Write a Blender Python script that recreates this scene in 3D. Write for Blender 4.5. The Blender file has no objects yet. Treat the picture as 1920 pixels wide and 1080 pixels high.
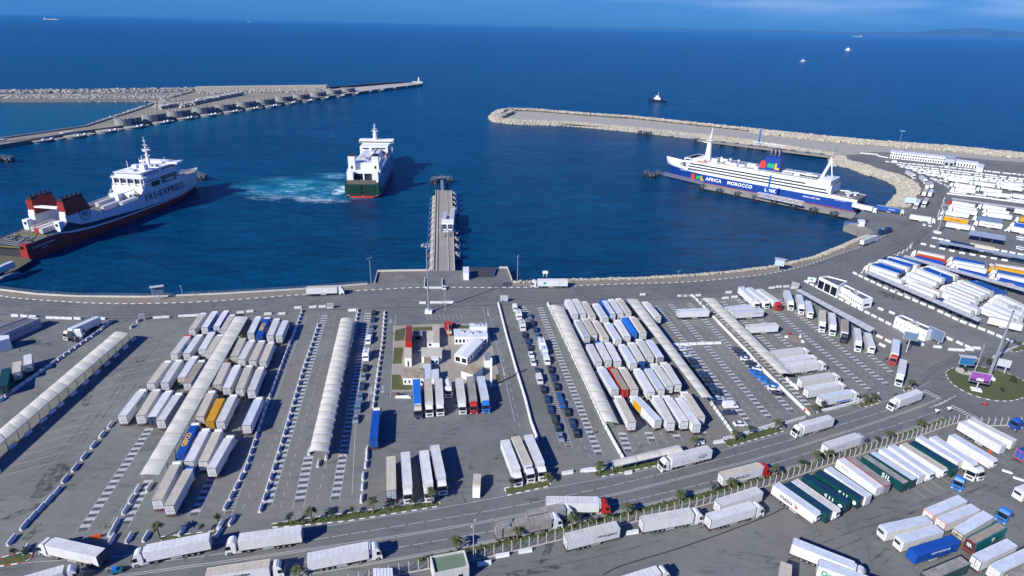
import bpy, math, random
from math import radians, sin, cos, atan, atan2, pi, sqrt, hypot, floor
from mathutils import Vector, Matrix
R = random.Random(7)
C = bpy.context.scene.collection
SC = bpy.context.scene
# ------------------------------------------------------------------ camera
CH = 115.0                      # camera height over the quay, metres
F_PX, CX, CY = 1149.0, 960.0, 540.0
ROLL, HORIZON = radians(1.33), 45.0
PITCH = atan((CY-HORIZON)*cos(ROLL)/F_PX)
FW = Vector((0, cos(PITCH), -sin(PITCH)))
_u0 = Vector((0, sin(PITCH), cos(PITCH))); _r0 = Vector((1, 0, 0))
RT = cos(ROLL)*_r0+sin(ROLL)*_u0
UP = -sin(ROLL)*_r0+cos(ROLL)*_u0
cam_d = bpy.data.cameras.new('camera')
cam = bpy.data.objects.new('camera', cam_d); C.objects.link(cam)
cam.matrix_world = Matrix(((RT.x, UP.x, -FW.x, 0), (RT.y, UP.y, -FW.y, 0), (RT.z, UP.z, -FW.z, CH), (0, 0, 0, 1)))
cam_d.sensor_width = 36; cam_d.lens = 36*F_PX/1920
cam_d.clip_start = 1; cam_d.clip_end = 200000
SC.camera = cam
# ------------------------------------------------------------------ world, sun, exposure
SUN_EL, SUN_AZ = radians(33), radians(225)      # sun stands at (-1,-1): left and behind the camera
w = bpy.data.worlds.new('World'); SC.world = w; w.use_nodes = True
nt = w.node_tree; nt.nodes.clear()
sky = nt.nodes.new('ShaderNodeTexSky'); sky.sky_type = 'NISHITA'; sky.sun_disc = False
sky.sun_elevation = SUN_EL; sky.sun_rotation = SUN_AZ
sky.altitude = 100; sky.air_density = 1.4; sky.dust_density = 0.6; sky.ozone_density = 2.5
tint = nt.nodes.new('ShaderNodeMix'); tint.data_type = 'RGBA'; tint.blend_type = 'MULTIPLY'
tint.inputs[0].default_value = 1; tint.inputs[7].default_value = (0.12, 0.40, 1.35, 1)
bg = nt.nodes.new('ShaderNodeBackground'); bg.inputs[1].default_value = 0.070
wo = nt.nodes.new('ShaderNodeOutputWorld')
nt.links.new(sky.outputs[0], tint.inputs[6])
# thin cloud bank low over the strait, placed by direction
tc = nt.nodes.new('ShaderNodeTexCoord'); mp = nt.nodes.new('ShaderNodeMapping')
mp.inputs['Scale'].default_value = (4, 4, 34)
nz = nt.nodes.new('ShaderNodeTexNoise'); nz.inputs['Scale'].default_value = 1.0; nz.inputs['Detail'].default_value = 6
cr = nt.nodes.new('ShaderNodeMapRange'); cr.inputs[1].default_value = .47; cr.inputs[2].default_value = .72
sx = nt.nodes.new('ShaderNodeSeparateXYZ')
ce = nt.nodes.new('ShaderNodeMapRange'); ce.inputs[1].default_value = .004; ce.inputs[2].default_value = .05
mu = nt.nodes.new('ShaderNodeMath'); mu.operation = 'MULTIPLY'
cm = nt.nodes.new('ShaderNodeMix'); cm.data_type = 'RGBA'; cm.inputs[7].default_value = (7.0, 8.6, 11.5, 1)
nt.links.new(tc.outputs['Generated'], mp.inputs[0]); nt.links.new(mp.outputs[0], nz.inputs[0])
nt.links.new(nz.outputs[0], cr.inputs[0]); nt.links.new(tc.outputs['Generated'], sx.inputs[0])
nt.links.new(sx.outputs[2], ce.inputs[0]); nt.links.new(cr.outputs[0], mu.inputs[0]); nt.links.new(ce.outputs[0], mu.inputs[1])
cf = nt.nodes.new('ShaderNodeMapRange'); cf.inputs[1].default_value = .16; cf.inputs[2].default_value = .07; nt.links.new(sx.outputs[2], cf.inputs[0])
cg = nt.nodes.new('ShaderNodeMapRange'); cg.inputs[1].default_value = -.2; cg.inputs[2].default_value = .45; cg.inputs[3].default_value = .12; cg.inputs[4].default_value = .8; nt.links.new(sx.outputs[0], cg.inputs[0])
mu2 = nt.nodes.new('ShaderNodeMath'); mu2.operation = 'MULTIPLY'; nt.links.new(cf.outputs[0], mu2.inputs[0]); nt.links.new(cg.outputs[0], mu2.inputs[1])
mu3 = nt.nodes.new('ShaderNodeMath'); mu3.operation = 'MULTIPLY'; nt.links.new(mu.outputs[0], mu3.inputs[0]); nt.links.new(mu2.outputs[0], mu3.inputs[1])
nt.links.new(mu3.outputs[0], cm.inputs[0]); nt.links.new(tint.outputs[2], cm.inputs[6])
nt.links.new(cm.outputs[2], bg.inputs[0]); nt.links.new(bg.outputs[0], wo.inputs[0])
sl = bpy.data.lights.new('sun', 'SUN'); sl.energy = 4.8; sl.angle = radians(.5); sl.color = (1, .955, .85)
so = bpy.data.objects.new('sun', sl); C.objects.link(so)
so.rotation_euler = Vector((-1*cos(SUN_EL), -1*cos(SUN_EL), sqrt(2)*sin(SUN_EL))).to_track_quat('Z', 'Y').to_euler()
so.location = (-300, -300, 400)
SC.view_settings.view_transform = 'Standard'; SC.view_settings.look = 'None'
SC.view_settings.gamma = 1; SC.view_settings.exposure = 0.56
SC.render.engine = 'CYCLES'
SC.cycles.volume_bounces = 0; SC.cycles.max_bounces = 6

SEA = -3.0
HAZE = 1.5e-5
def G(x, y, z=0.0):
    """photo coordinates (1920x1080) -> world point at height z"""
    d = (x-CX)/F_PX*RT-(y-CY)/F_PX*UP+FW
    t = (z-CH)/d.z
    return Vector((t*d.x, t*d.y, z))

# ------------------------------------------------------------------ materials
MATS = {}
def mat(name, col, rough=.6, metal=0., var=0.0, vscale=1.0, bump=0., bscale=8., coord='Object', col2=None, spec=None, rnd=0.0, stretch=None):
    if name in MATS: return MATS[name]
    m = bpy.data.materials.new(name); m.use_nodes = True
    t = m.node_tree; b = t.nodes['Principled BSDF']
    b.inputs['Roughness'].default_value = rough; b.inputs['Metallic'].default_value = metal
    if spec is not None: b.inputs['Specular IOR Level'].default_value = spec
    c = (col[0], col[1], col[2], 1)
    b.inputs['Base Color'].default_value = c
    out = None
    tcn = None
    if var or bump:
        if coord == 'World':
            tcn = t.nodes.new('ShaderNodeNewGeometry').outputs['Position']
        else:
            tcn = t.nodes.new('ShaderNodeTexCoord').outputs['Object']
        if stretch:
            mpn = t.nodes.new('ShaderNodeMapping'); mpn.inputs['Scale'].default_value = stretch
            t.links.new(tcn, mpn.inputs[0]); tcn = mpn.outputs[0]
    if var:
        n = t.nodes.new('ShaderNodeTexNoise'); n.inputs['Scale'].default_value = vscale; n.inputs['Detail'].default_value = 6
        n.inputs['Roughness'].default_value = .65
        t.links.new(tcn, n.inputs[0])
        mr = t.nodes.new('ShaderNodeMapRange'); mr.inputs[1].default_value = .3; mr.inputs[2].default_value = .7
        t.links.new(n.outputs[0], mr.inputs[0])
        mx = t.nodes.new('ShaderNodeMix'); mx.data_type = 'RGBA'
        c2 = col2 or tuple(k*(1-var) for k in col)
        mx.inputs[6].default_value = (c2[0], c2[1], c2[2], 1); mx.inputs[7].default_value = c
        t.links.new(mr.outputs[0], mx.inputs[0]); out = mx.outputs[2]
    if rnd:
        oi = t.nodes.new('ShaderNodeObjectInfo')
        mr = t.nodes.new('ShaderNodeMapRange'); mr.inputs[3].default_value = 1-rnd; mr.inputs[4].default_value = 1.0
        t.links.new(oi.outputs['Random'], mr.inputs[0])
        mm = t.nodes.new('ShaderNodeMix'); mm.data_type = 'RGBA'; mm.blend_type = 'MULTIPLY'; mm.inputs[0].default_value = 1
        if out: t.links.new(out, mm.inputs[6])
        else: mm.inputs[6].default_value = c
        t.links.new(mr.outputs[0], mm.inputs[7]); out = mm.outputs[2]
    if out: t.links.new(out, b.inputs['Base Color'])
    if bump:
        n = t.nodes.new('ShaderNodeTexNoise'); n.inputs['Scale'].default_value = bscale; n.inputs['Detail'].default_value = 5
        t.links.new(tcn, n.inputs[0])
        bp = t.nodes.new('ShaderNodeBump'); bp.inputs['Strength'].default_value = bump; bp.inputs['Distance'].default_value = .2
        t.links.new(n.outputs[0], bp.inputs['Height']); t.links.new(bp.outputs[0], b.inputs['Normal'])
    MATS[name] = m
    return m

PAL = dict(
    white=(.68, .685, .685), offwhite=(.62, .61, .57), cream=(.56, .51, .40), tan=(.38, .32, .23), grey=(.30, .31, .32), palegrey=(.46, .48, .50),
    blue=(.008, .075, .36), skyblue=(.015, .17, .62), darkblue=(.008, .03, .10), green=(.004, .055, .06), teal=(.01, .17, .18), red=(.42, .02, .015),
    yellow=(.62, .32, .012), iceblue=(.58, .64, .71), dirty=(.36, .34, .30), black=(.018, .02, .024), orange=(.65, .1, .02), brown=(.07, .05, .035),
    silver=(.22, .27, .33), steel=(.12, .18, .27), navy=(.018, .042, .10), deepteal=(.008, .045, .085), midblue=(.02, .1, .3))
def paint(cn): return mat('paint_'+cn, PAL[cn], rough=.42, var=.20, vscale=1.1, rnd=.10, stretch=(1, 1, .25))
def roofm(cn):
    """lorry roof: paint with faint cross ribs and grime"""
    nm = 'roof_'+cn
    if nm in MATS: return MATS[nm]
    m = mat(nm, PAL[cn], rough=.55, var=.30 if cn != 'dirty' else .55, vscale=.55, rnd=.12, stretch=(.6, 1.6, 1))
    t = m.node_tree; b = t.nodes['Principled BSDF']
    tco = t.nodes.new('ShaderNodeTexCoord'); wv = t.nodes.new('ShaderNodeTexWave'); wv.bands_direction = 'X'
    wv.inputs['Scale'].default_value = .26; wv.inputs['Distortion'].default_value = 0
    t.links.new(tco.outputs['Object'], wv.inputs[0])
    bp = t.nodes.new('ShaderNodeBump'); bp.inputs['Strength'].default_value = .35; bp.inputs['Distance'].default_value = .05
    t.links.new(wv.outputs[0], bp.inputs['Height']); t.links.new(bp.outputs[0], b.inputs['Normal'])
    return m
TYRE = mat('tyre', (.012, .012, .013), .85); RIM = mat('rim', (.35, .36, .38), .4, .5)
GLASS = mat('dark_glass', (.008, .012, .018), .12); CHAS = mat('chassis', (.03, .03, .034), .7)
RUBBER = mat('rubber_trim', (.05, .05, .055), .7)
CONC = mat('concrete', (.40, .38, .34), .85, var=.25, vscale=.35, coord='World')
LIGHTCONC = mat('pale_concrete', (.52, .49, .43), .85, var=.22, vscale=.4, coord='World')
STEEL = mat('galvanised_steel', (.30, .33, .37), .45, .4)
WHITEP = mat('white_paint', (.74, .75, .76), .5, var=.08, vscale=1.2)
BARR = mat('barrier_paint', (.70, .71, .72), .6, var=.22, vscale=1.3, rnd=.12)
DARK = mat('dark_recess', (.02, .022, .026), .6)

# ------------------------------------------------------------------ mesh builder
class MB:
    def __init__(s): s.v = []; s.f = []; s.fm = []; s.mats = []
    def mi(s, m):
        if m not in s.mats: s.mats.append(m)
        return s.mats.index(m)
    def add(s, vs, fs, m):
        o = len(s.v); s.v += [tuple(v) for v in vs]
        k = s.mi(m)
        for f in fs: s.f.append([o+i for i in f]); s.fm.append(k)
        return s
    def box(s, x0, x1, y0, y1, z0, z1, m, top=None, M=None, skip=()):
        vs = [Vector(p) for p in ((x0, y0, z0), (x1, y0, z0), (x1, y1, z0), (x0, y1, z0), (x0, y0, z1), (x1, y0, z1), (x1, y1, z1), (x0, y1, z1))]
        if M is not None: vs = [M @ v for v in vs]
        s.add(vs, [(0, 3, 2, 1), (0, 1, 5, 4), (1, 2, 6, 5), (2, 3, 7, 6), (3, 0, 4, 7)], m)
        o = len(s.v)-8; s.f.append([o+4, o+5, o+6, o+7]); s.fm.append(s.mi(top or m))
        return s
    def prism(s, poly, z0, z1, m, top=None):
        n = len(poly); area = sum(poly[i][0]*poly[(i+1) % n][1]-poly[(i+1) % n][0]*poly[i][1] for i in range(n))
        if area < 0: poly = list(reversed(poly))
        vs = [(p[0], p[1], z0) for p in poly]+[(p[0], p[1], z1) for p in poly]
        s.add(vs, [(i, (i+1) % n, n+(i+1) % n, n+i) for i in range(n)], m)
        o = len(s.v)-2*n
        s.f.append([o+n+i for i in range(n)]); s.fm.append(s.mi(top or m))
        s.f.append([o+n-1-i for i in range(n)]); s.fm.append(s.mi(m))
        return s
    def sheet(s, pts, m):
        s.add(pts, [tuple(range(len(pts)))], m); return s
    def cyl(s, p0, p1, r0, r1=None, n=8, m=None, cap=None):
        r1 = r0 if r1 is None else r1
        p0 = Vector(p0); p1 = Vector(p1); d = (p1-p0).normalized()
        a = d.orthogonal().normalized(); b = d.cross(a)
        vs = []
        for p, r in ((p0, r0), (p1, r1)):
            for i in range(n):
                t = 2*pi*i/n; vs.append(p+(a*cos(t)+b*sin(t))*r)
        s.add(vs, [(i, (i+1) % n, n+(i+1) % n, n+i) for i in range(n)], m)
        o = len(s.v)-2*n; k = s.mi(cap or m)
        s.f.append([o+n-1-i for i in range(n)]); s.fm.append(k)
        s.f.append([o+n+i for i in range(n)]); s.fm.append(k)
        return s
    def bar(s, p0, p1, wd, m, h=None):
        """square bar between two points"""
        p0 = Vector(p0); p1 = Vector(p1); d = (p1-p0); L = d.length
        if L < 1e-6: return s
        M = Matrix.Translation(p0) @ d.to_track_quat('X', 'Z').to_matrix().to_4x4()
        h = h or wd
        s.box(0, L, -wd/2, wd/2, -h/2, h/2, m, M=M); return s
    def ext(s, prof, y0, y1, m, taper=None):
        """side profile (x,z) extruded along y; taper(z)->half-width factor"""
        n = len(prof); tp = taper or (lambda z: 1.0)
        vs = [(x, y0*tp(z), z) for x, z in prof]+[(x, y1*tp(z), z) for x, z in prof]
        s.add(vs, [(i, (i+1) % n, n+(i+1) % n, n+i) for i in range(n)]+[tuple(range(n-1, -1, -1)), tuple(range(n, 2*n))], m)
        return s
    def mesh(s, name, smooth=False):
        me = bpy.data.meshes.new(name); me.from_pydata(s.v, [], s.f)
        for m in s.mats: me.materials.append(m)
        me.polygons.foreach_set('material_index', s.fm)
        if smooth: me.polygons.foreach_set('use_smooth', [True]*len(s.f))
        me.update(); return me
    def build(s, name, parent=None, smooth=False, **tg):
        o = bpy.data.objects.new(name, s.mesh(name, smooth)); C.objects.link(o)
        if parent: o.parent = parent
        tag(o, **tg); return o
def tag(o, label=None, cat=None, group=None, kind=None):
    if label: o['label'] = label
    if cat: o['category'] = cat
    if group: o['group'] = group
    if kind: o['kind'] = kind
    return o
def empty(name, loc, rz=0, sc=1, **tg):
    o = bpy.data.objects.new(name, None); C.objects.link(o)
    o.location = loc; o.rotation_euler = (0, 0, rz); o.scale = (sc, sc, sc)
    o.empty_display_size = .5
    return tag(o, **tg)
def inst(name, me, parent=None, loc=(0, 0, 0), rz=0, **tg):
    o = bpy.data.objects.new(name, me); C.objects.link(o)
    if parent: o.parent = parent
    o.location = loc; o.rotation_euler = (0, 0, rz)
    return tag(o, **tg)
ORD = ['first', 'second', 'third', 'fourth', 'fifth', 'sixth', 'seventh', 'eighth', 'ninth', 'tenth', 'eleventh', 'twelfth', 'thirteenth', 'fourteenth', 'fifteenth',
       'sixteenth', 'seventeenth', 'eighteenth', 'nineteenth']
TENS = ['', '', 'twenty', 'thirty', 'forty', 'fifty', 'sixty', 'seventy', 'eighty', 'ninety']
def ordn(k):
    if k < 19: return ORD[k]
    k += 1
    if k % 10 == 0: return TENS[k//10][:-1]+'ieth'
    return TENS[k//10]+'-'+ORD[k % 10-1]
_txt = {}
def text_mesh(s, size, m, ext=.01, bold=0.0, space=1.0):
    key = (s, size, m.name, bold, space)
    if key in _txt: return _txt[key]
    cu = bpy.data.curves.new('lettering', 'FONT'); cu.body = s; cu.size = size; cu.extrude = ext; cu.offset = bold
    cu.align_x = 'CENTER'; cu.align_y = 'CENTER'; cu.space_character = space; cu.resolution_u = 3
    ob = bpy.data.objects.new('tmp_text', cu); C.objects.link(ob)
    me = bpy.data.meshes.new_from_object(ob)
    me.name = 'lettering'; me.materials.clear(); me.materials.append(m)
    bpy.data.objects.remove(ob); _txt[key] = me
    return me
def put_text(parent, s, size, m, loc, xdir, updir, name='lettering', bold=0.0, space=1.0, label=None):
    me = text_mesh(s, size, m, bold=bold, space=space)
    o = bpy.data.objects.new(name, me); C.objects.link(o); o.parent = parent
    x = Vector(xdir).normalized(); u = Vector(updir).normalized(); z = x.cross(u)
    o.matrix_local = Matrix(((x.x, u.x, z.x, loc[0]), (x.y, u.y, z.y, loc[1]), (x.z, u.z, z.z, loc[2]), (0, 0, 0, 1)))
    if label: o['label'] = label
    return o
def pl_points(poly, n=None, step=None):
    """evenly spaced points (and tangents) along a world polyline"""
    seg = [(poly[i+1]-poly[i]).length for i in range(len(poly)-1)]; L = sum(seg)
    if n is None: n = max(2, int(L/step)+1)
    out = []
    for k in range(n):
        d = L*k/(n-1) if n > 1 else L/2; i = 0
        while i < len(seg)-1 and d > seg[i]: d -= seg[i]; i += 1
        t = (poly[i+1]-poly[i]).normalized(); out.append((poly[i]+t*d, t))
    return out, L
def smooth_poly(pts, it=2):
    for _ in range(it):
        q = [pts[0]]
        for a, b in zip(pts, pts[1:]): q += [a*.75+b*.25, a*.25+b*.75]
        q.append(pts[-1]); pts = q
    return pts
def GP(pts, z=0., sm=0):
    p = [G(x, y, z) for x, y in pts]
    return smooth_poly(p, sm) if sm else p
def offset_poly(p, d):
    out = []
    for i, a in enumerate(p):
        t = (p[min(i+1, len(p)-1)]-p[max(i-1, 0)]); t.z = 0; t.normalize()
        out.append(a+Vector((-t.y, t.x, 0))*d)
    return out
def band(mb, p, q, z, m):
    """strip between two polylines with equal count"""
    n = len(p)
    mb.add([(a.x, a.y, z) for a in p]+[(a.x, a.y, z) for a in q], [(i, i+1, n+i+1, n+i) for i in range(n-1)], m)
# ------------------------------------------------------------------ water
def water_material():
    m = bpy.data.materials.new('sea_water'); m.use_nodes = True; t = m.node_tree; N = t.nodes.new; L = t.links.new
    b = t.nodes['Principled BSDF']; geo = N('ShaderNodeNewGeometry').outputs['Position']
    b.inputs['Roughness'].default_value = .22; b.inputs['Specular IOR Level'].default_value = .07; b.inputs['IOR'].default_value = 1.33
    def noise(scale, st=(1, 1, 1), det=5, rot=0, loc=(0, 0, 0)):
        mp = N('ShaderNodeMapping'); mp.inputs['Scale'].default_value = st; mp.inputs['Rotation'].default_value = (0, 0, rot); mp.inputs['Location'].default_value = loc
        L(geo, mp.inputs[0]); n = N('ShaderNodeTexNoise'); n.inputs['Scale'].default_value = scale; n.inputs['Detail'].default_value = det
        n.inputs['Roughness'].default_value = .6
        L(mp.outputs[0], n.inputs[0]); return n.outputs[0]
    def rng(s, a, b_, c=0, d=1):
        r = N('ShaderNodeMapRange'); r.inputs[1].default_value = a; r.inputs[2].default_value = b_; r.inputs[3].default_value = c; r.inputs[4].default_value = d
        L(s, r.inputs[0]); return r.outputs[0]
    def mixc(f, a, c, mode='MIX'):
        x = N('ShaderNodeMix'); x.data_type = 'RGBA'; x.blend_type = mode
        if hasattr(f, 'links'): L(f, x.inputs[0])
        else: x.inputs[0].default_value = f
        for k, v in ((6, a), (7, c)):
            if hasattr(v, 'links'): L(v, x.inputs[k])
            else: x.inputs[k].default_value = (*v, 1)
        return x.outputs[2]
    def mth(op, a, c):
        x = N('ShaderNodeMath'); x.operation = op
        for k, v in ((0, a), (1, c)):
            if hasattr(v, 'links'): L(v, x.inputs[k])
            else: x.inputs[k].default_value = v
        return x.outputs[0]
    big = rng(noise(.006, (1, 2.2, 1), 5, radians(-8)), .35, .65)
    col = mixc(big, (.0002, .024, .064), (.0003, .043, .104))
    # streaks of wind on the water
    st = rng(noise(.03, (1, 4.5, 1), 7, radians(-6)), .35, .7)
    col = mixc(mth('MULTIPLY', st, .6), col, (.001, .050, .140))
    chop = rng(noise(.09, (1, 2.6, 1), 8, radians(-9)), .42, .66)
    col = mixc(mth('MULTIPLY', chop, .55), col, (.0008, .074, .170))
    dk = rng(noise(.018, (1, 3.5, 1), 6, radians(-4), (9, 3, 0)), .52, .70)
    col = mixc(mth('MULTIPLY', dk, .5), col, (.0002, .013, .042))
    sp = N('ShaderNodeSeparateXYZ'); L(geo, sp.inputs[0]); X, Y = sp.outputs[0], sp.outputs[1]
    def blob(p, rx, ry, rot=0):
        """soft elliptical patch on the water around a world point"""
        c, s = cos(rot), sin(rot)
        dx = mth('SUBTRACT', X, p.x); dy = mth('SUBTRACT', Y, p.y)
        u = mth('DIVIDE', mth('ADD', mth('MULTIPLY', dx, c), mth('MULTIPLY', dy, s)), rx)
        v = mth('DIVIDE', mth('ADD', mth('MULTIPLY', dx, -s), mth('MULTIPLY', dy, c)), ry)
        return mth('ADD', mth('MULTIPLY', u, u), mth('MULTIPLY', v, v))
    # shallower greenish basin behind the breakwater on the left
    g = rng(blob(G(60, 215, SEA), 260, 210), .6, 1.3, .85, 0)
    col = mixc(g, col, (.003, .085, .155))
    # propeller wash beside the departing ferry
    wn = noise(.045, (1, 1.3, 1), 8); wn2 = noise(.16, (1, 1.8, 1), 8, radians(12))
    w1 = rng(blob(G(545, 350, SEA), 42, 34, radians(8)), .25, 1.25, 1, 0)
    w2 = rng(blob(G(624, 366, SEA), 24, 13, radians(-4)), .2, 1.3, 1, 0)
    w3 = rng(blob(G(606, 332, SEA), 22, 14, radians(20)), .2, 1.3, .8, 0)
    wake = mth('MAXIMUM', mth('MAXIMUM', w1, w2), w3)
    aq = mth('MULTIPLY', wake, rng(wn, .30, .54))
    col = mixc(mth('MULTIPLY', aq, .85), col, (.012, .20, .30))
    foam = mth('MULTIPLY', mth('MULTIPLY', mth('MULTIPLY', wake, rng(wn, .46, .66)), rng(wn2, .44, .72)), .75)
    rim = mth('MULTIPLY', mth('MULTIPLY', rng(blob(G(560, 374, SEA), 38, 9, radians(-3)), .0, 1.1, 1, 0), rng(wn2, .40, .62)), rng(wn, .38, .55))
    rim2 = mth('MULTIPLY', rng(blob(G(640, 356, SEA), 6, 16, radians(0)), .2, 1.2, 1, 0), rng(wn2, .36, .55))
    foam = mth('MAXIMUM', foam, mth('MAXIMUM', rim, rim2))
    # pale smooth slick to the right of that ferry and the tug's wake
    w4 = mth('MULTIPLY', rng(blob(G(835, 298, SEA), 42, 26, radians(-12)), .2, 1.2, .55, 0), rng(wn, .4, .6))
    col = mixc(w4, col, (.004, .06, .14))
    tw = mth('MULTIPLY', rng(blob(G(1285, 190.5, SEA), 55, 12, 0), .1, 1.2, 1, 0), rng(wn2, .42, .7))
    col = mixc(mth('MULTIPLY', tw, .35), col, (.10, .2, .33))
    # scattered whitecaps on the open sea
    wc = mth('MULTIPLY', rng(noise(.12, (1, 2.5, 1), 3, radians(-8), (31, 5, 0)), .745, .80), rng(Y, 560, 900))
    foam = mth('MAXIMUM', foam, mth('MULTIPLY', wc, .6))
    col = mixc(foam, col, (.52, .66, .78))
    L(col, b.inputs['Base Color'])
    L(rng(foam, 0, 1, .22, .8), b.inputs['Roughness'])
    h = mth('ADD', mth('MULTIPLY', noise(.30, (1, 2.2, 1), 7, radians(-10)), 1.3), mth('MULTIPLY', noise(.05, (1, 2, 1), 4, radians(12)), 2.0))
    bp = N('ShaderNodeBump'); bp.inputs['Strength'].default_value = 1.0; bp.inputs['Distance'].default_value = .9
    L(h, bp.inputs['Height']); L(bp.outputs[0], b.inputs['Normal'])
    return m
mb = MB(); mb.sheet([(-60000, -3000, SEA), (60000, -3000, SEA), (60000, 60000, SEA), (-60000, 60000, SEA)], water_material())
mb.build('water', kind='structure')

# ------------------------------------------------------------------ far hills across the strait
HILL = mat('far_hills', (.03, .06, .09), .95, var=.3, vscale=.0006, coord='World')
mb = MB(); n = 90; v = []; f = []
for i in range(n+1):
    x = -3000+48000*i/n; t = i/n
    hgt = 90+320*max(0, t-.3)*(.8+.4*sin(t*23)+.25*sin(t*51+1))+260*math.exp(-((t-.62)/.06)**2)+380*math.exp(-((t-.86)/.10)**2)
    hgt *= min(1, 4*t)
    v += [(x, 37500, SEA-1), (x, 39000+800*sin(i), SEA+max(2, hgt)), (x, 42000, SEA-1)]
for i in range(n):
    a = 3*i; f += [(a, a+3, a+4, a+1), (a+1, a+4, a+5, a+2)]
mb.add(v, f, HILL).build('hills', smooth=True, kind='structure')

# ------------------------------------------------------------------ land
def asphalt_material(name, base, dark, tan=.0, sc=1.0):
    m = bpy.data.materials.new(name); m.use_nodes = True; t = m.node_tree; N = t.nodes.new; L = t.links.new
    b = t.nodes['Principled BSDF']; b.inputs['Roughness'].default_value = .86; b.inputs['Specular IOR Level'].default_value = .25
    geo = N('ShaderNodeNewGeometry').outputs['Position']
    def nz(s, d=6, st=(1, 1, 1), rot=0.):
        mp = N('ShaderNodeMapping'); mp.inputs['Scale'].default_value = st; mp.inputs['Rotation'].default_value = (0, 0, rot); L(geo, mp.inputs[0])
        n = N('ShaderNodeTexNoise'); n.inputs['Scale'].default_value = s; n.inputs['Detail'].default_value = d; n.inputs['Roughness'].default_value = .65; L(mp.outputs[0], n.inputs[0]); return n.outputs[0]
    def rr(s, a, c, d=0, e=1):
        r = N('ShaderNodeMapRange'); r.inputs[1].default_value = a; r.inputs[2].default_value = c; r.inputs[3].default_value = d; r.inputs[4].default_value = e; L(s, r.inputs[0]); return r.outputs[0]
    def mx(f_, a, c):
        x = N('ShaderNodeMix'); x.data_type = 'RGBA'
        L(f_, x.inputs[0])
        for k, v_ in ((6, a), (7, c)):
            if hasattr(v_, 'links'): L(v_, x.inputs[k])
            else: x.inputs[k].default_value = (*v_, 1)
        return x.outputs[2]
    col = mx(rr(nz(.03*sc), .3, .7), dark, base)
    col = mx(rr(nz(.35, 8), .35, .7, 0, .35), col, tuple(k*.72 for k in dark))
    # oil stains: sparse dark spots and rubbed streaks
    col = mx(rr(nz(.22, 5), .62, .70, 0, .7), col, tuple(k*.4 for k in dark))
    col = mx(rr(nz(.12, 6, (1, 5, 1), radians(62)), .56, .68, 0, .5), col, tuple(k*.45 for k in dark))
    col = mx(rr(nz(1.3, 3), .66, .70, 0, .6), col, tuple(k*.35 for k in dark))
    col = mx(rr(nz(.06, 7, (1, 9, 1), radians(-17)), .55, .68, 0, .28), col, tuple(k*.5 for k in dark))
    v = N('ShaderNodeTexVoronoi'); v.distance = 'CHEBYCHEV'; v.inputs['Scale'].default_value = .055; v.inputs['Randomness'].default_value = .8
    mv_ = N('ShaderNodeMapping'); mv_.inputs['Rotation'].default_value = (0, 0, .35); L(geo, mv_.inputs[0]); L(mv_.outputs[0], v.inputs[0])
    hs = N('ShaderNodeHueSaturation'); L(rr(v.outputs['Color'], 0, 1, .84, 1.09), hs.inputs['Value']); L(col, hs.inputs['Color']); col = hs.outputs[0]
    if tan: col = mx(rr(nz(.02, 4), .5, .62, 0, tan), col, (.21, .185, .15))
    L(col, b.inputs['Base Color'])
    n = nz(2.5, 4); bp = N('ShaderNodeBump'); bp.inputs['Strength'].default_value = .25; bp.inputs['Distance'].default_value = .03; L(n, bp.inputs['Height']); L(bp.outputs[0], b.inputs['Normal'])
    MATS[name] = m; return m
APRON = asphalt_material('yard_asphalt', (.180, .186, .180), (.132, .137, .134), .30)
ROADM = asphalt_material('road_asphalt', (.155, .157, .155), (.130, .132, .132), .0)
LOTM = asphalt_material('lot_asphalt', (.205, .207, .190), (.152, .154, .145), .25)
DRYC = asphalt_material('pier_concrete', (.34, .32, .27), (.26, .245, .21), .0)
GRAV = mat('gravel_verge', (.23, .205, .16), .95, var=.3, vscale=.6, coord='World', bump=.5, bscale=3)
GRASS = mat('grass', (.055, .085, .022), .95, var=.45, vscale=.9, coord='World', bump=.8, bscale=4, col2=(.085, .085, .03))
QUAYW = mat('quay_wall', (.22, .215, .20), .9, var=.45, vscale=.5, coord='World')

shore = [(-420, 440), (-200, 500), (0, 541), (75, 550), (150, 554), (280, 555), (420, 549), (560, 541), (690, 531), (700, 530), (708, 509),
         (758, 508), (808, 507), (868, 507), (935, 502), (952, 503), (962, 527),
         (1000, 526), (1080, 523), (1200, 520), (1300, 514), (1387, 506), (1450, 498), (1525, 481), (1575, 461), (1622, 440), (1606, 432), (1582, 424), (1584, 418), (1618, 412), (1600, 408)]
shore += [(1622, 391), (1645, 389), (1673, 386), (1687, 369), (1698, 355), (1693, 344), (1667, 331), (1633, 322), (1600, 309), (1567, 303), (1563, 292)]
mole_in = [(1500, 282), (1380, 263), (1195, 243), (1075, 232), (962, 228), (930, 224), (922, 217)]
mole_out = [(930, 209), (950, 206), (1000, 207), (1100, 215), (1190, 221), (1275, 230), (1380, 241), (1530, 257), (1650, 268), (1767, 276), (1920, 291), (2100, 312)]
W = lambda pts: [G(x, y) for x, y in pts]
land_poly = W(shore)+W(mole_in)+W(mole_out)+[Vector((1500, 300, 0)), Vector((900, -120, 0)), Vector((-700, -120, 0)), Vector((-700, 330, 0))]
mb = MB(); mb.prism([(p.x, p.y) for p in land_poly], -9, 0, QUAYW, APRON)
mb.build('ground', kind='structure')

def region(name, pts, z, m, sm=0):
    p = GP(pts, 0, 0)
    if sm: p = smooth_poly(p+[p[0]], sm)[:-1]
    b_ = MB(); b_.sheet([(q.x, q.y, z) for q in p], m); return b_.build(name, kind='structure')
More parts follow.
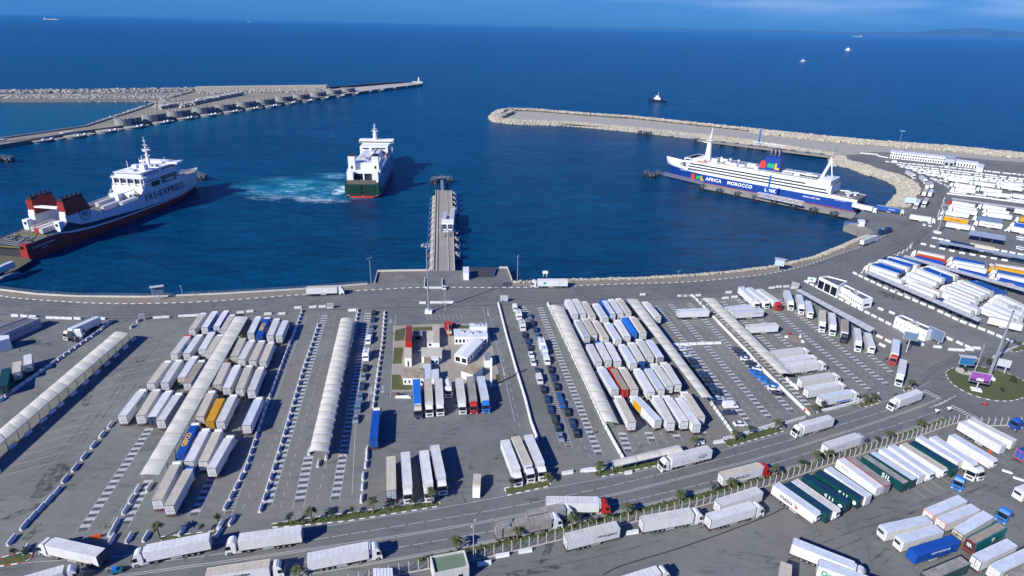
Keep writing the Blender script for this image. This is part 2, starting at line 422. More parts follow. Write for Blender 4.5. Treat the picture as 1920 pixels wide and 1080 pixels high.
# mole top and rubble slopes
region('breakwater_road', [(924, 217), (935, 210), (1000, 208), (1190, 222), (1380, 242), (1563, 262), (1700, 276), (1920, 293), (1920, 305), (1700, 287), (1640, 285), (1600, 290), (1563, 291), (1500, 281), (1380, 262), (1190, 242), (1000, 228), (940, 224)], .012, mat('mole_concrete', (.35, .335, .29), .9, var=.25, vscale=.15, coord='World'))
# harbour road that sweeps along the shore
RI = [(-420, 470), (-150, 527), (0, 556), (75, 563), (190, 569.5), (290, 569.5), (400, 565), (480, 559), (600, 550), (705, 543), (800, 538), (960, 540), (1077, 535.5), (1200, 531.5), (1275, 530), (1350, 524), (1425, 516), (1475, 507.5), (1525, 494), (1575, 476), (1612, 464), (1660, 441)]
RO = [(-420, 540), (-150, 575), (0, 589), (75, 594), (190, 597), (290, 597), (400, 593), (480, 588), (600, 579), (705, 573), (800, 569), (960, 570), (1077, 566), (1200, 562), (1290, 560), (1370, 554), (1450, 543), (1510, 531), (1560, 517), (1620, 497), (1670, 478), (1735, 446)]
ri, ro = GP(RI), GP(RO)
mb = MB(); band(mb, ri, ro, .004, ROADM)
b2 = GP([(1660, 441), (1690, 420), (1708, 400), (1716, 380), (1716, 362), (1706, 345), (1680, 326), (1650, 316), (1590, 300)])
b3 = GP([(1735, 446), (1757, 415), (1768, 392), (1773, 372), (1768, 352), (1750, 335), (1720, 318), (1680, 306), (1600, 291)])
band(mb, [a.copy() for a in b2], b3, .0045, ROADM)
mb.build('harbour_road', kind='structure')
sh = [(-420, 452), (-200, 508), (0, 545), (75, 554), (150, 558), (280, 559), (420, 553), (560, 545), (690, 535)]
mb = MB(); band(mb, GP(sh), GP([(-420, 470), (-200, 520), (0, 556), (75, 563), (150, 568), (280, 569.5), (420, 564), (560, 553), (705, 543)]), .008, GRAV)
band(mb, GP([(962, 529), (1080, 527), (1200, 524), (1300, 518), (1387, 511), (1450, 503), (1525, 486), (1575, 466), (1622, 446)]),
     GP([(960, 537), (1077, 535), (1200, 531), (1300, 528), (1387, 520), (1455, 510), (1530, 492), (1580, 473), (1630, 454)]), .008, GRAV)
mb.build('verge', kind='structure')
# lots with their own paving
region('left_lot', [(-80, 850), (60, 700), (215, 605), (330, 598), (560, 582), (716, 578), (700, 770), (690, 960), (480, 975), (150, 1010), (-60, 1060)], .0085, LOTM)
region('centre_yard', [(737, 611), (807, 607), (912, 606), (940, 722), (900, 730), (735, 735)], .0045, mat('paving', (.30, .275, .225), .9, var=.2, vscale=.5, coord='World'))
region('right_lot', [(1022, 571), (1290, 562), (1400, 556), (1500, 545), (1660, 690), (1600, 760), (1350, 830), (1170, 862), (1130, 860)], .0085, LOTM)
# two-way road through the foreground
CL = [(-150, 1128), (40, 1104), (240, 1078), (480, 1045), (720, 1010), (960, 970), (1142, 930), (1300, 891), (1440, 855), (1560, 818), (1680, 779), (1765, 747)]
cl = smooth_poly(GP(CL), 1)
NE_ = [(-150, 1078), (40, 1052), (240, 1040), (405, 1016), (567, 991), (720, 966), (826, 950), (960, 925), (1118, 897), (1240, 873), (1365, 839), (1472, 810), (1560, 783), (1615, 766), (1697, 736), (1740, 715)]
SE_ = [(-150, 1180), (160, 1140), (480, 1093), (640, 1067), (780, 1044), (960, 1009), (1060, 986), (1200, 951), (1340, 916), (1440, 891), (1537, 862), (1627, 832), (1680, 815), (1772, 783)]
def even(p, n): return [a for a, _ in pl_points(p, n)[0]]
ne, se = even(GP(NE_), 40), even(GP(SE_), 40)
mb = MB(); band(mb, ne, se, .012, ROADM); mb.build('road', kind='structure')
region('roundabout_road', [(1700, 735), (1735, 705), (1745, 690), (1780, 672), (1820, 663), (1850, 660), (1920, 668), (2060, 700), (2060, 820), (1950, 800), (1850, 792), (1790, 790), (1765, 782), (1740, 760)], .016, ROADM, 2)
# ------------------------------------------------------------------ grass islands, kerbs
def kerb_line(mb, pts, wd=.3, h=.14, a=None, b_=None, seg=1.0):
    p, L = pl_points(pts, step=seg)
    for i in range(len(p)-1):
        m = a if i % 2 == 0 else b_
        q0, t = p[i]; q1, _ = p[i+1]
        n_ = Vector((-t.y, t.x, 0))*wd/2
        mb.add([q0-n_, q1-n_, q1+n_, q0+n_, q0-n_+Vector((0, 0, h)), q1-n_+Vector((0, 0, h)), q1+n_+Vector((0, 0, h)), q0+n_+Vector((0, 0, h))],
               [(0, 1, 5, 4), (1, 2, 6, 5), (2, 3, 7, 6), (3, 0, 4, 7), (4, 5, 6, 7)], m)
KW, KD = mat('kerb_white', (.7, .7, .7), .7, var=.15), mat('kerb_bare', (.16, .15, .14), .9); KR = mat('kerb_red', (.35, .05, .04), .7)
isl = [
    [(-5, 1062), (0, 1047), (30, 1038), (62, 1036), (57, 1050), (40, 1056), (0, 1062)],
    [(302, 1007), (402, 996), (405, 1005), (302, 1017)],
    [(509, 983), (560, 974), (655, 962), (730, 951), (817, 939), (826, 942), (826, 949), (740, 963), (652, 977), (560, 986), (510, 989)],
    [(946, 916), (1027, 901), (1034, 911), (951, 929)],
    [(1112, 885), (1238, 859), (1240, 872), (1118, 896)],
    [(1356, 826), (1453, 800), (1472, 808), (1365, 839)],
    [(1606, 757), (1644, 747), (1651, 755), (1615, 765)],
    [(1690, 727), (1710, 725), (1711, 730), (1697, 735)],
    [(1773, 699), (1779, 692), (1800, 688), (1825, 686), (1860, 691), (1895, 702), (1920, 714), (1932, 728), (1928, 742), (1905, 751), (1875, 753), (1845, 748), (1815, 738), (1790, 724), (1777, 711)],
    [(1890, 655), (1925, 645), (1925, 655), (1900, 661)]]
gmb = MB(); kmb = MB()
for k, poly in enumerate(isl):
    p = GP(poly)
    if k == 8: p = smooth_poly(p+[p[0]], 1)[:-1]
    gmb.prism([(q.x, q.y) for q in p], 0.0, .13, KD, GRASS)
    kerb_line(kmb, [q.copy() for q in p]+[p[0].copy()], a=KW, b_=KR if k in (0,) else KD, seg=1.3)
for poly in [[(741, 619), (760, 615), (757, 638), (739, 640)], [(775, 614), (810, 613), (810, 619), (775, 621)], [(739, 652), (755, 652), (753, 682), (736, 682)],
             [(735, 703), (750, 703), (755, 715), (772, 716), (772, 731), (734, 731)], [(858, 611), (880, 611), (880, 615), (858, 616)], [(929, 702), (935, 702), (938, 718), (931, 720)]]:
    p = GP(poly); gmb.prism([(q.x, q.y) for q in p], 0.0, .10, KD, GRASS)
for lst in ([(782, 1071), (904, 1048), (1040, 1015), (1164, 985), (1311, 950), (1441, 911), (1545, 875), (1639, 844), (1711, 822), (1785, 793)],):
    f_ = even(GP(lst), 30); s_ = even(GP([(782, 1046), (960, 1011), (1060, 988), (1200, 953), (1340, 918), (1440, 893), (1537, 864), (1627, 834), (1680, 817), (1772, 784)]), 30)
    mid = [a*.30+b_*.70 for a, b_ in zip(f_, s_)]; mid2 = [a*.85+b_*.15 for a, b_ in zip(f_, s_)]
    mb2 = MB(); band(mb2, mid2, s_, .02, GRAV); mb2.build('path', kind='structure')
    n_ = len(mid); q2 = [a*.05+b_*.95 for a, b_ in zip(f_, s_)]; q1 = [a*.5+b_*.5 for a, b_ in zip(f_, s_)]
    gmb.prism([(a.x, a.y) for a in q2]+[(a.x, a.y) for a in reversed(q1)], .021, .12, KD, GRASS)
gmb.build('grass', kind='structure')
kerb_line(kmb, GP(RI, sm=1), a=KW, b_=KD, seg=1.7, wd=.45)
kerb_line(kmb, [a for a in se], a=mat('kerb_concrete', (.3, .29, .27), .9), b_=MATS['kerb_concrete'], seg=2)
kmb.build('kerbs', kind='structure')
# leaf tufts scattered over the planting strips
tuft = MB(); TU = mat('shrub_leaf', (.05, .085, .022), .8, var=.5, vscale=3, coord='World')
def scatter_tufts(pts, n_, r=.55):
    for _ in range(n_):
        i = R.randrange(len(pts)-1); a = pts[i].lerp(pts[i+1], R.random())
        c = a+Vector((R.uniform(-.9, .9), R.uniform(-.9, .9), .1))
        for k in range(5):
            d = Vector((R.uniform(-1, 1), R.uniform(-1, 1), R.uniform(.3, 1)))*r*R.uniform(.4, 1); e = Vector((R.uniform(-1, 1), R.uniform(-1, 1), R.uniform(-.2, .6)))*r*.6
            tuft.add([c, c+d+e*.4, c+d*1.1, c+d-e], [(0, 1, 2, 3)], TU)
scatter_tufts([a*.25+b_*.75 for a, b_ in zip(f_, s_)], 420)
scatter_tufts(GP([(515, 985), (655, 968), (820, 943)]), 110, .45); scatter_tufts(GP([(1120, 890), (1238, 865)]), 60, .45); scatter_tufts(GP([(1362, 832), (1465, 805)]), 60, .45)
tuft.build('ground_cover', kind='stuff')

# ------------------------------------------------------------------ road markings
MARK = mat('road_paint', (.50, .50, .50), .8, var=.45, vscale=1.5, coord='World')
MARKD = mat('road_paint_worn', (.30, .30, .295), .85, var=.4, vscale=1.2, coord='World')
DBAR = mat('hatch_dark', (.085, .088, .095), .9, var=.3, vscale=1.2, coord='World')
mk = MB()
def solid(pts, wd=.18, z=.02, m=None):
    for i in range(len(pts)-1):
        a, b_ = pts[i], pts[i+1]; t = (b_-a); t.z = 0
        if t.length < .01: continue
        t.normalize(); n_ = Vector((-t.y, t.x, 0))*wd/2
        mk.add([(q.x, q.y, z) for q in (a-n_, b_-n_, b_+n_, a+n_)], [(0, 1, 2, 3)], m or MARK)
def dashes(pts, on=3, off=4.5, wd=.15, z=.02, m=None):
    seg = [(pts[i+1]-pts[i]).length for i in range(len(pts)-1)]; L_ = sum(seg); d = 0
    def at(s):
        i = 0
        while i < len(seg)-1 and s > seg[i]: s -= seg[i]; i += 1
        return pts[i].lerp(pts[i+1], min(1, s/seg[i]))
    while d < L_: solid([at(d), at(min(L_, d+on))], wd, z, m); d += on+off
def hatch(x1, y1, x2, y2, wd=2.3, pitch=2.3, worn=False, rails=True, dark=True):
    a, b_ = G(x1, y1), G(x2, y2); t = (b_-a); L_ = t.length; t.normalize(); n_ = Vector((-t.y, t.x, 0))
    k = int(L_/pitch)
    for i in range(k):
        p = a+t*pitch*i
        for (s0, s1, m) in ((0, .5, MARKD if worn else MARK), (.5, 1.0, DBAR if dark else None)):
            if m is None: continue
            q0, q1 = p+t*pitch*s0, p+t*pitch*s1
            mk.add([(q.x, q.y, .016) for q in (q0-n_*wd/2, q1-n_*wd/2, q1+n_*wd/2, q0+n_*wd/2)], [(0, 1, 2, 3)], m)
    if rails:
        for s in (-1, 1): solid([a+n_*s*wd/2, b_+n_*s*wd/2], .12, .02)
for h in [(280, 803, 152, 999), (279, 900, 231, 990), (396, 897, 361, 971), (579, 856, 559, 953, 2.6), (690, 587, 627.5, 941), (1012.5, 577, 1125, 857), (1166, 811, 1179, 849), (1215, 810, 1227, 836),
          (1262, 806, 1273, 826), (1312, 800, 1322, 821), (1229, 574, 1409, 798), (1257, 571, 1445, 786), (1292, 569, 1489, 776), (1341, 585, 1525, 770), (1355, 566, 1505, 706), (1384, 562, 1538, 700),
          (1455, 584, 1632, 733), (1462, 562, 1667, 724), (1625, 660, 1679, 705), (980, 575, 990, 590)]: hatch(*h)
hatch(571, 592, 427, 965, 1.9, 1.1, True); hatch(609, 591, 500, 952, 2.2, 2.3); hatch(1000, 637, 1068, 841, 2.0, 1.2, True)
hatch(436, 590, 436, 590.5)
# lane lines of the lots (photo reading order, left to right)
for pts in [[(152+40, 1003), (330, 805)], [(600, 590), (540, 775), (450, 965)], [(630, 590), (575, 775), (525, 955)], [(450, 800), (410, 880), (390, 940)], [(485, 690), (440, 800), (415, 870)],
            [(672, 600), (640, 760), (595, 935)], [(1030, 570), (1140, 790)], [(1080, 805), (1110, 865)], [(1245, 572), (1425, 792)], [(1275, 570), (1465, 781)], [(1310, 568), (1507, 774)],
            [(1370, 565), (1520, 705)], [(1400, 560), (1600, 735)], [(1475, 575), (1648, 730)], [(1440, 560), (1618, 734)], [(1490, 570), (1675, 715)], [(1190, 812), (1203, 843)], [(1238, 810), (1252, 832)]]:
    dashes(GP(pts), 1.8, 2.2, .13)
for pts in [[(690, 590), (668, 770), (660, 928)], [(742, 590), (732, 745)], [(905, 575), (938, 722)], [(914, 575), (950, 722), (965, 790)], [(702, 590), (690, 760)]]: solid(GP(pts), .15)
dashes(GP([(920, 578), (955, 720), (975, 800)]), 2, 3); dashes(GP([(1010, 590), (1055, 720), (1090, 860)]), 2, 3, .13)
# bay lines right of the long left canopy
for k in range(13):
    a = G(268-k*22.5, 648+k*20.5); solid([a, a+Vector((11, 6.5, 0))], .13)
for k in range(7):
    a, b_ = G(1576+k*24, 857-k*9), G(1604+k*24, 879-k*9)
for (x1, y1, x2, y2) in [(1712, 917, 1735, 933), (1728, 908, 1752, 925), (1747, 903, 1770, 919), (1768, 899, 1781, 907), (1776, 896, 1806, 905), (1828, 884, 1840, 892), (1836, 872, 1856, 885), (1875, 864, 1889, 873), (1880, 852, 1894, 861)]:
    solid([G(x1, y1), G(x2, y2)], .14)
for (p, d) in (((cl), .27), (cl, -.27)): solid(offset_poly(p, d), .17, .024)
dashes(smooth_poly(GP([(100, 1080), (240, 1061), (425, 1037), (607, 1009), (695, 995), (960, 951), (1120, 917), (1222, 893), (1440, 838), (1627, 781), (1700, 757)]), 1), 3.8, .8, .17, .024)
dashes(smooth_poly(GP([(300, 1095), (535, 1060), (715, 1032), (902, 1000), (1047, 970), (1342, 902), (1440, 873), (1680, 797), (1784, 762)]), 1), 3.8, .8, .17, .024)
solid(offset_poly(ne, -.5), .15, .024); solid(offset_poly([a for a in se], .6), .15, .024)
# harbour road lanes
mid = lambda k: [a.lerp(b_, k) for a, b_ in zip(even(ri, 44), even(ro, 44))]
dashes(mid(.27), 3, 4, .16, .012, MARKD); dashes(mid(.5), 4, 3.4, .16, .012, MARKD); dashes(mid(.73), 3, 4, .16, .012, MARKD); solid(mid(.95), .15, .012, MARKD)
bb = lambda k: [a.lerp(b_, k) for a, b_ in zip(b2, b3)]
dashes(bb(.33), 4, 3, .16, .013, MARKD); dashes(bb(.66), 4, 3, .16, .013, MARKD)
# zebra crossing before the roundabout, diagonal gores
def zebra(x1, y1, x2, y2, n_, wd=2.6):
    a, b_ = G(x1, y1), G(x2, y2); t = (b_-a)/n_; nn = Vector((-t.y, t.x, 0)).normalized()
    for i in range(n_):
        p = a+t*i; q = p+t*.5
        mk.add([(r_.x, r_.y, .026) for r_ in (p-nn*wd/2, q-nn*wd/2, q+nn*wd/2, p+nn*wd/2)], [(0, 1, 2, 3)], MARK)
zebra(1732, 732, 1763, 748, 6); zebra(1784, 761, 1844, 792, 11)
for k in range(9): a = G(803+k*8, 600-k*.15); b_ = G(812+k*8, 591-k*.15); solid([b_+Vector((-3, 0, 0)), a+Vector((0, 0, 0))], .35, .012, MARKD)
solid(GP([(800, 600), (873, 598), (874, 591)]), .15, .012, MARKD)
for k in range(6): solid([G(1742+k*9, 764-k*4), G(1768+k*5, 757-k*3)], .3, .026)
# lane arrows
def arrow(x, y, dx, dy):
    a = G(x, y); b_ = G(x+dx, y+dy); t = (b_-a).normalized(); nn = Vector((-t.y, t.x, 0)); L_ = (b_-a).length
    solid([a, a+t*L_*.65], .3, .024)
    q = a+t*L_*.6; mk.add([(r_.x, r_.y, .024) for r_ in (q-nn*.6, q+nn*.6, a+t*L_)], [(0, 1, 2)], MARK)
for a in [(718, 723, -1, 16), (696, 725, -1, 16), (944, 690, 2, 16), (914, 583, 2, 10), (733, 597, -1, 9)]: arrow(*a)
# expansion joints / tar seams in the near yard
TAR = mat('tar_seam', (.03, .03, .032), .8)
solid(smooth_poly(GP([(1130, 1078), (1160, 1062), (1190, 1053), (1300, 1020), (1440, 968), (1475, 950)]), 1), .35, .012, TAR)
solid(GP([(0, 589.5), (190, 597.5), (290, 597.5), (400, 593.5), (560, 583), (960, 571), (1200, 563), (1370, 555), (1500, 534), (1600, 506), (1660, 482), (1715, 457), (1740, 434)]), .35, .0165, TAR)
mk.build('road_markings', kind='structure')
# wet stains and tyre rubber lying on the paving
def film(name, col, lo, hi, sc, amt):
    m = bpy.data.materials.new(name); m.use_nodes = True; t = m.node_tree; b_ = t.nodes['Principled BSDF']; b_.inputs['Base Color'].default_value = (*col, 1); b_.inputs['Roughness'].default_value = .6
    n = t.nodes.new('ShaderNodeTexNoise'); n.inputs['Scale'].default_value = sc; n.inputs['Detail'].default_value = 6; g = t.nodes.new('ShaderNodeNewGeometry'); t.links.new(g.outputs['Position'], n.inputs[0])
    r_ = t.nodes.new('ShaderNodeMapRange'); r_.inputs[1].default_value = lo; r_.inputs[2].default_value = hi; r_.inputs[4].default_value = amt; t.links.new(n.outputs[0], r_.inputs[0]); t.links.new(r_.outputs[0], b_.inputs['Alpha']); return m
WET = film('wet_stain', (.045, .042, .038), .42, .58, .6, .42); RUBM = film('tyre_rubber', (.03, .03, .03), .40, .68, .25, .30)
st_ = MB()
for poly in [[(55, 930), (75, 900), (100, 870), (128, 868), (132, 880), (108, 905), (85, 932), (60, 936)], [(0, 975), (60, 945), (85, 938), (80, 952), (40, 965), (0, 980)], [(40, 1012), (75, 980), (80, 985), (55, 1015)], [(1024, 1003), (1044, 1003), (1036, 1030), (1014, 1062), (1010, 1056), (1021, 1028)],
             [(945, 1075), (1040, 1058), (1060, 1066), (960, 1085)], [(385, 690+10), (388, 700)], [(930, 1000), (990, 1005), (985, 1030), (935, 1028)], [(1460, 700), (1475, 690)], [(45, 640), (75, 636), (80, 646), (50, 650)], [(1240+200, 700), (1450, 705)],
             [(160, 720), (180, 728), (165, 765), (150, 760)], [(1000+280, 690), (1290, 690)], [(340, 895), (352, 898), (345, 910), (334, 908)], [(700, 740), (712, 742), (708, 760), (698, 757)], [(1650, 545), (1705, 560), (1690, 566), (1645, 552)]]:
    if len(poly) < 3: continue
    q = smooth_poly(GP(poly)+[GP(poly)[0]], 1)[:-1]; st_.sheet([(a.x, a.y, .028) for a in q], WET)
def tracks(pts, gauge=1.9):
    p = smooth_poly(GP(pts), 3)
    for d in (-gauge/2, gauge/2):
        q = offset_poly(p, d)
        for a, b_ in zip(q, q[1:]):
            t = (b_-a).normalized(); nn = Vector((-t.y, t.x, 0))*.22
            st_.add([(r_.x, r_.y, .030) for r_ in (a-nn, b_-nn, b_+nn, a+nn)], [(0, 1, 2, 3)], RUBM)
for t_ in [[(780, 850), (880, 790), (960, 800), (990, 900)], [(740, 800), (860, 800), (940, 720)], [(150, 830), (205, 760), (250, 690), (300, 640)], [(165, 850), (230, 770), (260, 720)], [(1440, 1060), (1560, 1000), (1700, 960), (1860, 900)], [(1380, 1040), (1500, 1060), (1620, 1020), (1760, 940)],
           [(1640, 1060), (1720, 990), (1840, 920), (1920, 880)], [(1700, 745), (1735, 700), (1790, 670), (1860, 650)], [(900, 1075), (1100, 1045), (1300, 990), (1430, 940)], [(870, 600), (905, 560), (935, 530)], [(860, 530), (900, 520), (930, 535), (960, 556)], [(730, 535), (770, 515), (800, 535)], [(700, 940), (800, 880), (860, 900), (880, 940)],
           [(120, 660), (170, 640), (230, 625)], [(60, 900), (120, 850), (190, 760)], [(1600, 500), (1680, 460), (1740, 430)], [(1560, 530), (1660, 485), (1750, 440)], [(500, 580), (600, 568), (760, 560)], [(200, 590), (400, 585), (600, 565)], [(1100, 560), (1300, 552), (1480, 528)]]: tracks(t_)
st_.build('stains', kind='structure')
# ------------------------------------------------------------------ lorries
_mc = {}
def cached(key, fn):
    if key not in _mc: _mc[key] = fn()
    return _mc[key]
def trailer_box(roof, side, style='box'):
    def mk_():
        b = MB(); s_, r_ = (paint(side) if side != 'dirty' else roofm('dirty')), roofm(roof)
        if style == 'tarp':     # soft cover with a rounded top edge
            pr = [(-1.27, 1.1), (-1.27, 3.75), (-1.1, 3.98), (1.1, 3.98), (1.27, 3.75), (1.27, 1.1)]
            n = 6
            vs = [(0, y, z) for y, z in pr]+[(13.6, y, z) for y, z in pr]
            for i in range(n):
                b.add([vs[i], vs[(i+1) % n], vs[n+(i+1) % n], vs[n+i]], [(0, 1, 2, 3)], s_ if i in (0, 4, 5) else r_)
            b.add(vs[:n], [tuple(range(n))], s_); b.add(vs[n:], [tuple(range(n-1, -1, -1))], s_)
            for i in range(14): b.box(.4+i*.97, .46+i*.97, -1.285, 1.285, 1.12, 3.7, s_)
        elif style == 'container':
            b.box(0.3, 12.5, -1.22, 1.22, 1.15, 3.95, s_, r_)
            for i in range(30):
                for sy in (-1, 1): b.box(.5+i*.4, .68+i*.4, sy*1.22 if sy > 0 else -1.26, 1.26 if sy > 0 else -1.22, 1.3, 3.8, s_)
        else:
            b.box(0.0, 13.6, -1.275, 1.275, 1.1, 4.0, s_, r_)
            for sy in (-1, 1):      # side rail, roof edge, corner posts
                b.box(0, 13.6, sy*1.25-.03, sy*1.25+.03, 4.0, 4.05, s_)
                b.box(0, 13.6, min(sy*1.275, sy*1.3), max(sy*1.275, sy*1.3), 1.05, 1.2, RUBBER)
            if style == 'ribs':
                for i in range(14): b.box(.5+i*.95, .6+i*.95, -1.22, 1.22, 4.0, 4.05, r_)
            if style == 'open':     # tautliner with a coloured edge and a paler sagging top
                b.box(.3, 13.3, -.95, .95, 4.0, 4.04, roofm('tan'))
        return b.mesh('cargo_box')
    return cached(('box', roof, side, style), mk_)
def doors_mesh(col, frame='black'):
    def mk_():
        b = MB(); m = paint(col); fr = mat('frame_'+frame, PAL[frame], .6)
        b.box(-.05, 0, -1.3, 1.3, 1.0, 4.04, fr)
        for sy in (-1, 1):
            b.box(-.08, -.05, min(sy*.06, sy*1.16), max(sy*.06, sy*1.16), 1.2, 3.9, m)
            b.box(-.12, -.08, sy*.45-.02, sy*.45+.02, 1.15, 3.92, STEEL); b.box(-.12, -.08, sy*.85-.02, sy*.85+.02, 1.15, 3.92, STEEL)
            b.box(-.14, -.08, sy*.45-.2, sy*.45+.2, 2.1, 2.2, RUBBER)
        b.box(-.1, .1, -1.2, 1.2, .5, .68, CHAS)
        for sy in (-1, 1): b.box(-.13, -.08, sy*.9-.2, sy*.9+.2, .72, .88, mat('tail_light', (.4, .02, .01), .4))
        return b.mesh('rear_doors')
    return cached(('doors', col, frame), mk_)
def under_mesh(box_skirt=False):
    def mk_():
        b = MB()
        for sy in (-1, 1):
            b.box(.2, 13.3, sy*.45-.08, sy*.45+.08, .85, 1.1, CHAS)
            b.box(8.9, 9.1, sy*.7-.08, sy*.7+.08, .25, .9, CHAS)
        for i in range(12): b.box(.6+i*1.1, .7+i*1.1, -1.2, 1.2, .98, 1.09, CHAS)
        for sy in (-1, 1): b.box(6.2, 8.6, sy*1.1-.15, sy*1.1+.15, .55, 1.0, paint('palegrey'))
        for sy in (-1, 1): b.box(2.2, 6.1, sy*1.05-.14, sy*1.05+.14, 1.0, 1.04, CHAS)
        if box_skirt:
            b.box(2.3, 5.9, -.9, .9, .45, 1.0, CHAS)
            for x in (2.8, 4.1, 5.4): b.cyl((x, -1.17, .5), (x, 1.17, .5), .5, n=8, m=TYRE)
        return b.mesh('underframe')
    return cached(('under', box_skirt), mk_)
def wheel_mesh(r=.5, wd=.34):
    def mk_():
        b = MB(); b.cyl((0, -wd/2, 0), (0, wd/2, 0), r, n=14, m=TYRE)
        b.cyl((0, -wd/2-.02, 0), (0, wd/2+.02, 0), r*.56, n=10, m=RIM); return b.mesh('wheel', True if False else False)
    return cached(('wheel', r, wd), mk_)
def fridge_mesh():
    def mk_():
        b = MB(); m = paint('white'); b.box(13.6, 14.1, -1.0, 1.0, 2.1, 3.85, m); b.box(14.1, 14.13, -.85, .85, 2.9, 3.7, GLASS); b.box(14.1, 14.16, -.85, .85, 2.2, 2.75, m)
        for k in range(5): b.box(14.13, 14.16, -.8, .8, 2.95+k*.15, 3.0+k*.15, RUBBER)
        return b.mesh('cooling_unit')
    return cached(('fridge',), mk_)
CABP = [(0, .75), (0, 2.6), (.1, 3.55), (.35, 3.82), (.8, 3.86), (1.35, 3.62), (1.78, 3.1), (1.9, 2.85), (2.2, 1.85), (2.27, 1.4), (2.27, .42), (2.0, .38), (1.95, .75), (1.75, 1.05), (1.25, 1.08), (.85, .9), (.75, .5), (.1, .5)]
def cab_mesh(col, top=None):
    def mk_():
        b = MB(); b.ext(CABP, -1.24, 1.24, paint(col), taper=lambda z: 1.0 if z < 1.9 else 1.0-(z-1.9)*.085)
        if top: b.ext([(0, 3.0), (.1, 3.58), (.35, 3.86), (.8, 3.9), (1.35, 3.66), (1.8, 3.12), (1.8, 3.0)], -1.17, 1.17, paint(top), taper=lambda z: 1.0-(z-3)*.1)
        b.box(2.2, 2.34, -1.25, 1.25, .38, .75, paint(col)); b.box(2.27, 2.3, -.75, .75, .85, 1.5, RUBBER)
        b.box(.15, 1.9, -.8, .8, .6, .75, CHAS)
        return b.mesh('cab')
    return cached(('cab', col, top), mk_)
def cabglass():
    def mk_():
        b = MB()
        b.add([(2.235, -1.12, 1.85), (2.235, 1.12, 1.85), (1.945, 1.06, 2.84), (1.945, -1.06, 2.84)], [(0, 1, 2, 3)], GLASS)
        b.add([(2.20, -1.14, 1.83), (2.20, 1.14, 1.83), (1.90, 1.08, 2.86), (1.90, -1.08, 2.86)], [(3, 2, 1, 0)], GLASS)
        b.box(1.86, 2.1, -1.1, 1.1, 2.88, 2.97, RUBBER)
        return b.mesh('windscreen')
    return cached(('glass',), mk_)
def sideglass():
    def mk_():
        b = MB()
        for y in (1.252,): b.add([(1.05, y, 1.8), (2.02, y, 1.8), (1.8, y-.085, 2.75), (1.05, y-.085, 2.75)], [(0, 1, 2, 3)], GLASS)
        return b.mesh('side_window')
    def mk2():
        b = MB(); y = -1.252
        b.add([(1.05, y, 1.8), (2.02, y, 1.8), (1.8, y+.085, 2.75), (1.05, y+.085, 2.75)], [(3, 2, 1, 0)], GLASS); return b.mesh('side_window')
    return cached(('sg1',), mk_), cached(('sg2',), mk2)
def mirror_mesh():
    def mk_():
        b = MB(); b.box(2.0, 2.18, 1.26, 1.5, 1.95, 2.75, RUBBER); return b.mesh('wing_mirror')
    def mk2():
        b = MB(); b.box(2.0, 2.18, -1.5, -1.26, 1.95, 2.75, RUBBER); return b.mesh('wing_mirror')
    return cached(('m1',), mk_), cached(('m2',), mk2)
def headl_mesh():
    def mk_():
        b = MB(); b.box(2.33, 2.36, .75, 1.15, .5, .68, mat('headlight', (.7, .72, .75), .2)); return b.mesh('headlight')
    def mk2():
        b = MB(); b.box(2.33, 2.36, -1.15, -.75, .5, .68, MATS['headlight']); return b.mesh('headlight')
    return cached(('h1',), mk_), cached(('h2',), mk2)
def tractor_mesh():
    def mk_():
        b = MB()
        for sy in (-1, 1):
            b.box(-3.9, .3, sy*.42-.1, sy*.42+.1, .7, .95, CHAS); b.box(-1.2, 0, sy*1.0-.2, sy*1.0+.2, .45, .95, paint('palegrey'))
        b.cyl((-2.6, 0, .95), (-2.6, 0, 1.08), .5, n=10, m=CHAS); b.box(-3.9, -3.7, -.5, .5, .6, .95, CHAS)
        for sy in (-1, 1): b.box(-3.3, -1.9, sy*1.02-.2, sy*1.02+.2, 1.02, 1.06, CHAS)
        return b.mesh('tractor_frame')
    return cached(('tractor',), mk_)
def add_tractor(root, x0, col, top=None, far=False, own=False):
    """tractor unit under root, cab back wall at x0"""
    inst('cab', cab_mesh(col, top), root, (x0, 0, 0)); inst('windscreen', cabglass(), root, (x0, 0, 0))
    if far: return
    for me in sideglass(): inst('side_window', me, root, (x0, 0, 0))
    for me in mirror_mesh(): inst('wing_mirror', me, root, (x0, 0, 0))
    for me in headl_mesh(): inst('headlight', me, root, (x0, 0, 0))
    inst('tractor_frame', tractor_mesh(), root, (x0, 0, 0))
    for sx_, y in ((1.35, 1.03), (1.35, -1.03), (-2.6, 1.0), (-2.6, -1.0)): inst('wheel', wheel_mesh(), root, (x0+sx_, y, .5))
ALL_LORRY = []
CW = dict(white='white', offwhite='off-white', cream='cream', tan='tan', blue='blue', skyblue='bright blue', darkblue='dark blue', green='dark green', red='red', grey='grey', iceblue='pale icy',
          yellow='yellow', dirty='grimy grey', palegrey='pale grey', teal='teal', brown='brown', black='black', silver='silver', navy='navy', midblue='blue', orange='orange', steel='steel blue', deepteal='dark blue-green')
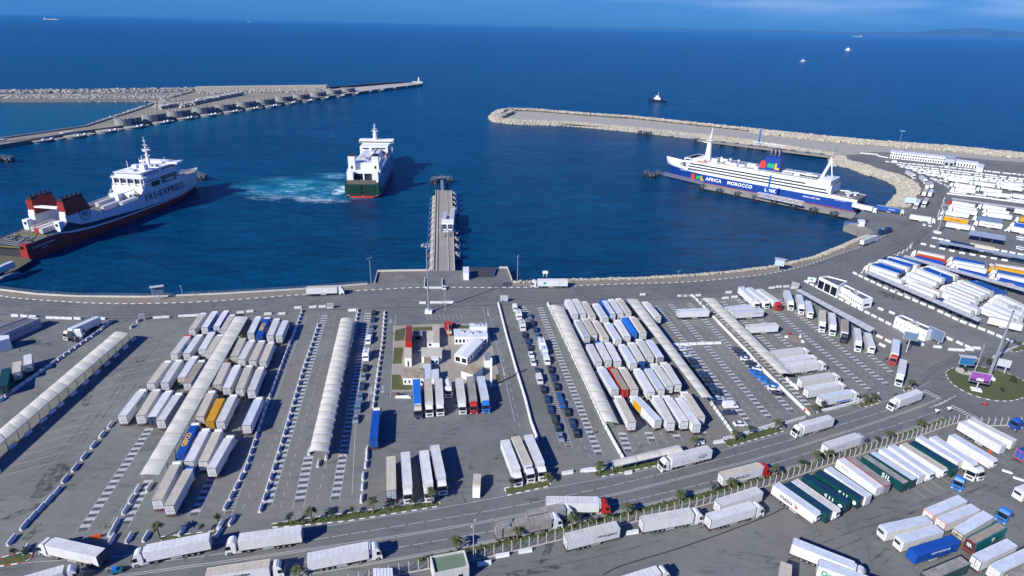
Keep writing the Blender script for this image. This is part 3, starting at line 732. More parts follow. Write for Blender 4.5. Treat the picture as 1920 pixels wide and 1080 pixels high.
def lorry(a, b_, roof='white', side=None, cab=None, top=None, door=None, style='box', frame='black', fridge=False, far=None, label=None, group=None, sidetext=None, roofh=4.0, fixed=None, L0=13.6):
    """a: photo point mid rear roof edge, b_: mid front roof edge"""
    side = side or ('white' if roof in ('cream', 'white', 'offwhite', 'tan', 'iceblue', 'grey', 'palegrey') else roof)
    A, B = G(a[0], a[1], roofh), G(b_[0], b_[1], roofh)
    d = B-A; L_ = d.length; sc = max(.86, min(1.06, L_/L0)) if not fixed else fixed
    mid_ = (A+B)/2; rz = atan2(d.y, d.x); dr = Vector((cos(rz), sin(rz), 0)); org = mid_-dr*(L0*sc/2); org.z = 0
    dist = mid_.length
    if far is None: far = dist > 235
    nm = 'articulated_lorry' if cab else 'semi_trailer'
    root = empty(nm, org, rz, 1, label=label, cat='lorry' if cab else 'trailer', group=group)
    root.scale = (sc, min(1.0, max(sc, .93)), 1.0)
    bx = inst('cargo_box', trailer_box(roof, side, style), root)
    inst('rear_doors', doors_mesh(door or ('white' if side in ('cream',) else side), frame), root)
    inst('underframe', under_mesh() if not far else under_mesh(True), root)
    if not far:
        for x in (2.8, 4.1, 5.4):
            for y in (1.0, -1.0): inst('wheel', wheel_mesh(), root, (x, y, .5))
    if fridge or (cab and R.random() < .3): inst('cooling_unit', fridge_mesh(), root)
    if cab: add_tractor(root, 14.3, cab, top, far)
    ALL_LORRY.append(root)
    return root
def sidetext(root, s, size, m, x, z=2.7, side=-1, bold=0.0, space=1.0, up=None):
    """lettering on the long side: side -1 faces local -y (reads forward), +1 reads backwards along the truck"""
    if side < 0: return put_text(root, s, size, m, (x, -1.315, z), (1, 0, 0), (0, 0, 1), bold=bold, space=space)
    return put_text(root, s, size, m, (x, 1.315, z), (-1, 0, 0), (0, 0, 1), bold=bold, space=space)
TB = mat('lettering_black', (.02, .02, .025), .6); TW = mat('lettering_white', (.75, .76, .78), .6); TG = mat('lettering_grey', (.25, .27, .30), .6)
TY = mat('lettering_yellow', (.75, .42, .02), .6); TR = mat('lettering_red', (.5, .03, .02), .6); TGN = mat('lettering_green', (.01, .25, .12), .6); TBL = mat('lettering_blue', (.01, .06, .3), .6)
ROWS = {}
def row(ox, oy, s, where, items, group, far=None, order='from the left'):
    """one row of parked lorries; items: rx, ry, fx, fy, roof, cab [, extra dict]"""
    out = []
    cnt = {}
    for it in items:
        key = (it[4], bool(it[5])); cnt[key] = cnt.get(key, 0)+1
    for k, it in enumerate(items):
        rx, ry, fx, fy, roof, cab = it[:6]; ex = dict(it[6]) if len(it) > 6 else {}
        what = ('lorry' if cab else 'semi-trailer')
        cw = CW[roof]
        extra = ex.pop('lab', '')
        if cab and cab not in ('white',): extra = (extra+' with '+CW[cab]+' cab').strip()
        lab = f'{cw} {what} {extra}, {ordn(k)} {order} {where}'.replace(' ,', ',').replace('  ', ' ')
        if len(lab.replace('-', ' ').split()) > 16: lab = f'{cw} {what}, {ordn(k)} {order} {where}'
        o = lorry((ox+rx/s, oy+ry/s), (ox+fx/s, oy+fy/s), roof, cab=cab, label=lab, group=group, far=far, **ex)
        out.append(o)
    return out
Wt = 'white'
LG = 'lorries and trailers parked in the left lot'
A = row(290, 570, 8, 'in the farthest row of the left lot', [
    (555, 378, 715, 150, 'cream', Wt), (743, 352, 890, 125, 'white', Wt), (923, 340, 1060, 115, 'white', Wt, dict(side='blue', door='white', lab='with blue side')), (1020, 395, 1150, 175, 'cream', Wt, dict(side='blue', door='white', lab='with blue side')),
    (1437, 438, 1545, 205, 'white', Wt), (1560, 475, 1680, 215, 'blue', Wt, dict(style='tarp')), (1725, 470, 1825, 235, 'white', Wt), (1860, 477, 1960, 247, 'white', None)], LG)
gef = A[5]
B_ = row(290, 570, 8, 'in the second row of the left lot', [
    (285, 748, 485, 485, 'offwhite', 'red'), (475, 740, 655, 478, 'white', Wt), (705, 685, 860, 420, 'white', 'midblue'), (805, 738, 965, 478, 'cream', Wt),
    (1185, 785, 1320, 508, 'cream', None, dict(door='cream')), (1293, 828, 1445, 560, 'offwhite', Wt), (1460, 845, 1595, 570, 'cream', Wt), (1618, 865, 1735, 590, 'cream', Wt)], LG)
C_ = row(210, 650, 8, 'left of the ribbed canopy, third row', [
    (575, 553, 815, 235, 'cream', Wt), (785, 540, 985, 222, 'offwhite', Wt), (1035, 465, 1225, 165, 'white', Wt, dict(door='cream')), (1125, 545, 1325, 228, 'tan', Wt)], LG)
C2 = row(360, 650, 8, 'right of the ribbed canopy, third row', [
    (365, 570, 520, 240, 'cream', None, dict(door='cream')), (515, 620, 665, 300, 'white', Wt), (708, 635, 845, 305, 'cream', Wt), (885, 660, 1020, 330, 'offwhite', Wt)], LG)
D_ = row(210, 650, 8, 'left of the ribbed canopy, fourth row', [
    (150, 1037, 435, 665, 'white', Wt, dict(lab='with black side lettering')), (420, 1035, 650, 668, 'cream', Wt), (590, 1055, 830, 688, 'white', Wt, dict(door='darkblue')), (725, 1105, 980, 722, 'offwhite', Wt)], LG)
D2 = row(210, 650, 8, 'right of the ribbed canopy, fourth row', [
    (1310, 1050, 1480, 690, 'cream', Wt), (1460, 1125, 1640, 745, 'yellow', None, dict(style='container')), (1620, 1125, 1805, 750, 'offwhite', Wt), (2012, 1180, 2190, 790, 'iceblue', Wt)], LG)
E_ = row(320, 760, 8, 'in the fifth row of the left lot', [
    (140, 740, 350, 300, 'blue', Wt, dict(style='tarp')), (270, 840, 505, 385, 'white', Wt, dict(style='ribs')), (480, 845, 695, 395, 'cream', Wt), (605, 940, 865, 488, 'white', Wt)], LG)
F_ = row(0, 810, 4, 'in the nearest row of the left lot', [(1175, 510, 1312, 243, 'cream', Wt), (1265, 550, 1410, 285, 'cream', 'blue')], LG)
for g_ in (gef, E_[0]):
    o = put_text(g_, 'GEFCO', 1.9, TY, (6.8, 0.1, 4.02), (1, 0, 0), (0, 1, 0), bold=.06)
    sidetext(g_, 'GEFCO', 1.3, TY, 6.8, 2.6, -1, bold=.04); put_text(g_, 'GEFCO', .7, TW, (-.13, 0, 1.6), (0, -1, 0), (0, 0, 1))
sidetext(D_[0], 'CEREZUELA', 1.0, TB, 9.0, 2.8, -1, bold=.03)
sidetext(C2[1], 'FRIGO', .8, TG, 6, 2.7, -1)
b_ = MB(); b_.cyl((1.0, -1.29, 3.2), (1.0, -1.31, 3.2), .55, n=14, m=paint('red')); b_.build('logo_disc', C2[1])
b_ = MB(); b_.box(4.0, 9.5, -1.29, -1.282, 1.5, 3.2, mat('decal_blue', (.05, .2, .5), .5)); b_.build('side_decal', B_[0])

CG = 'lorries parked in the central yard'
T_ = row(640, 680, 4, 'in the line below the white cabins', [
    (562, 125, 572, 305, 'skyblue', 'navy', dict(top='cream', style='tarp')), (648, 125, 657, 295, 'cream', Wt), (727, 118, 738, 288, 'offwhite', Wt), (882, 113, 905, 278, 'offwhite', Wt)], CG)
T2 = row(480, 560, 4, 'ending the line below the cabins', [(1607, 583, 1628, 752, 'dirty', 'red', dict(side='grey')), (1683, 580, 1718, 746, 'iceblue', 'skyblue')], CG, order='of two')
T3 = row(640, 680, 4, 'in the line by the palms', [
    (373, 958, 370, 702, 'cream', None, dict(side='cream', door='palegrey', style='box')), (478, 668, 495, 915, 'white', Wt), (617, 657, 652, 905, 'white', Wt), (698, 617, 748, 855, 'white', Wt)], CG)
T4 = row(910, 790, 7.715, 'of three beside the white wall', [(280, 265, 445, 690, 'white', Wt), (435, 215, 622, 635, 'cream', Wt), (620, 190, 795, 605, 'white', Wt)], CG)
t_ = lorry((700, 824), (705.5, 769), 'blue', cab='white', style='tarp', label='blue tarpaulin lorry alone beside the white barrier line left of the central yard', group=CG)

RG = 'lorries and trailers parked in the right lot'
q = row(1050, 550, 8, 'in the farthest row of the right lot', [
    (232, 318, 130, 108, 'white', Wt), (350, 308, 240, 100, 'offwhite', Wt), (495, 350, 375, 140, 'cream', Wt), (688, 378, 550, 168, 'iceblue', Wt), (793, 315, 660, 108, 'iceblue', 'blue', dict(side='blue', door='white', lab='with blue side')),
    (910, 302, 780, 100, 'white', Wt), (1030, 292, 895, 90, 'cream', Wt)], RG)
lorry((1050+1478/8, 550+353/8), (1050+1295/8, 550+140/8), 'offwhite', cab='white', label='off-white lorry standing alone right of the second canopy of the right lot', group=RG)
q = row(1050, 550, 8, 'in the second row of the right lot', [
    (410, 658, 270, 415, 'palegrey', Wt), (515, 615, 385, 390, 'cream', Wt), (690, 675, 545, 430, 'cream', Wt), (882, 700, 725, 455, 'iceblue', Wt), (1015, 650, 870, 415, 'white', Wt), (1118, 590, 965, 360, 'skyblue', 'cream', dict(style='tarp')),
    (1255, 592, 1100, 365, 'cream', Wt)], RG)
q = row(1050, 550, 8, 'in the third row of the right lot', [
    (583, 1030, 440, 762, 'offwhite', 'darkblue'), (728, 1010, 585, 740, 'white', 'blue'), (875, 1018, 735, 755, 'white', Wt), (1110, 1055, 945, 785, 'iceblue', Wt), (1232, 1018, 1080, 755, 'offwhite', Wt, dict(door='blue')),
    (1362, 968, 1205, 705, 'offwhite', Wt), (1510, 962, 1335, 695, 'iceblue', None, dict(door='grey'))], RG)
q4 = row(1100, 670, 7.45, 'in the fourth row of the right lot', [
    (403, 455, 215, 155, 'iceblue', Wt), (542, 452, 370, 160, 'tan', 'red', dict(side='red', door='red')), (675, 450, 510, 160, 'cream', Wt), (905, 485, 725, 180, 'white', Wt, dict(lab='with yellow side patch')), (1045, 450, 855, 155, 'iceblue', 'darkblue'),
    (1162, 400, 965, 110, 'offwhite', Wt), (1278, 380, 1100, 90, 'offwhite', Wt)], RG)
q5 = row(1100, 670, 7.45, 'in the nearest row of the right lot', [
    (638, 910, 460, 565, 'cream', Wt), (1003, 882, 695, 560, 'iceblue', Wt, dict(lab='with yellow side')), (1182, 918, 990, 560, 'offwhite', Wt), (1372, 893, 1140, 560, 'white', Wt), (1545, 945, 1315, 595, 'white', Wt), (1605, 833, 1390, 505, 'cream', Wt)], RG)
b_ = MB(); b_.box(8.2, 13.2, 1.3, 1.31, 1.3, 3.9, paint('yellow')); b_.build('side_decal', q5[1])
b_ = MB(); b_.box(8.2, 13.2, -1.31, -1.3, 1.3, 3.9, paint('yellow')); b_.build('side_decal', q5[1])
b_ = MB(); b_.box(10.3, 13.2, -1.31, -1.3, 1.6, 3.7, paint('yellow')); b_.build('side_decal', q4[3])
b_ = MB(); b_.box(11, 12.1, -1.33, -1.312, 2.2, 3.2, GLASS); b_.build('side_decal', q5[1]); b_ = MB(); b_.box(11.4, 12.3, -1.33, -1.312, 2.5, 3.2, TBL); b_.build('side_decal', q4[3])

q = row(1360, 520, 8, 'at the barrier bend by the road', [(235, 148, 445, 330, 'iceblue', Wt), (352, 148, 590, 325, 'iceblue', Wt), (505, 172, 765, 350, 'offwhite', 'red')], RG)
u = row(1360, 520, 8, 'of the driverless boxes beside the canopy', [(10, 455, 410, 425, 'iceblue', None), (115, 510, 560, 478, 'iceblue', None), (335, 728, 780, 700, 'offwhite', None)], RG, order='from the back')
sidetext(u[1], 'XPOLogistics', .9, TG, 10.8, 2.9, -1)
lorry((1271.5, 582), (1328.5, 580), 'iceblue', label='pale ribbed semi-trailer parked crosswise alone on the empty hatched lanes', style='ribs', group=RG)
u = row(1430, 640, 8, 'in the staggered six by the canopy', [
    (140, 165, 600, 108, 'offwhite', Wt), (250, 280, 720, 215, 'white', Wt), (355, 365, 840, 300, 'white', Wt), (570, 570, 1050, 490, 'offwhite', Wt), (665, 715, 1140, 625, 'white', Wt), (860, 840, 1330, 745, 'iceblue', Wt, dict(lab='with blue stripe'))], RG, order='from the back')
sidetext(u[2], 'FRIGORIFICOS', .5, TG, 7, 2.4, -1); sidetext(u[5], 'C', 1.2, TBL, 2.2, 2.7, -1)
b_ = MB(); b_.box(6.5, 12.6, -1.31, -1.3, 1.4, 1.9, mat('stripe_blue', (.04, .17, .5), .5)); b_.build('side_decal', u[5])
u = row(1360, 520, 8, 'before the flat white canopy', [
    (918, 190, 985, 350, 'iceblue', Wt), (1105, 255, 1148, 410, 'iceblue', Wt), (1235, 352, 1283, 520, 'iceblue', None, dict(fridge=True)), (1455, 487, 1465, 665, 'cream', Wt), (1598, 530, 1622, 715, 'white', Wt), (1798, 630, 1797, 820, 'tan', 'black', dict(side='white'))], RG)
u = row(1560, 620, 8, 'at the near end of the slanting line', [(375, -40, 405, 150, 'white', Wt), (535, 30, 605, 240, 'white', None, dict(fridge=True))], RG, order='of two')
lorry((1560+970/8, 620+128/8), (1560+945/8, 620+340/8), 'iceblue', cab='red', label='pale lorry with bright red cab nose-down left of the roundabout', group=RG, L0=13.6)
lorry((1560+1075/8, 620+430/8), (1560+1035/8, 620+650/8), 'white', cab='white', label='white lorry standing at the lot corner nearest the roundabout', group=RG)

# ---- lorries on the two-way road
RD = 'lorries driving on the two-way road'
def roadl(a, b_, **k): return lorry(a, b_, group=RD, far=False, **k)
roadl((1560+1325/8, 620+900/8), (1560+980/8, 620+1020/8), roof='white', cab='white', label='white lorry on the road just left of the zebra crossing by the roundabout')
r1 = roadl((1440+955/8, 780+12/8), (1440+510/8, 780+130/8), roof='white', cab='white', label='white lorry heading left, passing the palm island with the low white wall')
r2 = roadl((1440+865/8, 780+440/8), (1440+1360/8, 780+285/8), roof='offwhite', cab='silver', label='off-white lorry heading right, nearest to the roundabout in the lower lanes')
sidetext(r2, 'METRONIEK', .55, TG, 5, 2.9, -1)
r3 = roadl((960+1485/4, 810+118/4), (960+1185/4, 810+190/4), roof='offwhite', cab='white', label='off-white lorry with a dark oval badge beside the small roadside canopy')
b_ = MB()
vs = [(3.2+1.35*cos(t*pi/12), 1.31, 2.75+.62*sin(t*pi/12)) for t in range(24)]; b_.add(vs, [tuple(range(24))], mat('badge_teal', (.01, .12, .16), .5)); b_.build('oval_badge', r3)
put_text(r3, 'GTO', .85, TW, (3.2, 1.325, 2.75), (-1, 0, 0), (0, 0, 1), bold=.02); sidetext(r3, 'www.gto-trans.net', .38, TG, 9, 2.3, 1)
r4 = roadl((960+1572/4, 810+322/4), (960+1865/4, 810+247/4), roof='cream', cab='red', label='cream lorry with red cab and dark name lettering in the lower lanes')
sidetext(r4, 'PINAZO', 1.25, TB, 6.6, 2.6, -1, bold=.02, space=1.15)
r5 = roadl((1024, 937), (1123, 938), roof='white', cab='red', style='ribs', label='white lorry with orange-red cab crossing the lanes mid-road')
r6 = roadl((780+845/5.647, 940+265/5.647), (780+1420/5.647, 940+150/5.647), roof='dirty', side='dirty', cab='white', style='ribs', label='grimy canvas lorry with white cab, nearest the pylon')
r6b = lorry((992, 962.5), (1032, 954), 'dirty', side='grey', cab='white', label='grimy short lorry half hidden behind the grimy canvas lorry', group=RD, L0=9.0, far=False, fixed=.72)
r7 = roadl((565, 992), (447, 1008), roof='white', cab='white', label='white lorry heading left below the long palm strip, dark rear doors', frame='steel')
r8 = roadl((393, 1005), (272, 1029), roof='white', cab='white', label='white lorry heading left beside the tall leftmost palm')
r9 = roadl((0+755/4, 810+905/4), (0+375/4, 810+820/4), roof='white', cab='white', label='white lorry turning out of the left lot at the bottom left', door='darkblue')
r10 = roadl((575, 1045), (690, 1023), roof='white', cab='white', label='white lorry heading right in the centre of the bottom road, grey ribbed side')
r11 = roadl((385, 1074), (505, 1056), roof='cream', cab='white', label='cream lorry cut off by the bottom edge, red and grey lettering on its side')
sidetext(r11, 'TRANSCHEMA', .9, TB, 6.6, 2.9, -1, bold=.02)
r12 = roadl((25, 1093), (88, 1075), roof='white', cab='white', label='white lorry cut off at the bottom left corner')
# ---- lorries on the strip between the road fence and the near yard
NG = 'lorries parked along the concrete fence'
n1 = lorry((960+405/4, 810+790/4), (960+795/4, 810+695/4), 'offwhite', label='white curtain-side semi-trailer with dark logistics lettering by the concrete fence', group=NG, style='ribs', far=False)
sidetext(n1, 'XPOLogistics', .95, TB, 10.2, 2.9, -1, bold=.01)
n2 = lorry((960+975/4, 810+660/4), (960+1350/4, 810+592/4), 'offwhite', cab='white', label='white lorry facing right, the left one of three along the concrete fence', group=NG, far=False)
n3 = lorry((960+1545/4, 810+530/4), (960+1860/4, 810+430/4), 'offwhite', label='white semi-trailer tight against the fence behind another lorry', group=NG, far=False)
n4 = lorry((960+1475/4, 810+638/4), (960+1810/4, 810+545/4), 'white', cab='white', label='white lorry facing right before the long dark pavement seam', group=NG, far=False)
# ---- near yard, fanned row of trailers
YG = 'trailers fanned out in the near yard'
y_ = row(1440, 880, 8, 'in the fanned row', [
    (115, 215, 745, 660, 'iceblue', None, dict(fridge=True, side='white')), (290, 205, 930, 655, 'deepteal', None, dict(side='green')), (395, 160, 1040, 615, 'offwhite', None, dict(fridge=True)),
    (555, 80, 1210, 505, 'deepteal', None, dict(side='green')), (745, 25, 1400, 440, 'deepteal', None, dict(side='green')), (890, -30, 1520, 405, 'iceblue', None, dict(side='white')),
    (1080, -165, 1680, 270, 'white', None), (1215, -190, 1800, 235, 'dirty', None, dict(side='grey', frame='red'))], YG, far=False)
for o, c_ in ((y_[3], 9.0), (y_[4], 9.4)):
    b_ = MB(); b_.cyl((c_+3.2, -1.29, 2.5), (c_+3.2, -1.31, 2.5), .62, n=7, m=TW); b_.build('emblem', o)
    sidetext(o, 'SJL', 2.0, TW, c_, 2.6, -1, bold=.03, space=1.45)
sidetext(y_[0], 'mazo', 1.9, TB, 4.9, 2.6, -1, bold=.03)
b_ = MB(); b_.box(0, 13.6, -1.33, -1.302, 3.75, 4.04, paint('red')); b_.box(13.6, 13.64, -1.3, 1.3, 3.7, 4.04, paint('red')); b_.build('edge_strip', y_[7])
b_ = MB(); b_.add([(7.3, -1.31, 3.4), (9.0, -1.31, 2.3), (7.3, -1.31, 1.7), (8.0, -1.31, 2.4)], [(0, 1, 2, 3)], TR); b_.build('logo_wedge', y_[0])
sidetext(y_[6], 'FRIAL', 1.1, TG, 3.4, 2.8, -1)
y2 = row(1440, 810, 4, 'after the red edged one', [
    (725, 175, 1035, 380, 'dirty', None, dict(side='green')), (780, 150, 1100, 355, 'iceblue', None, dict(side='green')), (855, 120, 1158, 325, 'iceblue', None), (925, 98, 1225, 305, 'iceblue', None, dict(fridge=True)),
    (1010, 85, 1325, 280, 'cream', None, dict(fridge=True)), (1085, 72, 1410, 268, 'deepteal', None, dict(side='green')), (1130, 32, 1445, 220, 'iceblue', None), (1235, 32, 1550, 238, 'iceblue', Wt), (1378, 18, 1700, 210, 'iceblue', None, dict(fridge=True))], YG, far=False)
sidetext(y2[0], 'SJL', 2.0, TW, 8.6, 2.7, -1, bold=.04, space=1.2)
y3 = row(1680, 760, 8, 'at the fence corner', [(985, 235, 1625, 605, 'white', None), (1110, 195, 1785, 535, 'offwhite', None)], YG, order='of two', far=False)
# lower right group
HG = 'trailers in the lower right group'
h_ = row(1680, 880, 8, 'in the lower right back row', [
    (495, 640, 1005, 430, 'iceblue', None, dict(frame='orange')), (680, 770, 1195, 560, 'iceblue', None, dict(frame='orange')), (935, 935, 1390, 665, 'iceblue', None, dict(door='cream'))], HG, far=False)
sidetext(h_[1], 'mazo', 1.1, TG, 8, 2.5, -1, bold=.02); put_text(h_[2], 'XPO', 1.0, TB, (-.14, 0, 2.9), (0, -1, 0), (0, 0, 1), bold=.03)
h2 = row(1680, 970, 8, 'in the lower right front rows', [
    (500, 20, -190, 170, 'iceblue', None, dict(fridge=True)), (660, 160, 55, 330, 'iceblue', None, dict(fridge=True)), (900, 310, 255, 510, 'blue', None, dict(style='tarp')),
    (1130, 355, 1600, 110, 'teal', None, dict(style='open', frame='red', door='black')), (1215, 620, 1745, 370, 'iceblue', None), (1490, 770, 2060, 500, 'iceblue', None, dict(frame='grey')),
    (450, 890, 1045, 640, 'dirty', None, dict(side='green')), (1740, 900, 2300, 640, 'dirty', None)], HG, far=False)
sidetext(h2[1], 'mazo', 1.1, TG, 7, 2.5, 1, bold=.02); sidetext(h2[2], 'NEWTRANS 4.0', .85, TW, 6, 2.9, 1)
sidetext(h2[3], 'SJL', 1.3, TW, 8, 2.6, -1, bold=.03)
put_text(h2[3], 'SJL', 1.1, TW, (-.14, 0, 2.8), (0, -1, 0), (0, 0, 1), bold=.03)
lorry((1440+375/8, 970+355/8), (1440+1295/8, 970+720/8), 'iceblue', cab='white', label='long pale lorry pulling out to the right at the bottom edge', group=HG, far=False)
o = lorry((1440+760/8, 970+680/8), (1440+1700/8, 970+1010/8), 'iceblue', label='trailer with big green initial on its side, cut off by the bottom edge', group=HG, far=False, side='white')
sidetext(o, 'Daser', 2.0, TGN, 3.4, 2.5, -1, bold=.05)
lorry((1440+235/8, 970+1250/8), (1440+275/8, 970+715/8), 'cream', label='cream trailer seen end-on at the bottom edge left of the long lorry', group=HG, far=False)
lorry((1985, 895), (1905, 922), 'white', cab=None, label='white cooled trailer entering at the right edge beside the white blocks', group=HG, far=False, fridge=True)
lorry((1145, 1096), (1235, 1068), 'white', cab='white', label='white lorry roof just visible at the bottom edge below the kerb seam', group=HG, far=False)

# ---- blue lorries at the right edge and loose tractor units
o = lorry((1897, 852), (1990, 820), 'blue', cab='blue', style='tarp', label='blue canvas lorry with orange-framed tail at the right edge', group=HG, far=False, frame='orange')
def tractor(x, y, x2, y2, col, label, top=None):
    a, b__ = G(x, y), G(x2, y2); d = b__-a
    o = empty('tractor_unit', ((a+b__)/2).to_tuple(), atan2(d.y, d.x), 1, label=label, cat='lorry cab', group='lorry cabs without trailers')
    add_tractor(o, 0, col, top); return o
tractor(1802, 897, 1787, 929, 'skyblue', 'blue cab unit facing the camera between the fanned row and lower group')
tractor(1893, 963, 1868, 985, 'skyblue', 'blue cab unit beside the teal trailer at the lower right', )
tractor(1915, 800, 1895, 806, 'blue', 'blue cab unit at the right edge behind the concrete fence')
tractor(1828, 886, 1812, 904, 'white', 'white low cab unit at the nose of the fanned trailers')
tractor(141, 642, 156, 628, 'white', 'white cab unit without trailer beside the tan-cabbed lorry')
tractor(842, 628, 838, 612, 'red', 'red crane lorry cab standing behind the white cabins')
# ---- left edge of the lot
lorry((182, 594), (132, 616), 'iceblue', cab='cream', label='pale trailer with tan cab beside the far barrier line at the left', group=LG)
u = row(0, 560, 4, 'at the left edge', [(120, 578, 125, 450, 'cream', None, dict(fixed=.62)), (208, 520, 203, 395, 'white', None, dict(fixed=.62))], LG, order='of two')
lorry((5, 724), (12, 690), 'green', label='dark green trailer cut off by the left edge', group=LG)
# ---- harbour road
HR = 'lorries on the harbour road'
lorry((574, 539), (632, 537), 'cream', cab='white', label='cream lorry on the harbour road left of the central pier', group=HR)
o = lorry((1064, 524.5), (1008, 524.5), 'white', cab='white', label='white lorry with a green dot on its side, right of the central pier', group=HR, far=False)
b_ = MB(); b_.cyl((10.4, 1.29, 2.7), (10.4, 1.31, 2.7), .6, n=12, m=TGN); b_.build('logo_disc', o); sidetext(o, 'Trans', .7, TG, 3.2, 2.7, 1)
lorry((1617, 450), (1640, 441.5), 'offwhite', cab='white', label='white lorry climbing the curve of the harbour road behind a dark coach', group=HR)
# ------------------------------------------------------------------ packed lots at the upper right
UG = 'lorries packed in the upper right lots'
def mv(items, dx, dy):   # rear points plus one common heading
    return [(x, y, x+dx, y+dy)+tuple(r) for (x, y, *r) in items]
row(1620, 460, 10.667, 'in the first block behind slat canopy', [
    (790, 712, 290, 525, 'white', None), (690, 580, 150, 405, 'white', Wt), (740, 545, 215, 360, 'blue', 'cream', dict(door='navy')), (800, 498, 320, 335, 'palegrey', Wt, dict(side='blue')), (905, 458, 400, 290, 'white', Wt),
    (970, 395, 480, 252, 'blue', 'black'), (1090, 402, 590, 232, 'white', Wt), (1135, 350, 640, 212, 'midblue', 'darkblue')], UG, order='from the front')
row(1620, 460, 10.667, 'in the second block behind slat canopy', mv([
    (1430, 985, 'iceblue', Wt, dict(lab='with yellow patch')), (1545, 940, 'cream', Wt), (1400, 830, 'white', Wt), (1490, 745, 'offwhite', Wt), (1600, 670, 'iceblue', Wt), (1745, 640, 'blue', 'cream'), (1870, 612, 'white', Wt)], -505, -195), UG, order='from the front')
row(1740, 540, 10.667, 'in the third block behind slat canopy', mv([
    (905, 462, 'white', 'blue', dict(lab='with blue and yellow tips')), (1035, 425, 'iceblue', Wt), (885, 292, 'white', Wt), (995, 262, 'offwhite', Wt), (980, 182, 'cream', Wt), (1095, 158, 'white', Wt), (1185, 118, 'iceblue', Wt), (1290, 82, 'cream', Wt),
    (1400, 75, 'blue', None), (1560, 90, 'midblue', 'midblue')], -560, -225), UG, order='from the front')
u = row(1740, 540, 10.667, 'in the block by the right mast', [
    (1845, 712, 1095, 540, 'offwhite', None, dict(L0=17.5)), (1740, 620, 1080, 365, 'white', None), (1870, 590, 1290, 320, 'iceblue', Wt), (1960, 500, 1380, 215, 'white', Wt), (2050, 420, 1480, 150, 'offwhite', Wt)], UG, order='from the front')
sidetext(u[1], 'SanRemo', 1.2, TG, 8, 2.8, 1)
row(1620, 460, 10.667, 'in the trio behind the thin canopy', [(1590, 345, 1040, 215, 'blue', 'cream'), (1640, 290, 1075, 165, 'yellow', Wt, dict(side='red')), (1625, 222, 1085, 108, 'palegrey', Wt)], UG, order='from the front')
row(1740, 450, 10.667, 'in the middle block, thin canopy', [(1195, 705, 600, 565, 'blue', 'cream'), (1180, 590, 580, 478, 'white', Wt, dict(side='white')), (1130, 520, 530, 410, 'iceblue', Wt), (1130, 470, 540, 345, 'blue', Wt)], UG, order='from the front')
u = row(1740, 450, 10.667, 'in the right block, thin canopy', [(2030, 905, 1440, 760, 'blue', 'offwhite'), (1990, 790, 1385, 670, 'white', Wt), (1990, 725, 1390, 600, 'midblue', Wt), (1960, 635, 1355, 525, 'yellow', 'yellow'), (1960, 570, 1350, 485, 'white', Wt)], UG, order='from the front')
sidetext(u[0], 'GEFCO', 1.2, TY, 8, 2.5, 1, bold=.04)
u = row(1740, 360, 10.667, 'in the block left behind the shelter', [
    (820, 560, 340, 475, 'white', Wt, dict(side='yellow')), (830, 435, 365, 368, 'iceblue', Wt), (1000, 385, 530, 300, 'white', Wt), (990, 330, 540, 245, 'offwhite', Wt), (950, 252, 500, 172, 'cream', 'red')], UG, order='from the front')
sidetext(u[0], 'LOS TOMAS', 1.1, TB, 7.5, 2.5, 1, bold=.03)
u = row(1740, 360, 10.667, 'in the middle block behind the shelter', [
    (1500, 650, 1035, 575, 'iceblue', Wt, dict(side='white', lab='with red lettering')), (1495, 545, 1010, 475, 'steel', Wt), (1690, 470, 1210, 400, 'palegrey', Wt), (1630, 395, 1200, 330, 'iceblue', Wt), (1570, 320, 1110, 245, 'white', Wt)], UG, order='from the front')
sidetext(u[0], 'TRANSPORTES', 1.0, TR, 7.5, 2.6, 1, bold=.03)
row(1740, 360, 10.667, 'in the right block behind the shelter', [
    (2180, 780, 1700, 690, 'white', Wt), (2230, 690, 1760, 610, 'white', Wt, dict(side='blue')), (2200, 400, 1740, 330, 'white', None), (2290, 560, 1850, 500, 'yellow', Wt)], UG, order='from the front')
lorry((1740+370/10.667, 360+600/10.667), (1740+850/10.667, 360+670/10.667), 'white', cab='white', label='white lorry facing right along the front of the upper right yellow trailer', group=UG)
lorry((1707, 402), (1747, 408), 'white', cab='white', label='white lorry turning across the junction by the cluster of white cars', group=UG)
row(1660, 300, 7.385, 'in the block below the terminal', [
    (1170, 275, 880, 235, 'iceblue', Wt), (1530, 335, 1240, 290, 'white', Wt), (1260, 360, 960, 315, 'white', Wt), (1255, 415, 975, 378, 'white', Wt), (1910, 385, 1620, 340, 'white', Wt), (1620, 420, 1330, 375, 'offwhite', Wt), (1760, 475, 1400, 440, 'palegrey', Wt), (2050, 500, 1780, 465, 'white', Wt), (1900, 330, 1580, 300, 'iceblue', Wt)], UG)
QG = 'lorries queuing on the curved ferry lane'
row(1660, 300, 7.385, 'in the outer basin queue', [(265, 125, 430, 215, 'white', Wt), (478, 200, 560, 265, 'iceblue', Wt, dict(L0=11)), (590, 300, 585, 345, 'palegrey', None, dict(L0=11)), (590, 370, 520, 480, 'cream', None, dict(L0=16)), (500, 505, 405, 640, 'white', Wt, dict(L0=15))], QG, order='from the far end')
row(1660, 300, 7.385, 'in the inner basin queue', [(615, 265, 660, 370, 'palegrey', None, dict(L0=14)), (652, 390, 620, 460, 'iceblue', None, dict(L0=12)), (605, 490, 520, 620, 'cream', Wt, dict(L0=16))], QG, order='from the far end')
AG = 'lorries at the blue ferry'
o = lorry((1645, 384.5), (1688, 391), 'cream', side='blue', cab='cream', label='blue-sided lorry waiting at the stern of the blue and white ferry', group=AG)
sidetext(o, 'PINNERY', 1.0, TW, 9, 2.6, -1)
lorry((1600, 380), (1622, 385), 'white', cab='white', label='white lorry just leaving the stern door of the blue and white ferry', group=AG, L0=8)
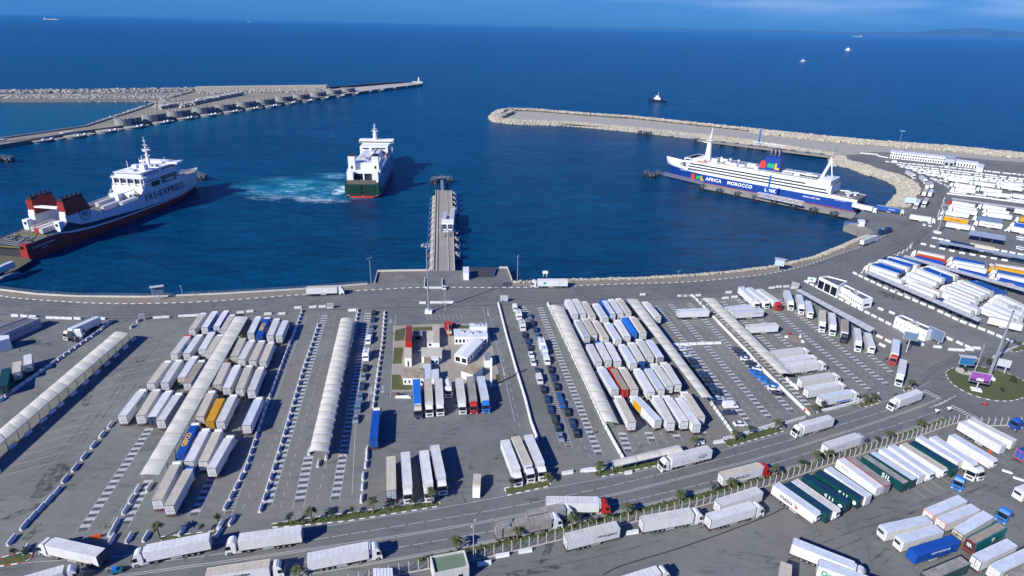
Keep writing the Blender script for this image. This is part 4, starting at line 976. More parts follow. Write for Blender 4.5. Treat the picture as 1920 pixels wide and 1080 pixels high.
lorry((1786, 452), (1815, 458), 'darkblue', label='dark blue trailer in the shade beside the blue-grey shelter', group=UG, L0=11); lorry((1821, 456), (1847, 461), 'cream', side='cream', label='tan trailer end to end with the dark blue one by the shelter', group=UG, L0=9)

# ------------------------------------------------------------------ cars, vans, campers
def car_body(col, kind):
    def mk_():
        b = MB(); m = mat('car_'+col, PAL[col], .22, .1 if col not in ('white',) else 0)
        if kind == 'car':
            b.ext([(-2.15, .35), (-2.2, .75), (-2.0, .98), (-1.3, 1.02), (1.05, .98), (1.95, .82), (2.18, .62), (2.15, .3)], -.88, .88, m, taper=lambda z: 1-.05*max(0, z-.6))
            b.ext([(-1.15, 1.36), (-.9, 1.46), (.2, 1.45), (.4, 1.37)], -.60, .60, m)
            for x in (-1.35, 1.35):
                for y in (-.89, .89): b.cyl((x, y*.8, .33), (x, y, .33), .36, n=10, m=DARK)
        elif kind == 'van':
            b.ext([(-2.5, .35), (-2.5, 1.95), (-2.35, 2.1), (1.1, 2.1), (1.4, 1.95), (1.9, 1.15), (2.45, .95), (2.5, .35)], -.97, .97, m, taper=lambda z: 1-.05*max(0, z-1))
        elif kind == 'camper':
            b.ext([(-3.2, .5), (-3.25, 2.8), (-3.0, 2.95), (1.8, 2.95), (2.5, 2.75), (2.6, 2.2), (1.9, 2.0), (2.3, 1.3), (2.9, 1.1), (3.0, .4)], -1.12, 1.12, m)
            b.box(-1.5, -.8, -.4, .4, 2.95, 3.08, paint('grey')); b.box(.2, .8, -.35, .35, 2.95, 3.05, GLASS); b.box(-2.6, -2.2, -.3, .3, 2.95, 3.03, GLASS)
            b.box(-2.9, -1.9, -1.0, 1.0, 2.96, 2.99, paint('palegrey'))
        elif kind == 'caravan':
            b.ext([(-2.4, .5), (-2.5, 2.2), (-2.2, 2.55), (2.1, 2.55), (2.45, 1.9), (2.3, .5)], -1.08, 1.08, m); b.box(2.3, 3.4, -.06, .06, .45, .55, CHAS); b.box(-.3, .4, -.35, .35, 2.55, 2.63, GLASS)
        elif kind == 'boxtruck':
            b.box(-3.2, 1.0, -1.05, 1.05, .9, 3.0, paint('cream'), roofm('cream')); b.ext([(1.1, .4), (1.1, 2.5), (1.5, 2.6), (2.2, 2.1), (2.6, 1.35), (3.1, 1.1), (3.15, .4)], -.98, .98, m)
        elif kind == 'coach':
            b.ext([(-5.9, .5), (-5.95, 3.2), (-5.7, 3.4), (5.5, 3.4), (5.95, 3.0), (6.05, .5)], -1.27, 1.27, m); b.box(-3.5, -1.5, -.8, .8, 3.4, 3.6, paint('grey'))
        return b.mesh('body')
    return cached(('carb', col, kind), mk_)
def car_glass(kind):
    def mk_():
        b = MB(); GLASS = mat('car_glass', (.035, .05, .065), .07, spec=.9)
        if kind == 'car':
            b.ext([(-1.75, .95), (-1.2, 1.40), (-.9, 1.43), (.2, 1.42), (.5, 1.38), (1.15, .95)], -.78, .78, GLASS, taper=lambda z: 1-.42*max(0, z-.95))
        elif kind == 'van':
            b.add([(1.43, -.85, 1.9), (1.43, .85, 1.9), (1.9, .88, 1.2), (1.9, -.88, 1.2)], [(0, 3, 2, 1)], GLASS)
            for y in (-.975, .975): b.add([(.6, y, 1.2), (1.7, y, 1.2), (1.35, y*.97, 1.85), (.6, y*.97, 1.85)], [(0, 1, 2, 3)], GLASS)
        elif kind == 'camper':
            b.add([(1.95, -.95, 1.98), (1.95, .95, 1.98), (2.33, .98, 1.35), (2.33, -.98, 1.35)], [(0, 3, 2, 1)], GLASS)
            for y in (-1.13, 1.13): b.box(-2.2, -1.2, min(y, y*.99), max(y, y*.99), 1.6, 2.2, GLASS); b.box(-.6, .3, min(y, y*.99), max(y, y*.99), 1.6, 2.2, GLASS)
        elif kind == 'caravan':
            for y in (-1.09, 1.09): b.box(-1.2, .8, min(y, y*.99), max(y, y*.99), 1.4, 2.0, GLASS)
            b.box(-2.5, -2.45, -.7, .7, 1.5, 2.0, GLASS)
        elif kind == 'boxtruck':
            b.add([(1.6, -.85, 2.55), (1.6, .85, 2.55), (2.58, .9, 1.4), (2.58, -.9, 1.4)], [(0, 3, 2, 1)], GLASS)
        elif kind == 'coach':
            for y in (-1.275, 1.275): b.box(-5.5, 5.6, min(y, y*.998), max(y, y*.998), 1.7, 2.9, GLASS)
            b.box(5.98, 6.04, -1.15, 1.15, 1.4, 3.0, GLASS)
        return b.mesh('windows')
    return cached(('carg', kind), mk_)
def carwheels(kind):
    return {'car': (-1.35, 1.35), 'van': (-1.5, 1.6), 'camper': (-1.9, 1.9), 'caravan': (-.2,), 'boxtruck': (-2, 2.2), 'coach': (-3.4, 3.8)}[kind]
ncar = 0
def car(x, y, hx, hy, col, kind='car', label=None, group='parked cars', far=None):
    """photo point of the car's footprint centre, heading towards (x+hx,y+hy)"""
    p, q_ = G(x, y), G(x+hx, y+hy); d = q_-p; rz = atan2(d.y, d.x)
    nm = {'car': 'parked_car', 'van': 'van', 'camper': 'camper_van', 'caravan': 'caravan', 'boxtruck': 'box_truck', 'coach': 'coach'}[kind]
    o = empty(nm, p, rz, 1, label=label, cat={'car': 'car', 'camper': 'camper van', 'boxtruck': 'small truck'}.get(kind, kind), group=group)
    inst('body', car_body(col, kind), o); inst('windows', car_glass(kind), o)
    if p.length < 330:
        r_ = .33 if kind == 'car' else .38
        for wx in carwheels(kind):
            for wy in (.8, -.8) if kind in ('car', 'van') else (1.0, -1.0): inst('wheel', wheel_mesh(r_, .24), o, (wx, wy, r_))
    return o
CNAME = dict(black='black', navy='dark blue', darkblue='dark blue', white='white', silver='silver-grey', steel='grey-blue', midblue='blue', skyblue='bright blue', brown='brown', grey='grey', offwhite='off-white', red='red', iceblue='pale blue')
def cars(ox, oy, s, hd, where, items, group, order='from the far end'):
    for k, it in enumerate(items):
        x, y, col = it[:3]; kind = it[3] if len(it) > 3 else 'car'
        car(ox+x/s, oy+y/s, hd[0], hd[1], col, kind, f'{CNAME[col]} {dict(car="car", camper="camper van", boxtruck="small box truck").get(kind, kind)}, {ordn(k)} {order} {where}', group)
cars(480, 560, 4, (-3, 14), 'right of the arched canopy', [(885, 115, 'black'), (880, 165, 'navy'), (868, 225, 'steel'), (860, 275, 'silver'), (845, 325, 'white', 'van'), (828, 445, 'white', 'camper'), (822, 530, 'black'), (808, 595, 'silver'),
    (798, 668, 'navy'), (784, 745, 'steel'), (768, 830, 'steel', 'van'), (752, 912, 'silver')], 'cars queuing right of the arched canopy')
cars(960, 530, 4, (5, 16), 'in the left car column', [(22, 205, 'white', 'van'), (48, 265, 'white', 'camper'), (76, 345, 'offwhite', 'camper'), (92, 402, 'black'), (118, 447, 'navy'), (135, 497, 'black'), (143, 550, 'white'), (158, 608, 'white'),
    (195, 675, 'navy'), (204, 740, 'offwhite', 'van'), (236, 812, 'black'), (262, 885, 'navy'), (286, 960, 'navy'), (315, 1030, 'brown'), (343, 1095, 'black'), (362, 1170, 'silver')], 'cars waiting in the centre right lot')
cars(960, 530, 4, (5, 16), 'in the right car column', [(132, 262, 'steel'), (155, 313, 'black'), (175, 362, 'navy'), (190, 408, 'steel'), (222, 485, 'white', 'camper'), (240, 530, 'iceblue', 'caravan'), (260, 597, 'white', 'van'), (290, 662, 'black'), (312, 722, 'navy'),
    (335, 790, 'black'), (355, 865, 'midblue'), (375, 920, 'midblue'), (415, 980, 'black'), (452, 1062, 'navy'), (482, 1138, 'black')], 'cars waiting in the centre right lot')
cars(1230, 580, 3.857, (12, -.5), 'beside the second right canopy', [(180, 297, 'white'), (213, 340, 'iceblue'), (250, 378, 'navy'), (262, 397, 'black'), (283, 425, 'navy'), (330, 475, 'navy'), (345, 500, 'navy'), (365, 528, 'black'), (380, 562, 'navy'), (425, 593, 'navy'),
    (437, 623, 'black'), (448, 655, 'iceblue'), (465, 685, 'navy'), (535, 708, 'white', 'van'), (530, 757, 'navy'), (608, 840, 'white')], 'cars beside the second right canopy')
cars(1230, 580, 3.857, (12, 2), 'before the stepped barriers', [(588, 302, 'brown'), (610, 322, 'black'), (632, 346, 'navy'), (652, 370, 'white'), (685, 398, 'black'), (715, 428, 'navy'), (738, 437, 'white'), (715, 463, 'skyblue'), (750, 493, 'skyblue'), (795, 525, 'skyblue'), (838, 553, 'skyblue'),
    (850, 582, 'white'), (882, 618, 'black')], 'cars before the stepped barriers')
car(1793, 545-3, 1, 1, 'navy', label='x') if False else None
car(833, 541, 0, -8, 'white', 'car', 'white car alone beside the base of the central pier', 'cars on the quay')
car(1658, 438, 12, -3.4, 'darkblue', 'coach', 'dark coach at the top of the harbour road curve', 'coaches')
car(894, 920, -1, 14, 'white', 'boxtruck', 'small cream-boxed truck alone at the road edge of the central yard', 'small trucks')
cars(1600, 260, 6, (3, 6), 'by the tall mast at the ferry junction', [(790, 975, 'white'), (855, 985, 'iceblue'), (845, 950, 'offwhite')], 'cars at the ferry junction', 'from the left')
cars(1740, 450, 10.667, (10, 2), 'at the right end of the thin canopy', [(1750, 440, 'navy', 'van'), (1850, 460, 'navy', 'van'), (1850, 200, 'iceblue'), (1850, 165, 'white')], 'cars right of the thin canopy', 'from the left')
cars(1740, 360, 10.667, (10, 2), 'by the far end of the blue-grey shelter', [(1850, 925, 'white'), (1860, 970, 'iceblue')], 'cars right of the shelter', 'from the back')
cars(1600, 260, 6, (12, 2), 'in front of the long white terminal', [(655, 225, 'white'), (740, 235, 'iceblue'), (850, 250, 'white'), (985, 270, 'white'), (1170, 290, 'grey'), (1060, 335, 'iceblue', 'van'), (930, 318, 'iceblue')], 'cars before the terminal', 'from the left')
# concrete mixer and crane lorry
def mixer():
    a, b__ = G(640+800/4, 680+165/4), G(640+805/4, 680+300/4); d = b__-a
    o = empty('mixer_truck', a.lerp(b__, .0), atan2(d.y, d.x), 1, label='white concrete mixer truck between the two groups of lorries in the yard', cat='mixer truck')
    add_tractor(o, 6.6, 'white'); b = MB()
    prof = [(0.6, 2.6, .55), (1.6, 2.6, 1.05), (3.2, 2.35, 1.25), (4.6, 2.05, 1.15), (5.8, 1.8, .6)]
    for (x0, z0, r0), (x1, z1, r1) in zip(prof, prof[1:]): b.cyl((x0, 0, z0), (x1, 0, z1), r0, r1, 14, paint('offwhite'))
    b.build('drum', o, smooth=False)
    b = MB(); b.box(0, 6.3, -.5, .5, .8, 1.1, CHAS); b.box(5.5, 5.8, -.9, .9, 1, 2.2, paint('grey')); b.box(.2, .9, -.4, .4, 1.1, 3.5, paint('grey')); b.add([(-.6, -.3, 2.2), (-.6, .3, 2.2), (.4, .5, 3.6), (.4, -.5, 3.6)], [(0, 1, 2, 3)], paint('grey')); b.build('frame', o)
    for x in (1.4, 2.7):
        for y in (1.0, -1.0): inst('wheel', wheel_mesh(), o, (x, y, .5))
mixer()
o = [c for c in C.objects if c.get('label', '').startswith('red crane')][0]
b = MB(); b.box(-5.5, 0, -1.1, 1.1, 1.0, 1.3, paint('red')); b.box(-5.3, -3.5, -.9, .9, 1.3, 2.0, paint('cream')); b.bar((-.6, 0, 1.3), (-.6, 0, 3.4), .4, paint('red')); b.bar((-.6, 0, 3.3), (-4.8, .3, 2.4), .32, paint('grey')); b.build('crane_bed', o)

# ------------------------------------------------------------------ concrete barriers
BARS = []
def brow(pts, n, where, ln=2.6, zz=0.):
    p, _ = pl_points(GP(pts), n)
    for k, (a, t) in enumerate(p): BARS.append((a, atan2(t.y, t.x), ln, f'white barrier, {ordn(k)} from the {where}'))
def bone(lst, where, hd=(10, 0), ln=2.6):
    for k, (x, y) in enumerate(lst):
        a = G(x, y); t = G(x+hd[0], y+hd[1])-a; BARS.append((a, atan2(t.y, t.x), ln, f'white barrier, {ordn(k)} from the {where}'))
Z = lambda ox, oy, s, l: [(ox+x/s, oy+y/s) for x, y in l]
brow([(3, 751), (21, 737), (42, 722), (96, 685), (135, 657), (178, 628), (209, 604)], 20, 'near end of the line left of the long left canopy', 2.4)
bone([(248, 614), (260, 603)], 'left of the pair at the entrance sign', (10, -8), 2.4)
bone(Z(0, 560, 4, [(1003, 312), (943, 371), (874, 431), (806, 495), (733, 557), (644, 634), (554, 717), (456, 803), (394, 853), (326, 917), (212, 1015), (95, 1112)]), 'far end of the line under the long left canopy', (10, -8), 2.4)
bone(Z(0, 560, 4, [(115, 133), (183, 137), (247, 141), (375, 149), (430, 151), (470, 152), (518, 154), (583, 155), (765, 155)]), 'left of the row by the harbour road at the far left', (12, .6), 3)
bone(Z(0, 560, 4, [(1180, 148), (1243, 144), (1368, 136), (1422, 134), (1480, 131), (1805, 108), (1875, 101), (2010, 120), (2115, 118), (2235, 73), (2347, 68), (2417, 65), (2480, 70), (2642, 92)]), 'left of the row above the left lot', (12, -.8), 3)
bone(Z(480, 560, 4, [(1250, 37), (1330, 34), (1378, 34), (1426, 33), (1470, 33)]), 'left of the line behind the tall central mast', (12, 0), 3)
brow([(566, 585), (537, 662), (500, 760), (460, 880), (424, 950)], 33, 'far end of the line right of the left lorries', 2.5)
brow([(596, 612), (566, 700), (537, 800), (511, 885), (489, 955)], 27, 'far end of the line between the two empty lanes', 2.4)
brow([(671, 584), (660, 640), (644, 700), (628, 780), (612, 858)], 26, 'far end of the line under the central canopy', 2.2)
brow([(721, 588), (717, 640), (708, 700), (700, 762)], 19, 'far end of the line left of the central yard', 2.2)
bone([(688.5, 846), (688, 858), (686, 873), (681, 895), (680, 914), (678, 937)], 'far end of the line below the blue tarpaulin lorry', (-1, 12), 2.6)
brow([(935, 571), (950, 630), (967, 690), (985, 748), (996, 792), (1006, 819)], 44, 'far end of the white line right of the central yard', 2.3)
brow([(1028, 572), (1055, 630), (1095, 712), (1132, 794), (1148, 824), (1167, 858)], 46, 'far end of the white line at the first right canopy', 2.5)
bone([(580, 849), (597, 871)], 'top of the pair at the canopy foot', (-2, 12), 2.4)
brow([(1266, 647.5), (1345, 644.5)], 6, 'left end of the crosswise row by the second right canopy', 2.9)
brow([(1301, 558), (1320, 577)], 4, 'far end of the short line beside the third right canopy', 2.5)
brow([(1339, 597), (1367, 626), (1402, 662), (1427, 691), (1455, 718), (1490, 752), (1513, 774)], 25, 'far end of the stepped line through the right lot', 2.7)
bone([(1477, 714), (1483, 720), (1492, 727)], 'left of the trio below the third right canopy', (8, 8), 2.4)
brow([(1336, 760), (1371, 809)], 8, 'far end of the line beside the white van', 2.4)
brow([(1276, 556), (1293, 555.5)], 4, 'left of the row above the right lot', 3); bone([(1309, 555), (1205, 553.5)], 'right of the pair above the right lot', (12, -.4), 2.6)
bone([(1447, 541), (1460, 539), (1474, 538.5), (1488, 541), (1366, 549.5), (1377, 558), (1360, 560), (1390, 541)], 'right of the bend by the three lorries', (12, -.6), 3)
brow([(1512, 530), (1545, 547), (1571, 560), (1634, 592), (1685, 618), (1727, 646)], 19, 'far end of the line before the two low white offices', 2.7)
bone([(1757, 652), (1785, 657), (1800, 658), (1817, 657), (1830, 654)], 'left of the bend above the roundabout', (12, 1), 3)
brow([(1603, 514), (1621, 523), (1663, 543), (1746, 578)], 12, 'far end of the line along the grey slat canopy', 2.8)
brow([(1763, 586), (1799, 603), (1852, 623), (1892, 640)], 9, 'left end of the line below the tall right mast', 2.8)
bone([(1651, 581), (1672, 588)], 'left of the pair between the two low white offices', (12, 5), 2.6)
bone([(1649, 633), (1665, 641), (1654, 649), (1780, 637), (1799, 645), (1815, 652)], 'left of the scattered ones above the roundabout', (12, 5.5), 2.6)
bone([(1107, 883), (1099, 883), (1064, 888), (1347, 830), (1311, 832), (1180+5, 1000)], 'right of the strays at the road side', (12, -2), 3)
bone([(1165+13, 886+2)], 'small gap in the road side wall', (12, -2), 2)
bone([(942, 1043), (985, 1035), (908, 1058)], 'right of the loose ones near the guard hut', (12, -2), 3)
bone([(110, 1022+3), (60, 1030)], 'right', (12, -1)) if False else None
bone(Z(0, 810, 4, [(490, 360), (565, 275), (633, 190), (703, 105), (768, 28), (430, 452), (368, 518), (310, 575), (248, 640), (185, 708), (87, 820)]), 'top of the slanting line at the bottom left', (8, -10), 2.8)
bone(Z(0, 560, 4, [(828, 955), (765, 1028)]), 'top of the pair below the left lorries', (8, -10), 2.8)
bone(Z(0, 810, 4, [(1030, 438), (985, 510), (940, 592), (870, 695), (838, 755), (1118, 425), (195, 893), (840, 812), (967, 805), (1095, 793), (1365, 752), (1740, 672), (1655, 700), (1640, 760)]), 'first one met going down at the bottom left exit', (6, -10), 2.8)
brow([(1752, 447.5), (1788, 455)], 4, 'left of the top row at the slate canopy', 2.8)
brow([(1731, 459), (1765, 467), (1800, 475), (1883, 489)], 9, 'left of the row before the slate canopy', 2.8)
brow([(1838, 464), (1913, 478)], 6, 'left of the row right of the tan trailer', 2.8)
brow([(1844, 426), (1918, 439)], 6, 'left of the row behind the blue-grey shelter', 2.8)
FARB = []
def frow(pts, n, ln=3.0):
    for a, t in pl_points(GP(pts), n)[0]: FARB.append((a+Vector((R.uniform(-.6, .6), R.uniform(-.8, .8), 0)), atan2(t.y, t.x), ln))
frow([(1663, 304), (1780, 315), (1920, 329)], 30, 3.1); frow([(1686, 310), (1800, 322), (1930, 338)], 30, 3.1); frow([(1700, 316), (1800, 330), (1925, 343)], 26, 3.1); frow([(1724, 325), (1920, 349)], 24, 3.1); frow([(1690, 313.5), (1800, 326), (1925, 340.5)], 24, 3.1); frow([(1716, 321), (1925, 347)], 24, 3.1); frow([(1741, 329), (1920, 356)], 18, 3.1)
frow([(1748, 336), (1772, 341)], 4); frow([(1786, 361), (1850, 368), (1913, 377)], 14, 4); frow([(1782, 364.5), (1850, 372), (1930, 383)], 24, 3.6); frow([(1790, 357), (1770, 347), (1752, 339)], 7)
frow([(1771, 372), (1766, 392), (1757, 410)], 10); frow([(1650, 294), (1660, 296)], 2, 6); frow([(1617, 288), (1640, 290)], 3, 6)
frow([(1619, 512), (1640, 500), (1665, 489), (1700, 470), (1712, 459)], 22, 2.6)
def barrier_mesh(ln):
    def mk_():
        b = MB(); pr = [(-.36, 0), (-.36, .12), (-.17, .42), (-.11, .92), (.11, .92), (.17, .42), (.36, .12), (.36, 0)]
        n = len(pr); h = ln/2
        b.add([(-h, y, z) for y, z in pr]+[(h, y, z) for y, z in pr], [(i, (i+1) % n, n+(i+1) % n, n+i) for i in range(n)]+[tuple(range(n-1, -1, -1)), tuple(range(n, 2*n))], BARR)
        return b.mesh('concrete_barrier')
    return cached(('bar', ln), mk_)
BARS.sort(key=lambda t: t[0].length)
for a, rz, ln, lab in BARS[:300]: inst('concrete_barrier', barrier_mesh(ln), None, a, rz, label=lab, cat='barrier', group='white concrete lane barriers').scale = (1.08, 1.15, 1.1)
b = MB()
for a, rz, ln in [(x[0], x[1], x[2]) for x in BARS[300:]]+FARB:
    M = Matrix.Translation(a) @ Matrix.Rotation(rz, 4, 'Z'); b.box(-ln/2, ln/2, -.32, .32, 0, .5, BARR, M=M); b.box(-ln/2, ln/2, -.16, .16, .5, 1.0, BARR, M=M)
b.build('concrete_barriers', label='distant rows of white concrete barriers in the upper right lots', cat='barriers', kind='stuff')
print('barriers', len(BARS), len(FARB), 'lorries', len(ALL_LORRY))
# ------------------------------------------------------------------ canopies
MEMB = mat('membrane', (.62, .60, .51), .75, var=.30, vscale=.35); SLAT = mat('slat_roof', (.50, .51, .49), .6, var=.15, vscale=.8); SLATB = mat('metal_roof', (.30, .36, .44), .5, var=.15, vscale=.8)
SEAM = mat('roof_seam', (.25, .24, .21), .7)
def canopy(tl, tr, bl, br, nseg, label, z=3.9, rise=.55, sag=.12, m=None, group='shade canopies over the lanes', post='right', step=1, flat=False):
    """roof edges given at the two ends (far end then near end), photo points at roof height"""
    A0, A1, B0, B1 = [G(p[0], p[1], z) for p in (tl, tr, bl, br)]
    m = m or MEMB; c = (A0+B1)/2; c.z = 0
    root = empty('canopy', c, 0, 1, label=label, cat='canopy', group=group)
    b = MB(); nx, nu = 6, 4
    sm_ = MB()
    for s in range(nseg):
        for k in range(nu):
            grid = []
            for kk in (k, k+1):
                u = (s+kk/nu)/nseg
                for i in range(nx+1):
                    v = i/nx; p = A0.lerp(B0, u).lerp(A1.lerp(B1, u), v)-c
                    zz = z+(0 if flat else rise*(.85+.3*((s*7919) % 13)/13)*sin(pi*v)**.8*1.0 + sag*sin(pi*kk/nu)*(.3+sin(pi*v)))
                    grid.append((p.x, p.y, zz))
            b.add(grid, [(i, i+1, nx+1+i+1, nx+1+i) for i in range(nx)], m)
    for s in range(nseg+1):
        u = s/nseg; pr = None
        for i in range(nx+1):
            v = i/nx; p = A0.lerp(B0, u).lerp(A1.lerp(B1, u), v)-c; p.z = z+(0.02 if flat else rise*sin(pi*v)**.8)+.05
            if pr is not None: sm_.bar(pr, p, .11, SEAM, .08)
            pr = p
    for e0, e1 in ((A0, B0), (A1, B1)):
        q0, q1 = e0-c, e1-c; q0.z = q1.z = z; sm_.bar(q0, q1, .14, STEEL)
    o = b.build('roof', root, smooth=not flat); sm_.build('roof_frame', root)
    for s in range(0, nseg+1, step):
        u = s/nseg
        for side in (('right',) if post == 'right' else ('left',) if post == 'left' else ('mid',)):
            e = (A1.lerp(B1, u) if side == 'right' else A0.lerp(B0, u) if side == 'left' else (A0.lerp(B0, u)+A1.lerp(B1, u))/2)-c
            o_ = (A0.lerp(B0, u) if side == 'right' else A1.lerp(B1, u))-c
            pb = MB(); base = e.lerp(o_, .12); base.z = 0; e2 = e.copy(); e2.z = z*.72; e3 = e.lerp(o_, .25); e3.z = z+.1
            if side == 'mid': pb.cyl(base, (base.x, base.y, z), .1, n=6, m=STEEL)
            else: pb.cyl(base, e2, .11, n=6, m=STEEL); pb.cyl(e2, e3, .09, n=6, m=STEEL)
            pb.build('post', root)
    return root
canopy((215, 622.5), (241, 626), (-75, 868), (-62, 886), 17, 'long cream arched canopy at the left side over the barrier line, open below', rise=.45)
canopy((439.4, 593.8), (465, 595), (261, 891), (297.5, 892), 16, 'cream segmented canopy running between the lorries of the left lot', rise=.3)
canopy((638.8, 597.5), (662.5, 599), (578.8, 848.8), (613.8, 849.5), 22, 'cream barrel canopy between the empty hatched lanes and the car queue', rise=.7, step=2)
canopy((1031, 572.5), (1056, 576), (1132.5, 792.5), (1160, 795), 15, 'cream barrel canopy left of the lorries of the right lot', rise=.5, post='left')
canopy((1173.8, 561), (1195, 561), (1316, 746), (1336, 747), 15, 'cream canopy between the lorries and the car row of the right lot', rise=.25)
canopy((1316, 559), (1340, 560), (1462, 701), (1485.4, 702), 13, 'pale narrow canopy beside the stepped barrier line', rise=.3, post='left')
canopy((1491, 544), (1500, 542), (1631, 623), (1641, 616), 12, 'flat white canopy behind the slanting line of lorries', m=SLAT, flat=True, z=3.6)
canopy((1629, 507.5), (1620, 511), (1842, 598), (1834, 603), 16, 'grey slat canopy along the front of the packed upper right lot', m=SLAT, flat=True, z=3.8, post='left')
canopy((1697, 478), (1692, 482), (1955, 550), (1949, 555), 18, 'long thin grey canopy crossing the packed upper right lot', m=SLAT, flat=True, z=3.8, post='left')
canopy((1762, 451), (1758, 454.5), (1960, 489), (1957, 493), 12, 'slate-coloured thin canopy in the upper right with dark booths below', m=SLATB, flat=True, z=3.8, post='left')
canopy((1819, 431), (1816, 440), (1886, 442.5), (1885, 451.5), 3, 'blue-grey shelter of three bays in the upper right', m=SLATB, flat=True, z=4.2, post='right')
canopy((1146, 864), (1152, 875.5), (1271, 834), (1281, 846), 3, 'small cream three-bay canopy on the roadside grass', rise=.25, post='mid', z=3.0)
canopy((1785, 371), (1784, 373.5), (1965, 396), (1965, 399), 14, 'white slat canopy in the farthest part of the upper right lot', m=SLAT, flat=True, z=3.6)
# booths under the slat canopies
def booth(x, y, w_, d_, h_, rz, col, label, group=None, name='kiosk'):
    o = empty(name, G(x, y), rz, 1, label=label, cat='kiosk', group=group)
    b = MB(); b.box(-w_/2, w_/2, -d_/2, d_/2, 0, h_, paint(col)); b.build('wall', o)
    b = MB(); b.box(-w_/2-.15, w_/2+.15, -d_/2-.15, d_/2+.15, h_, h_+.14, paint('palegrey')); b.build('roof', o)
    b = MB(); b.box(-w_/2+.3, w_/2-.3, -d_/2-.03, -d_/2, 1.0, 2.0, GLASS); b.build('window', o); return o
for k, (x, y) in enumerate([(1631, 520), (1650, 528), (1667, 537), (1684, 545), (1701, 553), (1718, 559), (1755, 574), (1773, 582), (1793, 590), (1811, 597)]):
    booth(x, y, 3.2, 1.8, 2.3, radians(-32), 'grey', f'small grey booth, {ordn(k)} from the left under the grey slat canopy', 'booths under the grey slat canopy')

# ------------------------------------------------------------------ buildings from roof outlines
def building(roof, h, label, cat='building', wallm=None, roofm_=None, parapet=0, wins=(), name='building', group=None, base=0., gable=0, ribs=0):
    wallm = wallm or WHITEP; roofm_ = roofm_ or SLAT
    ps = [G(x, y, h) for x, y in roof]; c = sum(ps, Vector())/len(ps); c.z = base
    area = sum(ps[i].x*ps[(i+1) % len(ps)].y-ps[(i+1) % len(ps)].x*ps[i].y for i in range(len(ps)))
    loc = [(p.x-c.x, p.y-c.y) for p in ps]
    if area < 0: loc = list(reversed(loc))
    n = len(loc)
    root = empty(name, c, 0, 1, label=label, cat=cat, group=group)
    b = MB(); b.prism(loc, 0, h-base-.12, wallm); b.build('wall', root)
    b = MB()
    if parapet:
        inn = [(x*.93, y*.93) for x, y in loc]
        for i in range(n):
            j = (i+1) % n
            b.add([(*loc[i], h-base-.118), (*loc[j], h-base-.118), (*loc[j], h-base+parapet), (*loc[i], h-base+parapet), (*inn[i], h-base-.118), (*inn[j], h-base-.118), (*inn[j], h-base+parapet), (*inn[i], h-base+parapet)],
                  [(0, 1, 2, 3), (5, 4, 7, 6), (3, 2, 6, 7)], wallm)
        b.build('parapet', root); b = MB(); b.sheet([(x, y, h-base-.1) for x, y in inn], roofm_)
    elif gable and n == 4:
        q = [Vector((x*1.04, y*1.04, h-base-.12)) for x, y in loc]
        if (q[1]-q[0]).length < (q[2]-q[1]).length: q = q[1:]+q[:1]
        m1, m2 = (q[1]+q[2])/2, (q[3]+q[0])/2; m1.z += gable; m2.z += gable
        b.add([q[0], q[1], m1, m2, q[3], q[2]], [(0, 1, 2, 3), (3, 2, 5, 4), (1, 5, 2), (4, 0, 3)], roofm_)
        for t in range(1, ribs): 
            u = t/ribs; a1, a2, a3 = q[0].lerp(q[1], u), m2.lerp(m1, u), q[3].lerp(q[2], u)
            b.bar(a1, a2, .08, roofm_, .1); b.bar(a2, a3, .08, roofm_, .1)
    else:
        q = [(x*1.03, y*1.03) for x, y in loc]; b.prism(q, h-base-.118, h-base, roofm_)
        for t in range(1, ribs):
            u = t/ribs; a1 = Vector((*q[0], h-base+.03)).lerp(Vector((*q[1], h-base+.03)), u); a2 = Vector((*q[3 % n], h-base+.03)).lerp(Vector((*q[2], h-base+.03)), u); b.bar(a1, a2, .09, roofm_, .08)
    b.build('roof', root)
    if 'office' in label or 'terminal' in label:
        for u, v_ in ((.25, .4), (.5, .6), (.72, .45)):
            p_ = (ps[0].lerp(ps[1], u)).lerp(ps[3].lerp(ps[2], u), v_)-c; um = MB(); hz_ = h-base+(-.1 if parapet else 0); um.box(p_.x-.6, p_.x+.6, p_.y-.45, p_.y+.45, hz_, hz_+.8, paint('palegrey')); um.cyl((p_.x, p_.y, hz_+.8), (p_.x, p_.y, hz_+.86), .35, n=8, m=DARK); um.build('roof_unit', root)
    for (edge, cnt, z0, z1, frac) in wins:      # edge: index into the outline as given
        i0, i1 = edge, (edge+1) % n
        P0, P1 = ps[i0]-c, ps[i1]-c; P0.z = P1.z = 0; t = (P1-P0); L_ = t.length; t.normalize()
        nn = Vector((t.y, -t.x, 0)); mid_ = (P0+P1)/2
        if nn.dot(mid_) < 0: nn = -nn
        for k in range(cnt):
            s0 = L_*(k+.5-frac/2)/cnt; s1 = L_*(k+.5+frac/2)/cnt
            wmb = MB(); a, e = P0+t*s0+nn*.03, P0+t*s1+nn*.03
            M = Matrix.Translation((a.x, a.y, 0)) @ Matrix.Rotation(atan2(t.y, t.x), 4, 'Z')
            wmb.box(0, s1-s0, -.05, .05, z0, z1, GLASS, M=M); wmb.build('window' if z0 > .3 else 'door', root)
    return root
z8 = lambda l: [(720+x/8, 590+y/8) for x, y in l]
REDR = mat('red_roof', (.36, .07, .05), .7, var=.3, vscale=.9); TANR = mat('stained_roof', (.42, .36, .25), .85, var=.5, vscale=.6, col2=(.16, .11, .06)); CRR = mat('cream_roof', (.52, .48, .38), .8, var=.25, vscale=.7)
GREYR = mat('grey_roof', (.20, .21, .23), .8, var=.2, vscale=.5); DKR = mat('dark_roof', (.10, .11, .13), .8, var=.25, vscale=.4); WHR = mat('white_metal_roof', (.62, .65, .69), .55, var=.12, vscale=.6)
CB = 'site cabins in the central yard'
